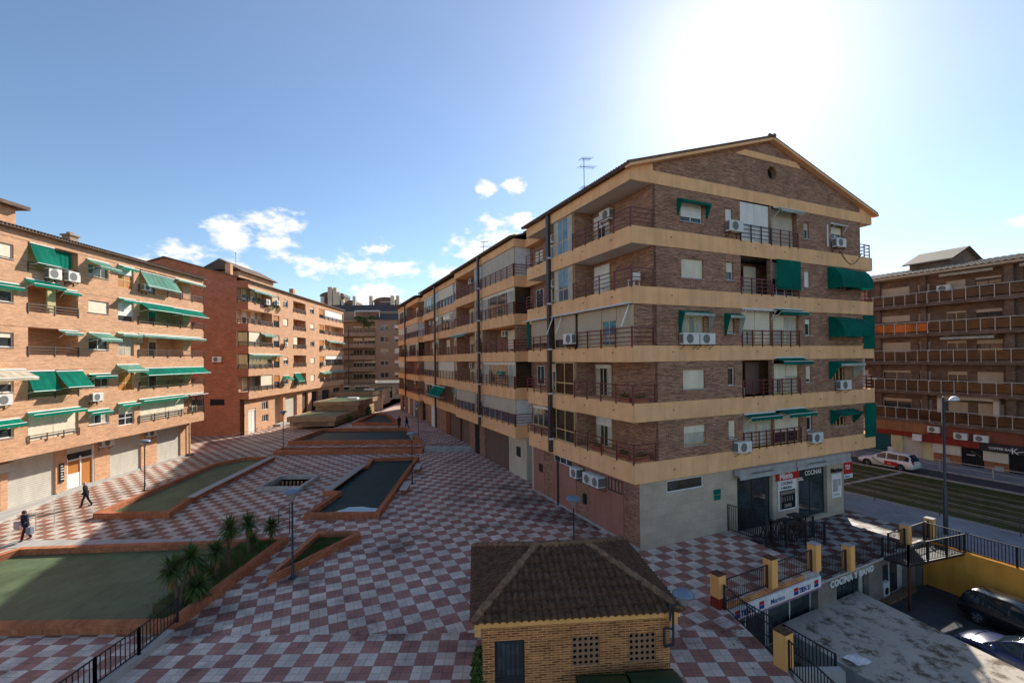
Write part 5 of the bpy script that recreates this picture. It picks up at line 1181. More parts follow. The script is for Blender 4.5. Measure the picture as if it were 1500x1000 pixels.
# ochre pillars
pil = [((8.05, 17.97), 0, 1.3, 'ochre pillar with a red painted foot at the corner of the plaza railing', 1), ((11.0, 19.5), 0, 1.22, 'ochre railing pillar between the red footed one and the one by the terrace drop', 0), ((13.85, 20.95), 0, 1.2, 'ochre railing pillar at the drop to the east terrace', 0), ((16.35, 22.2), -.6, 1.2, 'ochre pillar above the white COCINA lettering', 0), ((21.5, 24.9), -.6, 1.15, 'ochre pillar beside the metal walkway, left of the two there', 0), ((23.9, 26.05), -.6, 1.05, 'ochre pillar nearest the street lamp', 0), ((8.55, 14.5), 0, 1.12, 'nearest ochre pillar, at the top of the sunken stairs', 0)]
for (x, y), z, h, lab, red in pil:
    r_ = empty('pillar', (x, y, z), EY, label=lab, cat='pillar', group='ochre pillars along the plaza edge')
    MB().box(-.2, .2, -.2, .2, .42 if red else 0, h).build('shaft', 'ochre2', r_)
    if red: MB().box(-.203, .203, -.203, .203, 0, .42).build('painted_foot', 'redpaint', r_)
    b = MB(); b.box(-.215, .215, -.215, .215, h, h + .03); b.build('cap', 'roofK' if z == 0 and x < 13 else 'concrete', r_)
def fence(pts, lab, h=.95, pitch=.125, posts=2.2, pr=.03, mat='black', bot=.1, cat='railing', r=.011, group='black iron railings round the plaza'):
    x0, y0, z0 = pts[0]; r_ = empty('railing', (x0, y0, z0), label=lab, cat=cat, group=group); F = Fac(r_)
    P_ = [(p[0] - x0, p[1] - y0, p[2] - z0) for p in pts]
    for p, q in zip(P_, P_[1:]): F.vrail([p, q], 0, h, mat, pitch, r, posts, pr, r_, 'railing_panel', bot)
    return r_
fence([(8.25, 18.1, 0), (10.8, 19.4, 0)], 'black railing between the red footed pillar and the next'); fence([(11.2, 19.6, 0), (13.65, 20.85, 0)], 'black railing right of the second ochre pillar')
fence([(14.05, 21.05, -.6), (16.15, 22.1, -.6)], 'black railing between the terrace drop and the pillar over the lettering', 1.0); fence([(16.55, 22.3, -.6), (19.14, 23.56, -.6)], 'black railing from the lettering pillar to the metal walkway', 1.0)
fence([(8.2, 17.75, 0), (8.5, 14.75, 0)], 'black railing along the top of the sunken stairs'); fence([(8.6, 14.3, 0), (8.85, 9.5, 0)], 'black railing running down to the bottom edge from the nearest pillar')
fence([(9.3, 18.6, -1.0), (10.7, 15.2, -1.0)], 'black stair railing inside the stair well', .9)
fence([(-12.62, 16.95, .22), (-12.52, 15.1, .22), (-12.6, 13.6, .22), (-12.7, 8, .22)], 'black iron railing with broad posts beside the large green basin', .88, .17, 1.85, .036)
b = MB(); b.prism([(-12.78, 8), (-12.48, 8), (-12.4, 16.5), (-12.75, 16.5)], -.02, .22); attr(b.build('low_kerb', 'concrete'), 'low concrete kerb under the black iron railing at the lower left', 'kerb')
fence([(12.15, 25.75, 0), (13.3, 23.9, 0)], 'tall black fence from the shop wall toward the terrace drop', 1.5, .12, 1.5, .04); fence([(13.3, 23.9, -.3), (17.2, 25.1, -.6)], 'tall black fence in front of the shop entrance ramp', 1.25, .12, 1.3, .04)
fence([(12.9, 26.2, -.1), (14.0, 24.7, -.3), (17.3, 26.2, -.6)], 'inner black fence of the shop entrance ramp', 1.2, .12, 1.3, .035)
fence([(21.7, 25.0, -.6), (23.7, 25.95, -.6)], 'black railing between the two pillars by the street lamp', .95)
# metal walkway over the court
WR = empty('metal_walkway', (19.14, 23.56, -.62), label='black metal walkway with railings crossing over the court corner', cat='walkway')
P_ = [(0, 0), (.5, -.95), (4.62, .35), (4.3, 1.5)]
b = MB(); b.prism(P_, -.12, .0); b.build('deck', 'black', WR)
Fw = Fac(WR); Fw.vrail([(0, 0), (.5, -.95), (4.62, .35)], 0, 1.0, 'black', .12, .011, 1.6, .035, WR, 'railing_panel'); Fw.vrail([(.75, .55), (2.2, 1.2)], 0, 1.0, 'black', .12, .011, 1.6, .03, WR, 'railing_panel')
b = MB(); b.bar((.62, -.85, -2.8), (.62, -.85, -.12), .05); b.build('post', 'rust', WR)
# court
struct(poly_mesh('court_floor', 'asphalt', [[(8.4, 17.9), (24.6, 26.2), (34, 6), (9, 2)]], -3.0))
cr = MB(); b = MB(); CW = [(23.05, 25.6), (31.5, 5.3)]
d = (V(*CW[1], 0) - V(*CW[0], 0)).normalized(); nrm = V(-d.y, d.x, 0)
b.grid([[tuple(V(*CW[0], z)), tuple(V(*CW[1], z)), tuple(V(*CW[1], z) + nrm * .3), tuple(V(*CW[0], z) + nrm * .3)] for z in (-3.42, -.6)], 0, True); b.face([tuple(V(*CW[0], -.6)), tuple(V(*CW[1], -.6)), tuple(V(*CW[1], -.6) + nrm * .3), tuple(V(*CW[0], -.6) + nrm * .3)])
attr(b.build('retaining_wall', 'ochrewall'), 'ochre painted retaining wall of the sunken car court', 'wall')
fence([(23.2, 25.65, -.6), (23.78, 24.2, -.6)], 'short black railing at the end of the metal walkway', 1.0); fence([(23.85, 24.0, -.6), (30.6, 7.7, -.6)], 'black railing on top of the ochre court wall', 1.0, .13, 1.9, .035)
t = NT('stained_concrete', .85, .25); o_ = t.obj(); f1 = t.ramp(t.noise(o_, 1.3, 8, .75), .50, .60); f2 = t.ramp(t.noise(o_, .35, 5, .7), .3, .7, .75, 1.2); c = t.mix(f1, (.46, .40, .33, 1), (.13, .095, .06, 1)); t.bump(t.noise(o_, 20, 5), .4, .02); M['slab'] = t.col(t.mix(1., c, _g(t, f2), 'MULTIPLY'))
gr = empty('garage_roof', (11.5, 20.2, -3.4), label='stained concrete flat roof below the plaza edge at the lower right', cat='roof')
Q = [(.0, -.25), (5.75, 2.6), (7.45, -3.4), (10.3, -13), (3.9, -10.5), (.6, -1.6)]
b = MB(); b.prism(Q, 0, 1.45, 1, 0); b.build('slab', ['slab', 'concrete'], gr)
pp_ = empty('paper_sheet', (13.2, 17.6, -1.94), R(20), label='crumpled white sheet lying on the stained concrete roof', cat='sheet')
b = MB(); rr = random.Random(9); b.grid([[(-.42 + .84 * i / 6, -.3 + .6 * j / 5, .03 + .03 * math.sin(i * 1.1 + j) + (.08 if i == 0 else 0)) for i in range(7)] for j in range(6)]); b.build('sheet', 'framew', pp_)
# stairs down to the sunken shop
b = MB()
for i in range(12): b.box(8.75 + .18, 10.6 + i * .08, 14.6 + i * .27, 14.6 + (i + 1) * .27, -3.4, -.28 - i * .24)
attr(b.build('stairs', 'concrete'), 'concrete stairs going down between the plaza and the stained roof', 'stairs')
# street-side handrails
def handrail(y, z, x0, x1, lab, mat='railb', h=.9, sp=3.6):
    r_ = empty('handrail', sp_(x0, y, z), R(24.3 - 90), label=lab, cat='handrail', group='handrails along the tram street'); b = MB(); L = x1 - x0; n = int(L / sp)
    for i in range(n + 1): b.bar((L * i / n, 0, 0), (L * i / n, 0, h), .022)
    b.bar((0, 0, h), (L, 0, h), .022); b.bar((0, 0, h * .5), (L, 0, h * .5), .012); b.build('rail', mat, r_)
handrail(2.6, -.62, -22, 22, 'thin dark handrail between the near sidewalk and the tram lawn'); handrail(19.0, -.885, -14, 26, 'pale metal handrail in front of the cafe shutters', 'railw')
# ================================================================ lamps
def lamp(x, y, z, h, lab, s=1.):
    r_ = empty('street_lamp', (x, y, z), label=lab, cat='street lamp', group='bowl topped lamps on the plaza')
    b = MB(); b.lathe([(.11, 0), (.11, .03), (.07, .05), (.055, .6), (.042, .65), (.038, h - .55), (.05, h - .5)], n=10); b.build('pole', 'lamppole', r_, True)
    b = MB(); b.box(-.16, .16, -.16, .16, 0, .03); b.build('base_plate', 'lamppole', r_)
    b = MB(); b.lathe([(.05, h - .52), (.09, h - .42), (.26 * s, h - .12), (.28 * s, h - .06)], n=18); b.build('bowl', 'lampglass', r_, True)
    b = MB(); b.lathe([(.40 * s, h - .09), (.41 * s, h - .05), (.34 * s, h + .03), (.16 * s, h + .09), (0, h + .11)], n=20); b.lathe([(.40 * s, h - .09), (.27 * s, h - .07)], n=20); b.build('cap', 'lampcap', r_, True)
for a in ((-10.15, 20.75, 0, 4.0, 'plaza lamp standing at the tip of the triangular planter'), (-28.75, 35.3, 0, 3.85, 'plaza lamp in the sunlight before the shutters of the salmon block'), (-26.2, 51.6, 0., 4.2, 'plaza lamp at the left corner of the wide far basin'), (-8.1, 36.2, 0, 4.05, 'slim plaza lamp between the two concrete benches'), (-11.6, 55.4, .45, 4.05, 'plaza lamp on the far plaza right of the wide basin'), (-22.7, 78, .45, 4.2, 'farthest plaza lamp, behind the tapering basin'), (3.02, 22.9, 0, 2.85, 'short plaza lamp rising behind the hut roof'), ): lamp(*a)
r_ = empty('wall_lamp', (4.72, 12.7, 2.95), label='bowl lamp on a bracket at the right corner of the tiled hut', cat='lamp')
b = MB(); b.lathe([(.03, 0), (.10, .03), (.20, .26), (.22, .30)], n=18); b.build('bowl', 'lampglass', r_, True); b = MB(); b.lathe([(.22, .28), (.30, .29), (.30, .33), (.22, .40), (.1, .44), (0, .45)], n=20); b.build('cap', 'lampcap', r_, True); b = MB(); b.bar((-.42, -.1, -.35), (-.42, -.1, .1), .025); b.bar((-.42, -.1, .05), (-.04, 0, .04), .025); b.build('arm', 'lamppole', r_)
# tall street light with an arm
r_ = empty('street_light', (25.2, 26.45, -.62), label='tall dark street light with a curved head by the tram street', cat='street light')
b = MB(); b.lathe([(.12, 0), (.11, 2.6), (.07, 2.7), (.055, 8.0), (0, 8.02)], n=12); b.build('pole', 'lamppole', r_, True)
b = MB(); b.bar((0, 0, 7.75), (.75, .25, 7.75), .025); b.build('arm', 'lamppole', r_)
b = MB(); b.grid([[(.45 + 1.0 * i / 8 + 0, .15 + .33 * i / 8 + .2 * math.cos(t * math.pi / 6) * math.sin(math.pi * (i + .4) / 8.8), 7.75 + .26 * math.sin(t * math.pi / 6) * math.sin(math.pi * (i + .4) / 8.8)) for t in range(7)] for i in range(9)]); b.build('lamp_head', 'framew', r_, True)
# hoops and small rails on the plaza
def hoop(x, y, rz, lab, w=.9, h=.9, mat='black'):
    r_ = empty('handrail', (x, y, 0), rz, label=lab, cat='handrail'); b = MB()
    for q in (-w / 2, w / 2): b.tube((q, 0, 0), (q, 0, h), .025, n=6)
    b.tube((-w / 2, 0, h), (w / 2, 0, h), .025, n=6); b.tube((-w / 2, 0, h * .55), (w / 2, 0, h * .55), .02, n=6); b.build('rail', mat, r_)
hoop(-14.2, 28.0, R(75), 'small black hoop handrail at the left end of the long basin'); hoop(-13.1, 25.6, R(60), 'small black hoop handrail near the end of the palm bed')
hoop(-28.55, 27.6, R(85), 'pale metal hoop handrail beside the person with the bag', 1.0, 1.0, 'railw'); hoop(-34.5, 57.5, R(60), 'low metal rail by the corner of the red brick wall', 2.2, .9, 'railw')
b = MB(); b.prism([(-34.3, 25), (-31.0, 25), (-33.6, 33.2), (-35.2, 48), (-36.5, 48)], -.02, .16); attr(b.build('raised_pavement', 'concrete'), kind='structure')
b = MB(); b.box(-28, -13, 24.45, 25.5, -.02, .012); attr(b.build('concrete_margin', 'concrete'), kind='structure')
# ================================================================ plants
def rosette(b, c, n, L, rr, m=0, wid=.05, up=(-.35, 1.2), droop=.5):
    for i in range(n):
        a = rr.uniform(0, 2 * math.pi); e = rr.uniform(*up); l = L * rr.uniform(.7, 1.1)
        d = V(math.cos(a) * math.cos(e), math.sin(a) * math.cos(e), math.sin(e)); s = V(-math.sin(a), math.cos(a), 0) * wid
        p0 = Vector(c); p1 = p0 + d * l * .55; p2 = p0 + d * l - V(0, 0, droop * l * .35 * max(0, math.cos(e)))
        b.face([tuple(p0 - s * .5), tuple(p0 + s * .5), tuple(p1 + s), tuple(p1 - s)], m); b.face([tuple(p1 - s), tuple(p1 + s), tuple(p2)], m)
def palm(x, y, z, heads, lab, sc=1., seed=1):
    rr = random.Random(seed); r_ = empty('yucca_palm', (x, y, z), label=lab, cat='palm', group='yucca palms in the planting bed')
    t = MB(); lf = MB(); dd = MB()
    for hx, hy, hz, L in heads:
        pts = [V(0, 0, -.05), V(hx * .3, hy * .3, hz * .45), V(hx * .7, hy * .7, hz * .8), V(hx, hy, hz)]
        for i in range(3): t.tube(pts[i], pts[i + 1], .085 - .012 * i, .075 - .012 * i, 8)
        L *= 1.25; rosette(lf, pts[3], 130, L, rr, wid=.032); rosette(lf, pts[3] - V(0, 0, .12), 50, L * .9, rr, wid=.032, up=(-.6, .3), droop=.9)
        rosette(dd, pts[3] - V(0, 0, .15), 55, L * .75, rr, wid=.03, up=(-1.5, -.9), droop=.2); rosette(dd, pts[3] - V(0, 0, .38), 40, L * .6, rr, wid=.03, up=(-1.55, -1.1), droop=.1)
    t.build('trunk', 'trunk', r_); lf.build('crown', 'leaf', r_, recalc=False); dd.build('dry_skirt', 'dead', r_, recalc=False)
palm(-13.3, 17.95, .1, [(-.25, 0, 1.65, .62), (.25, .35, 1.95, .62)], 'double headed yucca palm right behind the black railing', seed=1)
palm(-12.98, 18.5, .1, [(.1, -.1, .75, .6), (-.25, .3, .55, .5)], 'low bushy yucca beside the double headed palm', seed=2)
palm(-13.35, 20.3, .1, [(0, 0, 1.35, .55)], 'yucca palm with a brown skirt, second along the bed', seed=3); palm(-13.25, 21.0, .1, [(.05, 0, 2.1, .62)], 'tallest yucca palm in the middle of the bed', seed=4)
palm(-14.05, 20.3, .1, [(0, 0, .85, .45)], 'small pale yucca standing at the basin side of the bed', seed=5)
palm(-13.3, 22.7, .1, [(0, 0, 1.75, .6)], 'slender yucca palm third from the far end of the bed', seed=6); palm(-13.3, 23.6, .1, [(-.2, -.3, .7, .4)], 'short yucca near the far end of the bed', seed=7); palm(-12.9, 24.1, .1, [(0, 0, 1.1, .5)], 'last yucca palm at the far end of the bed', seed=8)
b = MB(); rr = random.Random(11)
for i in range(5200):
    y = rr.uniform(16.9, 24.2); x = -12.7 - rr.uniform(0, 1) ** 1.3 * (1.7 if y > 18 else 1.2); z = .28 if x > -14.4 else .1; h = rr.uniform(.06, .28) * (1 if y > 18.5 else .6); a = rr.uniform(0, 6.3); s = .018
    b.face([(x - s * math.cos(a), y - s * math.sin(a), z - .1), (x + s * math.cos(a), y + s * math.sin(a), z - .1), (x + rr.uniform(-.12, .12), y + rr.uniform(-.12, .12), z + h)])
attr(b.build('ground_cover', 'leaf', recalc=False), kind='stuff')
b = MB()
for i in range(3500):
    t_, q = rr.random(), rr.random(); 
    if t_ + q > 1: t_, q = 1 - t_, 1 - q
    x = -10.9 + t_ * 2.0 + q * 0.0; y = 20.4 + t_ * 4.7 + q * 4.7; a = rr.uniform(0, 6.3); s = .012; h = rr.uniform(.03, .12)
    if x > -10.8 + (y - 20.2) * .43 or y > 25.1 or x < -10.8: continue
    b.face([(x - s * math.cos(a), y - s * math.sin(a), .11), (x + s * math.cos(a), y + s * math.sin(a), .11), (x + rr.uniform(-.05, .05), y + rr.uniform(-.05, .05), .12 + h)])
attr(b.build('grass_tufts', 'leaf2', recalc=False), kind='stuff')
def bush(x, y, z, rx, rz, n, lab, pot=True, sz=.16, cat='plant', mat='leaf', tall=0, pm='pot'):
    rr = random.Random(int(x * 10 + y)); r_ = empty('potted_plant' if pot else 'shrub', (x, y, z), label=lab, cat=cat)
    if pot: b = MB(); b.box(-.34, .34, -.24, .24, 0, .42); b.box(-.37, .37, -.27, .27, .42, .48); b.build('planter_box', pm, r_)
    b = MB(); b.tube((0, 0, 0 if not pot else .4), (0, 0, .5 + tall), .035, n=6); b.build('stem', 'trunk', r_)
    b = MB()
    if tall: rosette(b, (0, 0, .5 + tall), 90, .6, rr, wid=.03); 
    shrub(b, (0, 0, .4 + rz * .7 if pot else rz), rx, rx, rz, n, sz, rr); b.build('foliage', mat, r_, recalc=False)
bush(-.98, 12.75, 0, .28, .95, 900, 'leafy shrub growing against the left side of the hut', False, .15, 'shrub', 'leaf2')
bush(2.0, 34.2, 0, .35, .25, 120, 'tall spiky plant in a pale planter box against the pink wall', tall=1.5); bush(4.4, 29.7, 0, .75, .45, 420, 'bushy plant in a pale planter box near the downpipe')
bush(-12.6, 68, .45, .3, .3, 60, 'dark potted plant by the far shopfronts'); bush(17.3, 27.6, -.6, .2, .2, 60, 'small plant in a terracotta pot on the shop pier', pm='terracotta')
bush(-24.2, 76, .45, .5, .9, 300, 'shrub growing against the stepped block wall', False, .3, 'shrub'); bush(-25.0, 69.5, .45, .4, .6, 160, 'small shrub at the corner of the lowest stepped block', False, .25, 'shrub')
b = MB(); rr = random.Random(4); shrub(b, (1.5, 68.6, 8.4), .8, 1.6, .8, 260, .4, rr); o = b.build('balcony_plant', 'leafy', A)
b = MB(); shrub(b, (1.0, 64, 11.0), .3, 3.5, .7, 260, .4, rr); b.build('balcony_plants', 'leaf', A)
# ================================================================ people
def skin_mesh(name, V_, E_s, mat, parent, sub=1):
    me = bpy.data.meshes.new(name); me.from_pydata([v[:3] for v in V_], E_s, []); o = bpy.data.objects.new(name, me); COL.objects.link(o)
    sk = o.modifiers.new('s', 'SKIN'); sk.use_smooth_shade = True; sk.branch_smoothing = .4
    if not me.skin_vertices: return None
    for i, v in enumerate(V_):
        d = me.skin_vertices[0].data[i]; r = v[3]; d.radius = r if isinstance(r, tuple) else (r, r); d.use_root = i == 0
    ss = o.modifiers.new('u', 'SUBSURF'); ss.levels = ss.render_levels = sub
    dg = bpy.context.evaluated_depsgraph_get(); dg.update(); m2 = bpy.data.meshes.new_from_object(o.evaluated_get(dg)); bpy.data.objects.remove(o)
    m2.materials.clear(); m2.materials.append(M[mat]); [setattr(p, 'use_smooth', True) for p in m2.polygons]
    for p in m2.polygons: p.material_index = 0
    o = bpy.data.objects.new(name, m2); COL.objects.link(o); o.parent = parent; return o
def person(x, y, z, rz, H, lab, top, trou, hair='hair_grey', lean=.06, stride=.22, arm=((.0, .15), (.0, -.1)), bulk=1., shoes='black'):
    """faces +y; arm = (forward swing of the elbow, of the hand) left/right"""
    r_ = empty('person', (x, y, z), rz, label=lab, cat='person'); s = H / 1.7
    P = lambda a, b_, c, r: (a * s, (b_ + lean * max(0, c - .9)) * s, c * s, (r * s if not isinstance(r, tuple) else (r[0] * s, r[1] * s)))
    k = bulk; st = stride
    body = [P(0, 0, .93, (.15 * k, .11 * k)), P(0, 0, 1.12, (.14 * k, .10 * k)), P(0, 0, 1.3, (.165 * k, .105 * k)), P(0, .0, 1.43, .075), P(0, .02, 1.49, .052), P(0, .035, 1.56, .085), P(0, .035, 1.64, .075)]
    E_s = [(0, 1), (1, 2), (2, 3), (3, 4), (4, 5), (5, 6)]
    legs = []; arms = []
    for sd, f in ((-1, st), (1, -st)):
        i = len(body); body += [P(sd * .09, 0, .88, .085), P(sd * .1, f * .55 + .03, .48, .058), P(sd * .1, f - (.08 if f < 0 else 0), .09, .04), P(sd * .1, f + .13, .035, .035)]
        E_s += [(0, i), (i, i + 1), (i + 1, i + 2), (i + 2, i + 3)]; legs.append((i, i + 1, i + 2, i + 3))
    for sd, (e, h) in ((-1, arm[0]), (1, arm[1])):
        i = len(body); hy = e + h; body += [P(sd * .18 * k, 0, 1.38, .055), P(sd * .235 * k, e, 1.12, .042), P(sd * .24 * k, hy, .90, .027), P(sd * .235 * k, hy + .02, .84, (.018, .035))]
        E_s += [(2, i), (i, i + 1), (i + 1, i + 2), (i + 2, i + 3)]; arms.append((i, i + 1, i + 2))
        for q, (dy, L) in enumerate(((-.028, .06), (-.01, .075), (.01, .07), (.028, .055))):
            j = len(body); body += [P(sd * .235 * k, hy + .02 + dy, .80, .009), P(sd * .228 * k, hy + .025 + dy, .80 - L, .008)]; E_s += [(i + 3, j), (j, j + 1)]
        j = len(body); body += [P(sd * .215 * k, hy + .055, .825, .01), P(sd * .205 * k, hy + .07, .785, .009)]; E_s += [(i + 3, j), (j, j + 1)]
    skin_mesh('body', body, E_s, 'skin', r_)
    b = MB()                                                     # nose, ears and eyes are small raised forms on the face
    hd = V(0, (.035 + lean * .7) * s, 1.6 * s)
    for (a, c, e, q) in ((0, .098, -.02, .014), (-.085, .0, -.01, .02), (.085, 0, -.01, .02)): b.lathe([(0, -q * s), (q * .8 * s, -q * .5 * s), (q * .8 * s, q * .5 * s), (0, q * s)], (hd.x + a * s, hd.y + c * s, hd.z + e * s), 6)
    b.build('nose_and_ears', 'skin', r_, True)
    b = MB(); b.lathe([(0, .115), (.05, .108), (.085, .07), (.102, .02), (.100, -.03), (.09, -.06)], (0, 0, 0), 12); b.v = [V(v.x * s, v.y * s * 1.1, v.z * s) + hd + V(0, -.02 * s, 0) for v in b.v]; b.build('hair', hair, r_, True)
    def ball(b, p, r):
        b.lathe([(0, -r), (r * .5, -r * .87), (r * .87, -r * .5), (r, 0), (r * .87, r * .5), (r * .5, r * .87), (0, r)], p, 10)
    b = MB(); rows = []
    for z_, rx_, ry_ in ((.80, .195, .15), (.92, .19, .145), (1.08, .172, .128), (1.22, .19, .135), (1.34, .205, .135), (1.405, .19, .12), (1.45, .12, .095), (1.49, .075, .075)):
        rows.append([((rx_ * k * math.cos(t * math.pi / 8)) * s, (ry_ * k * math.sin(t * math.pi / 8) + lean * max(0, z_ - .9)) * s, z_ * s) for t in range(16)])
    b.grid(rows, 0, True)
    for ar in arms:
        J = [V(*body[i][:3]) for i in ar]; J[0] = J[0] * 1.0
        for (p, q, r0, r1) in ((J[0], J[1], .076 * s, .06 * s), (J[1], J[2], .06 * s, .046 * s)): b.tube(p, q, r0, r1, 10)
        ball(b, J[0], .078 * s); ball(b, J[1], .061 * s)
    b.build('jacket', top, r_, True)
    b = MB(); b.grid([[(rx_ * k * math.cos(t * math.pi / 8) * s, ry_ * k * math.sin(t * math.pi / 8) * s, z_ * s) for t in range(16)] for z_, rx_, ry_ in ((1.0, .15, .11), (.9, .172, .13), (.82, .165, .13), (.78, .12, .10))], 0, True)
    for l in legs:
        J = [V(*body[i][:3]) for i in l[:3]]
        for (p, q, r0, r1) in ((J[0], J[1], .098 * s, .07 * s), (J[1], J[2], .07 * s, .062 * s)): b.tube(p, q, r0, r1, 10)
        ball(b, J[0], .1 * s); ball(b, J[1], .071 * s)
    b.build('trousers', trou, r_, True)
    for l in legs: a, c = body[l[2]], body[l[3]]; skin_mesh('shoe', [(a[0], a[1] - .03 * s, .05 * s, .05 * s), (a[0], a[1] + .08 * s, .045 * s, .045 * s), (c[0], c[1] + .02 * s, .035 * s, .038 * s)], [(0, 1), (1, 2)], shoes, r_)
    return r_
for n_, c_ in (('hair_grey', (.45, .43, .40)), ('hair_brown', (.10, .05, .025)), ('hair_black', (.012, .01, .01)), ('coat_navy', (.02, .022, .045)), ('coat_black', (.012, .012, .014)), ('trousers_dark', (.025, .025, .035)), ('trousers_maroon', (.06, .015, .02)), ('jeans', (.035, .06, .13)), ('shirt_white', (.65, .65, .62)), ('bag_grey', (.18, .22, .26)), ('bag_print', (.42, .32, .34))): M[n_] = plain(n_, c_, .85, var=.15, nscale=20)
person(-29.75, 31.5, .0, R(118), 1.66, 'grey haired person in dark clothes walking past the wooden door', 'coat_black', 'trousers_dark', lean=.10)
person(-27.55, 25.55, 0, R(165), 1.68, 'person in a navy coat and maroon trousers walking with bags, lower left', 'coat_navy', 'trousers_maroon', 'hair_brown', bulk=1.1, arm=((.1, .2), (0, .1)))
o = MB(); o.box(-.22, .22, -.07, .07, 0, .42); q_ = o.build('carried_bag', 'bag_print'); q_.location = (-27.68, 25.25, .72); q_.rotation_euler = (0, 0, R(165)); attr(q_, 'pale patterned bag held in front by the person at the lower left', 'bag'); m_ = q_.modifiers.new('b', 'BEVEL'); m_.width = .04; m_.segments = 2
o = MB(); o.box(-.14, .14, -.1, .1, 0, .38); o.bar((-.08, 0, .38), (0, 0, .52), .008); o.bar((.08, 0, .38), (0, 0, .52), .008); q_ = o.build('shopping_bag', 'bag_grey'); q_.location = (-27.2, 25.45, .38); attr(q_, 'grey shopping bag at the right side of the person at the lower left', 'bag'); m_ = q_.modifiers.new('b', 'BEVEL'); m_.width = .03; m_.segments = 2
person(-15.7, 62.4, .45, R(-10), 1.72, 'left of the two distant people on the far plaza, all in black', 'coat_black', 'trousers_dark', 'hair_black', stride=.1); person(-14.6, 62.3, .45, R(80), 1.72, 'right of the two distant people on the far plaza, in jeans', 'coat_navy', 'jeans', 'hair_black')
person(37.9, 45.4, -.885, R(100), 1.76, 'dark haired person in a white shirt standing behind the taxi', 'shirt_white', 'trousers_dark', 'hair_black', stride=.05)
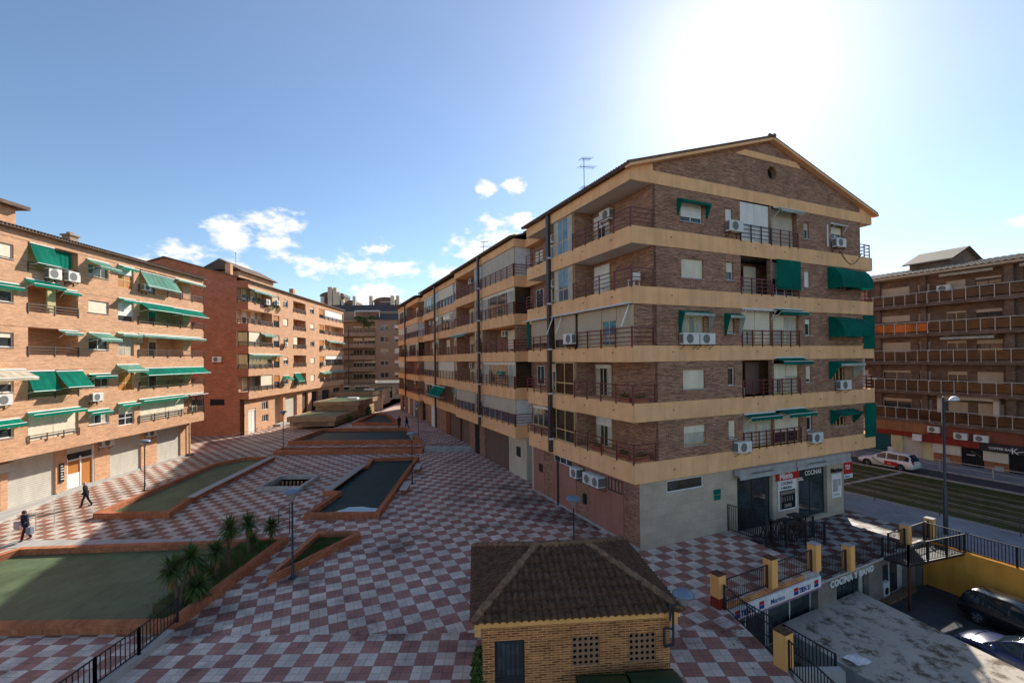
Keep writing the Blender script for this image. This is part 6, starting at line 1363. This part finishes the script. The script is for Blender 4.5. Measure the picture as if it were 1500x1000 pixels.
# ================================================================ cars
def cr_interp(rows, k=4):
    out = []; n = len(rows)
    for i in range(n - 1):
        p0, p1, p2, p3 = rows[max(i - 1, 0)], rows[i], rows[i + 1], rows[min(i + 2, n - 1)]
        for j in range(k):
            t = j / k; out.append([[.5 * ((2 * b) + (-a + c) * t + (2 * a - 5 * b + 4 * c - d) * t * t + (-a + 3 * b - 3 * c + d) * t ** 3) for a, b, c, d in zip(P0, P1, P2, P3)] for P0, P1, P2, P3 in zip(p0, p1, p2, p3)])
    out.append(rows[-1]); return out
def car(name, loc, rz, L, W, H, paint, lab, cat, estate=True, plate=None, roofbars=False, extra=None):
    """+x is the nose"""
    r_ = empty(name, loc, rz, label=lab, cat=cat); w = W / 2; wb = L * .295
    # body stations: x, sill z, shoulder z, hood centre z, half width
    st = [(-.5, .42, .70, .78, .80), (-.485, .30, .86, .93, .93), (-.42, .24, .92, .96, .985), (-.30, .22, .94, .97, 1.), (-.1, .2, .93, .96, 1.), (.1, .2, .91, .95, 1.), (.22, .2, .89, .96, 1.), (.32, .22, .83, .93, .985), (.42, .24, .72, .83, .95), (.475, .26, .62, .70, .86), (.5, .34, .52, .58, .70)]
    rows = []
    for x, zl, zs, zc, q in st:
        ww = w * q; X = x * L; hs = H / 1.48
        rows.append([(X, 0, zl * hs), (X, ww * .85, zl * hs), (X, ww * .985, (zl + .1) * hs), (X, ww, (zl * .45 + zs * .55) * hs), (X, ww * .96, zs * hs - .03), (X, ww * .88, zs * hs), (X, ww * .45, (zs * .3 + zc * .7) * hs), (X, 0, zc * hs)])
    rows = cr_interp(rows, 4); b = MB()
    full = [r + [(p[0], -p[1], p[2]) for p in r[-2:0:-1]] for r in rows]; b.grid(full, 0, True); b.face(full[0]); b.face(full[-1]); bo = b.build('body', paint, r_, True)
    # dark plates on the uncut shell, coloured as the shade inside the wheel arches
    for sx in (-wb, wb):
        for sy in (-1, 1):
            c = MB(); pr = [(sx + .385 * math.cos(i * math.pi / 14), .33 + .385 * math.sin(i * math.pi / 14)) for i in range(15)]; pr = [(sx + .385, .17)] + pr + [(sx - .385, .17)]
            c.grid([[(x, sy * y, z) for x, z in pr] for y in (w - .3, w + .006)], 0, True); c.face([(x, sy * (w + .006), z) for x, z in pr]); c.build('wheel_arch_shade', 'dark', r_)
    # greenhouse
    h0 = .90 * H / 1.48; xs = [(-.475 if estate else -.40, 0), (-.40 if estate else -.27, 1), (-.2, 1.0), (.02, 1.), (.24, 0)] if estate else [(-.42, 0), (-.22, .96), (-.1, 1.), (.04, .98), (.26, 0)]
    roof = [(x * L, H * (.97 if i in (1,) else 1.) if t else h0) for i, (x, t) in enumerate(xs)]
    prof = cr_interp([[(x, z, 0)] for x, z in roof], 5); prof = [p[0] for p in prof]; gr_, gg = MB(), MB()
    def sec(x, z): f = (z - h0) / (H - h0); yb = w * .86; yt = w * .66; return [(x, yb, h0 - .02), (x, yb + (yt - yb) * f * .96, h0 + (z - h0) * .93), (x, (yt - .06) if f > .5 else (yb - .06), z), (x, 0, z + .03 * f)]
    S = [sec(p[0], max(p[1], h0)) for p in prof]; n = len(S)
    for i in range(n - 1):
        for sd in (1, -1):
            A_, B_2 = [(p[0], p[1] * sd, p[2]) for p in S[i]], [(p[0], p[1] * sd, p[2]) for p in S[i + 1]]
            slope = abs(prof[i + 1][1] - prof[i][1]) > .045
            gr_.face([A_[0], B_2[0], B_2[1], A_[1]]); gr_.face([A_[1], B_2[1], B_2[2], A_[2]]); gr_.face([A_[2], B_2[2], B_2[3], A_[3]])
            if slope: up = .006; gg.face([(A_[2][0], A_[2][1] * .96, A_[2][2] + up), (B_2[2][0], B_2[2][1] * .96, B_2[2][2] + up), (B_2[3][0], 0, B_2[3][2] + up), (A_[3][0], 0, A_[3][2] + up)])
    gr_.build('roof', paint, r_, True); gg.build('windscreen', 'carglass', r_)
    sg = MB(); zlo, y0 = h0 + .03, None
    wx = [(-.43, -.25), (-.235, -.05), (-.03, .13)] if estate else [(-.30, -.16), (-.145, -.01), (.005, .15)]
    def top(x):
        for i in range(n - 1):
            if prof[i][0] <= x <= prof[i + 1][0]: t = (x - prof[i][0]) / max(1e-6, prof[i + 1][0] - prof[i][0]); return prof[i][1] + (prof[i + 1][1] - prof[i][1]) * t
        return h0
    for a, c in wx:
        for sd in (1, -1):
            k = 6; R0, R1 = [], []
            for j in range(k + 1):
                x = (a + (c - a) * j / k) * L; zt_ = max(h0 + .04, h0 + (top(x) - h0) * .84); f = (zt_ - h0) / (H - h0); R0.append((x, sd * (w * .865 + .004 - (zlo - h0) * .35), zlo)); R1.append((x, sd * (w * .86 - w * .2 * f * 1.03 + .01), zt_))
            sg.grid([R0, R1])
    sg.build('side_window', 'carglass', r_)
    for sx in (-wb, wb):
        for sy in (-1, 1):
            c = MB(); yo = sy * w; yi = sy * (w - .24); c.lathe([(.2, -.105), (.30, -.1), (.325, -.06), (.325, .06), (.30, .1), (.2, .105)], (0, 0, 0), 24); c.v = [V(sx + v.x, sy * (w - .09) + v.z * sy, .33 + v.y) for v in c.v]; wo = c.build('wheel', 'rubber', r_, True)
            c = MB(); y_ = sy * (w + .005)
            for j in range(5):
                an = j * 2 * math.pi / 5; c.bar((sx + .04 * math.cos(an), y_, .33 + .04 * math.sin(an)), (sx + .2 * math.cos(an), y_, .33 + .2 * math.sin(an)), .022, rz=.03)
            c.lathe([(.195, -.03), (.215, -.01), (.2, .02)], (0, 0, 0), 20); i0 = len(c.v) - 60
            for i in range(i0, len(c.v)): v = c.v[i]; c.v[i] = V(sx + v.x, y_ + v.z * sy, .33 + v.y)
            c.build('rim', 'alloy', wo)
    hs = H / 1.48
    for sd in (1, -1):
        c = MB(); c.grid([[(L * .5 - .05 - .33 * t, sd * (w * (.70 + .22 * t) + .012), (.58 + .12 * t + dz) * hs) for t in (0, .33, .66, 1)] for dz in (-.06, .02)]); c.build('headlight', 'lens', r_)
        c = MB(); c.box(-L * .5 + .01, -L * .5 + .16, sd * w * .72 - .1, sd * w * .72 + .12, .72 * hs, .92 * hs) if estate else c.box(-L * .5 + .02, -L * .5 + .12, sd * w * .7 - .15, sd * w * .7 + .1, .68 * hs, .82 * hs); c.build('tail_light', 'redlens', r_)
        c = MB(); c.lathe([(0, -.07), (.1, -.05), (.11, .03), (0, .08)], (L * .17, sd * (w + .06), h0 + .08), 8); c.build('wing_mirror', paint, r_, True)
    c = MB(); c.box(L * .485, L * .503, -.45, .45, .3 * hs, .42 * hs); c.build('grille', 'dark', r_)
    c = MB(); c.box(-L * .5 - .012, -L * .5 + .02, -.26, .26, .62 * hs, .73 * hs); c.build('number_plate', 'framew', r_)
    if extra: extra(r_, w, L, h0)
    return r_
M['carglass'] = glassy('car_glass', (.02, .035, .045), .03, .9); M['rubber'] = plain('tyre_rubber', (.02, .02, .02), .85); M['alloy'] = plain('alloy_rim', (.45, .45, .46), .3, .5, .7); M['lens'] = plain('headlight_lens', (.65, .67, .7), .1, .8); M['redlens'] = plain('tail_lens', (.35, .02, .02), .2, .6)
def paint(n_, c): t = NT(n_, .22, .6); t.b.inputs['Coat Weight'].default_value = .6; t.b.inputs['Coat Roughness'].default_value = .04; return t.col((*c, 1))
M['pwhite'] = paint('white_car_paint', (.72, .71, .67)); M['pblue'] = paint('dark_blue_car_paint', (.022, .036, .12)); M['pblack'] = paint('black_car_paint', (.01, .011, .014))
def taxi_x(r_, w, L, h0):
    MB().box(-1.15, -.1, w - .0, w + .018, .42, .80).build('red_door_panel', 'signred', r_)
    text('door_lettering', 'taxi', .2, 'framew', r_, Matrix.Translation((-.35, w + .02, .55)) @ Matrix.Rotation(math.pi, 4, 'Z') @ Matrix.Rotation(math.pi / 2, 4, 'X'), .002)
    b = MB(); b.bar((.95, w + .006, .88), (-.05, w + .012, .36), .012, rz=.035); b.build('green_stripe', 'green', r_)
    MB().box(-.3, -.05, -.3, .3, 1.58, 1.66).build('roof_light', 'framew', r_)
car('taxi', sp_(-9.5, 16.35, -1.0), R(114.3), 4.6, 1.78, 1.56, 'pwhite', 'white estate taxi with a red door panel driving along the tram street', 'taxi', True, extra=taxi_x)
CD = V(.30, -.954, 0)
car('parked_car', (20.5, 18.0, -3.0), math.atan2(.96, -.28), 4.45, 1.8, 1.46, 'pblue', 'dark blue saloon parked nose in beside the stained concrete roof', 'car', False)
car('parked_car', (23.2, 20.7, -3.0), math.atan2(-.96, .28), 4.15, 1.78, 1.46, 'pblack', 'black hatchback parked along the ochre court wall', 'car', True)
# scooters / bikes near the corner of C and far end
def bike(x, y, z, rz, lab, grp='parked bicycles and scooters', sc=1.):
    r_ = empty('bicycle', (x, y, z), rz, label=lab, cat='bicycle', group=grp)
    for q in (-.52, .52):
        b = MB(); b.lathe([(.33, -.015), (.345, 0), (.33, .015), (.315, 0), (.33, -.015)], (0, 0, 0), 20); b.v = [V(q + v.x, v.z, .34 + v.y) for v in b.v]
        for j in range(8): b.bar((q, 0, .34), (q + .32 * math.cos(j * .785), 0, .34 + .32 * math.sin(j * .785)), .004)
        b.build('wheel', 'rubber', r_)
    b = MB(); [b.bar(p, q, .018) for p, q in (((-.52, 0, .34), (-.1, 0, .3)), ((-.1, 0, .3), (-.25, 0, .8)), ((-.25, 0, .75), (.35, 0, .78)), ((-.1, 0, .3), (.35, 0, .72)), ((.35, 0, .92), (.52, 0, .34)), ((-.52, 0, .34), (-.25, 0, .75)))]; b.build('frame', 'framew', r_)
    b = MB(); b.bar((.33, -.28, .98), (.33, .28, .98), .015); b.build('handlebar', 'black', r_); b = MB(); b.box(-.38, -.14, -.07, .07, .82, .88); b.build('saddle', 'black', r_)
bike(-34.6, 61.6, 0, R(20), 'bicycle leaning nearest the red brick corner'); bike(-33.9, 63.3, 0, R(60), 'bicycle left by the pale shop door past the red corner')
def scooter(x, y, rz, lab):
    r_ = empty('scooter', (x, y, .45), rz, label=lab, cat='scooter', group='scooters parked at the far end')
    for q in (-.55, .6): b = MB(); b.lathe([(.12, -.05), (.22, -.05), (.24, 0), (.22, .05), (.12, .05)], (0, 0, 0), 14); b.v = [V(q + v.x, v.z, .24 + v.y) for v in b.v]; b.build('wheel', 'rubber', r_)
    b = MB(); b.grid([[(x_, s_ * w_, z_) for s_ in (-1, 1)] for x_, w_, z_ in ((-.9, .1, .6), (-.5, .18, .75), (0, .15, .7), (.05, .16, .3), (.4, .16, .3), (.5, .18, .9), (.62, .1, .95))]); b.prism([(-.85, -.14), (0, -.16), (0, .16), (-.85, .14)], .32, .68); b.prism([(.42, -.18), (.52, -.15), (.52, .15), (.42, .18)], .3, .95); b.build('body', 'shutw', r_)
    b = MB(); b.box(-.7, 0, -.14, .14, .69, .78); b.build('seat', 'black', r_); b = MB(); b.bar((.4, -.32, 1.05), (.4, .32, 1.05), .018); b.bar((.6, 0, .3), (.42, 0, 1.05), .025); b.build('handlebar', 'black', r_)
for i, (x, y, a, l_) in enumerate(((-23.5, 104, 40, 'leftmost of the scooters parked at the far end'), (-21.5, 103.6, 50, 'second scooter from the left at the far end'), (-19.3, 103.8, 35, 'third scooter from the left at the far end'), (-17.2, 103.2, 45, 'rightmost scooter at the far end'))): scooter(x, y, R(a), l_)
r_ = empty('railing', (-25, 106, .45), label='dark fence behind the scooters at the far end', cat='railing'); Fac(r_).vrail([(0, 0), (14, -1)], 0, 2.3, 'black', .35, .03, 3, .06, r_, 'railing_panel')
# ================================================================ signs at the shop corner of A
def onA(u, w_, z): return A_O + Matrix.Rotation(A_R, 3, 'Z') @ V(u, w_, z)
r_ = empty('hanging_sign', onA(17.62, .25, 2.35), A_R, label='red projecting sign reading T21 at the shop corner', cat='sign')
b = MB(); b.box(0.05, 1.0, -.08, .08, -.45, .45); o = b.build('panel', 'signred', r_); m_ = o.modifiers.new('b', 'BEVEL'); m_.width = .07; m_.segments = 3
text('lettering', 'T21', .42, 'framew', r_, upright(.12, -.10, -.13), .01, .012, sx=.85); MB().box(.05, 1.0, -.07, .07, -.75, -.48).build('lower_panel', 'framew', r_); text('lettering', 'Merino', .2, 'signblue', r_, upright(.12, -.08, -.68), .005, sx=.95); MB().box(0, 1.0, -.03, .03, .46, .52).build('bracket', 'framed', r_)
r_ = empty('poster_panel', onA(11.72, .07, 0), A_R, label='tall kitchen poster with a red heading on the middle shop pier', cat='poster')
MB().box(-.85, .85, -.03, .02, .45, 2.45).build('panel', 'framew', r_); MB().box(-1.0, 1.1, -.05, -.031, 2.3, 2.85).build('heading', 'signred', r_); text('lettering', 'Miele', .56, 'framew', r_, upright(-.75, -.055, 2.38), .006, .014)
text('lettering', 'COCINAS', .25, 'black', r_, upright(-.62, -.035, 2.02), .004, .006); text('lettering', 'A MEDIDA', .22, 'black', r_, upright(-.62, -.035, 1.76), .004, .006)
b = MB(); b.box(-.72, .72, -.036, -.031, .55, 1.68); b.build('kitchen_picture', 'curtain' if False else 'dark', r_); b = MB(); b.box(-.66, .66, -.042, -.037, 1.42, 1.62); [b.box(-.5 + i * .22, -.42 + i * .22, -.042, -.037, 1.0, 1.3) for i in range(5)]; b.box(-.3, .35, -.044, -.037, .64, .84); b.box(-.7, -.58, -.042, -.037, .6, 1.4); b.build('kitchen_picture', 'stoned', r_)
r_ = empty('poster_panel', onA(16.62, .07, 0), A_R, label='narrow black and white poster under dark letters on the right shop pier', cat='poster')
MB().box(-.5, .5, -.03, .02, .55, 2.1).build('panel', 'framew', r_); b = MB(); b.box(-.4, .1, -.036, -.031, .95, 1.75); b.box(.15, .4, -.036, -.031, 1.3, 1.75); b.build('picture', 'concrete', r_); text('lettering', 'Merino', .42, 'black', r_, upright(-.6, -.035, 2.2), .01, .01); text('lettering', 'COCINAS', .14, 'black', r_, upright(-.38, -.035, .7), .003)
# bistro tables stacked on the shop ramp
for i, (u, w_, l_) in enumerate(((8.3, -1.2, 'dark stacked table behind the inner fence, nearest the glass'), (9.3, -1.6, 'dark stacked table in the middle of the fenced ramp'), (10.6, -1.3, 'dark stacked table beside the poster pier'))):
    p = onA(u, w_, -.3); r_ = empty('table', p, A_R, label=l_, cat='table', group='dark tables in the fenced shop entrance')
    b = MB(); b.box(-.4, .4, -.4, .4, .98, 1.02); b.build('table_top', 'black', r_); b = MB(); [b.bar((sx * .33, sy * .33, 0), (-sx * .3, sy * .33, .98), .02) for sx in (-1, 1) for sy in (-1, 1)]; b.build('leg', 'black', r_)

# flower boxes and small things on the balconies of A
def on_balcony(name, x, y, z, rz, lab, cat, fn):
    r_ = empty(name, A_O + Matrix.Rotation(A_R, 3, 'Z') @ V(x, y, z), A_R + rz, label=lab, cat=cat); fn(r_); return r_
def fbox(r_):
    b = MB(); b.box(-.45, .45, -.13, .13, 0, .26); b.build('box', 'terracotta', r_); b = MB(); rr = random.Random(3); shrub(b, (0, 0, .36), .4, .12, .14, 90, .12, rr); b.build('foliage', 'leaf', r_, recalc=False)
def chair(r_):
    b = MB(); b.box(-.24, .24, -.24, .24, .42, .46); b.build('seat', 'shutw', r_); b = MB(); b.box(-.24, .24, .2, .24, .46, .9); b.build('backrest', 'shutw', r_)
    for sx in (-.2, .2):
        for sy in (-.2, .2): MB().box(sx - .02, sx + .02, sy - .02, sy + .02, 0, .42).build('chair_leg', 'shutw', r_)
for a in (('flower_box', .35, 1.1, 7.53, R(90), 'terracotta flower box at the corner balcony of the second floor', 'flower box', fbox), ('flower_box', .75, .35, 7.53, 0, 'terracotta flower box on the gable side of the second floor corner balcony', 'flower box', fbox), ('flower_box', .3, 1.2, 4.5, R(90), 'terracotta flower box at the lowest corner balcony', 'flower box', fbox), ('flower_box', .3, 3.6, 4.5, R(90), 'terracotta flower box midway along the lowest corner balcony', 'flower box', fbox), ('flower_box', .75, .35, 4.5, 0, 'terracotta flower box on the gable side of the lowest corner balcony', 'flower box', fbox),
          ('chair', .7, 3.8, 13.55, R(40), 'white chair on the corner balcony of the fourth floor, farther back', 'chair', chair), ('chair', .8, .8, 13.55, R(-80), 'white chair at the very corner of the fourth floor balcony', 'chair', chair), ('chair', 8.5, .7, 13.55, R(20), 'white chair in the open loggia of the fourth floor gable front', 'chair', chair), ('chair', 8.6, .8, 7.53, R(10), 'white chair in the open loggia of the second floor gable front', 'chair', chair)): on_balcony(*a)

# dry leaves and litter blown against the rims and kerbs
b = MB(); rr = random.Random(21); dk = MB()
spots = [(-27.2, 17.2, 3, .7, .08), (-20, 17.1, 7, .35, .08), (-14.6, 20.5, .6, 3.2, .08), (-26.3, 30, .7, 2.5, .08), (-23, 33, 2., 1.4, .08), (-12.6, 29, .6, 1.2, .08), (-9.2, 36, .4, 6, .08), (-17, 51.6, 6, .5, .53), (-12.4, 20.5, .25, 3.5, .006), (-9.5, 22.5, .6, 2.0, .006), (.5, 33.5, 1.4, 3, .006), (5, 26.5, 1.2, 2.5, .006), (-6, 17.5, 5, 1.5, .006), (7.4, 22.4, 2, 1.5, .006), (-1.6, 12.6, .5, 1, .006), (7.6, 16, .6, 2, .006)]
for x, y, sx, sy, z in spots:
    for i in range(70):
        px, py = x + rr.gauss(0, sx * .6), y + rr.gauss(0, sy * .6); a = rr.uniform(0, 6.3); L = rr.uniform(.025, .06); c, s_ = math.cos(a) * L, math.sin(a) * L
        b.face([(px - c, py - s_, z), (px + s_ * .5, py - c * .5, z + .012), (px + c, py + s_, z + .004), (px - s_ * .5, py + c * .5, z + .015)])
attr(b.build('leaf_litter', 'dead', recalc=False), kind='stuff')
SKY_DUST = .15; SKY_S = .094; SUN_E = 4.7; EXPO = .70; CLOUD_B = 7.6
GLOW_K, GLOW_A, GLOW_K2, GLOW_A2 = 1.4, 1.9, 18., 2.4
CLOUDS = [(-31.5, 13.4, 2.7, 2.1), (-28.2, 15.4, 3.4, 1.6), (-27.4, 13.0, 3.5, 2.2), (-23.7, 11.2, 2.4, 1.6), (-19.5, 11.2, 4., 1.5), (-14.5, 11.0, 4., 1.6), (-16.5, 13.2, 2.6, 1.),
 (-16.5, 7.7, 4.4, 3.1), (-11, 6.5, 3, 1.4), (-4.4, 13.3, 4., 2.8), (-.5, 14.5, 3.4, 1.8), (-8.3, 10.5, 3.4, 1.7), (-3.2, 20.6, 1.7, 1.2), (.5, 20.9, 1.8, 1.2), (-2.5, 17.0, 2.2, 1.4), (1.9, 16.8, 3.2, 1.3), (-5.5, 16.0, 1.2, .8),
 (-36, 11.2, 2.8, 1.6), (-31, 9.4, 2.4, 1.6), (-39, 9.6, 2.8, 1.3), (49.5, 11, 2.6, 1.2), (-100, 20, 25, 8), (140, 25, 30, 9)]
# ================================================================ sun, sky, camera
SUN_AZ, SUN_EL = 27.7, 30.4                      # azimuth clockwise from +Y
w = bpy.data.worlds.new('World'); SC.world = w; w.use_nodes = True
nt = w.node_tree; nd = nt.nodes; lk = nt.links
bg = nd['Background']; sky = nd.new('ShaderNodeTexSky'); sky.sky_type = 'NISHITA'; sky.sun_disc = False
sky.sun_elevation = R(SUN_EL); sky.sun_rotation = R(SUN_AZ)
sky.air_density = 1.0; sky.dust_density = SKY_DUST; sky.ozone_density = 1.6; sky.altitude = 300
hs_ = nd.new('ShaderNodeHueSaturation'); hs_.inputs['Saturation'].default_value = 1.16; hs_.inputs['Value'].default_value = 1.0; lk.new(sky.outputs[0], hs_.inputs['Color'])
def wm(op, a, b=None):
    n = nd.new('ShaderNodeMath'); n.operation = op
    for i, v in enumerate((a, b)):
        if v is None: continue
        if isinstance(v, (int, float)): n.inputs[i].default_value = v
        else: lk.new(v, n.inputs[i])
    return n.outputs[0]
tc = nd.new('ShaderNodeTexCoord'); sp = nd.new('ShaderNodeSeparateXYZ'); lk.new(tc.outputs['Generated'], sp.inputs[0])
X, Y, Z = sp.outputs
az = wm('ARCTAN2', X, Y); el = wm('ARCSINE', Z)
cv = nd.new('ShaderNodeCombineXYZ'); lk.new(az, cv.inputs[0]); lk.new(wm('MULTIPLY', el, 1.7), cv.inputs[1])
nz = nd.new('ShaderNodeTexNoise'); lk.new(cv.outputs[0], nz.inputs['Vector']); nz.inputs['Scale'].default_value = 15; nz.inputs['Detail'].default_value = 8; nz.inputs['Roughness'].default_value = .62
nz2 = nd.new('ShaderNodeTexNoise'); lk.new(cv.outputs[0], nz2.inputs['Vector']); nz2.inputs['Scale'].default_value = 45; nz2.inputs['Detail'].default_value = 5
# cumulus clumps: azimuth, elevation, half-width, half-height in degrees
tot = None
for a, e, ww, hh in CLOUDS:
    dx = wm('DIVIDE', wm('SUBTRACT', az, R(a)), R(ww)); dy = wm('DIVIDE', wm('SUBTRACT', el, R(e)), R(hh))
    m_ = wm('SUBTRACT', 1.0, wm('SQRT', wm('ADD', wm('MULTIPLY', dx, dx), wm('MULTIPLY', dy, dy))))
    m_ = wm('MAXIMUM', m_, -1.0)
    tot = m_ if tot is None else wm('MAXIMUM', tot, m_)
d = wm('ADD', wm('MULTIPLY', tot, .6), wm('MULTIPLY', wm('ADD', wm('SUBTRACT', nz.outputs['Fac'], .5), wm('MULTIPLY', wm('SUBTRACT', nz2.outputs['Fac'], .5), .4)), 1.9))
mr = nd.new('ShaderNodeMapRange'); lk.new(d, mr.inputs[0]); mr.inputs[1].default_value = .03; mr.inputs[2].default_value = .52; mr.interpolation_type = 'SMOOTHSTEP'
dens = mr.outputs[0]
# sunlit brightness of a cloud, a little greyer in its thick parts
sh = nd.new('ShaderNodeMapRange'); lk.new(wm('ADD', d, wm('MULTIPLY', nz2.outputs['Fac'], .35)), sh.inputs[0]); sh.inputs[1].default_value = .25; sh.inputs[2].default_value = 1.0; sh.inputs[3].default_value = 1.; sh.inputs[4].default_value = .78
cc = nd.new('ShaderNodeMix'); cc.data_type = 'RGBA'; lk.new(sh.outputs[0], cc.inputs[0]); cc.inputs[6].default_value = (*[v * CLOUD_B * .78 for v in (.93, .97, 1.08)], 1); cc.inputs[7].default_value = (*[v * CLOUD_B for v in (1.0, .98, .97)], 1)
# warm white glow round the sun, added into the sky colour
sd = (math.sin(R(SUN_AZ)) * math.cos(R(SUN_EL)), math.cos(R(SUN_AZ)) * math.cos(R(SUN_EL)), math.sin(R(SUN_EL)))
dot = wm('ADD', wm('ADD', wm('MULTIPLY', X, sd[0]), wm('MULTIPLY', Y, sd[1])), wm('MULTIPLY', Z, sd[2]))
ang = wm('ARCCOSINE', wm('MINIMUM', dot, .99999))
sun_glow = wm('ADD', wm('MULTIPLY', wm('POWER', 2.718, wm('MULTIPLY', ang, -GLOW_K)), GLOW_A), wm('MULTIPLY', wm('POWER', 2.718, wm('MULTIPLY', wm('MULTIPLY', ang, ang), -GLOW_K2)), GLOW_A2))
nz3 = nd.new('ShaderNodeTexNoise'); lk.new(cv.outputs[0], nz3.inputs['Vector']); nz3.inputs['Scale'].default_value = 2.2; nz3.inputs['Detail'].default_value = 5
sun_glow = wm('MULTIPLY', sun_glow, wm('ADD', .8, wm('MULTIPLY', nz3.outputs['Fac'], .4)))
vc = nd.new('ShaderNodeCombineColor')
for i, k in enumerate((1., .88, .78)): lk.new(wm('MULTIPLY', sun_glow, k), vc.inputs[i])
ad = nd.new('ShaderNodeMix'); ad.data_type = 'RGBA'; ad.blend_type = 'ADD'; ad.inputs[0].default_value = 1; lk.new(hs_.outputs[0], ad.inputs[6]); lk.new(vc.outputs[0], ad.inputs[7])
mx = nd.new('ShaderNodeMix'); mx.data_type = 'RGBA'; lk.new(dens, mx.inputs[0]); lk.new(ad.outputs[2], mx.inputs[6]); lk.new(cc.outputs[2], mx.inputs[7])
lk.new(mx.outputs[2], bg.inputs[0]); bg.inputs[1].default_value = SKY_S
sl = bpy.data.lights.new('sun', 'SUN'); sl.energy = SUN_E; sl.angle = R(.53); sl.color = (1, .93, .82)
so = bpy.data.objects.new('sun', sl); COL.objects.link(so)
so.rotation_euler = (-Vector(sd)).to_track_quat('-Z', 'Y').to_euler()
cam = bpy.data.cameras.new('camera'); co = bpy.data.objects.new('camera', cam); COL.objects.link(co); SC.camera = co
f_, cy_ = 661.6, 519.7
p, r = R(.4805), R(-.6719)
M0 = Matrix(((1, 0, 0), (0, 0, -1), (0, 1, 0)))
Pm = Matrix(((1, 0, 0), (0, math.cos(p), math.sin(p)), (0, -math.sin(p), math.cos(p))))
Qm = Matrix(((math.cos(r), -math.sin(r), 0), (math.sin(r), math.cos(r), 0), (0, 0, 1)))
Mc = Qm @ Pm @ M0
rt, dn, fw = Mc[0], Mc[1], Mc[2]
mw = Matrix(((rt[0], -dn[0], -fw[0], 0), (rt[1], -dn[1], -fw[1], 0), (rt[2], -dn[2], -fw[2], 9.9), (0, 0, 0, 1)))
co.matrix_world = mw
cam.sensor_width = 36; cam.lens = f_ / 1500 * 36; cam.shift_y = (cy_ - 500) / 1500; cam.clip_start = .1; cam.clip_end = 4000
vs = SC.view_settings; vs.view_transform = 'Standard'; vs.look = 'None'; vs.gamma = 1; vs.exposure = EXPO; vs.use_curve_mapping = False
SC.render.engine = 'CYCLES'; SC.cycles.use_denoising = True; SC.cycles.max_bounces = 6; SC.cycles.transparent_max_bounces = 6
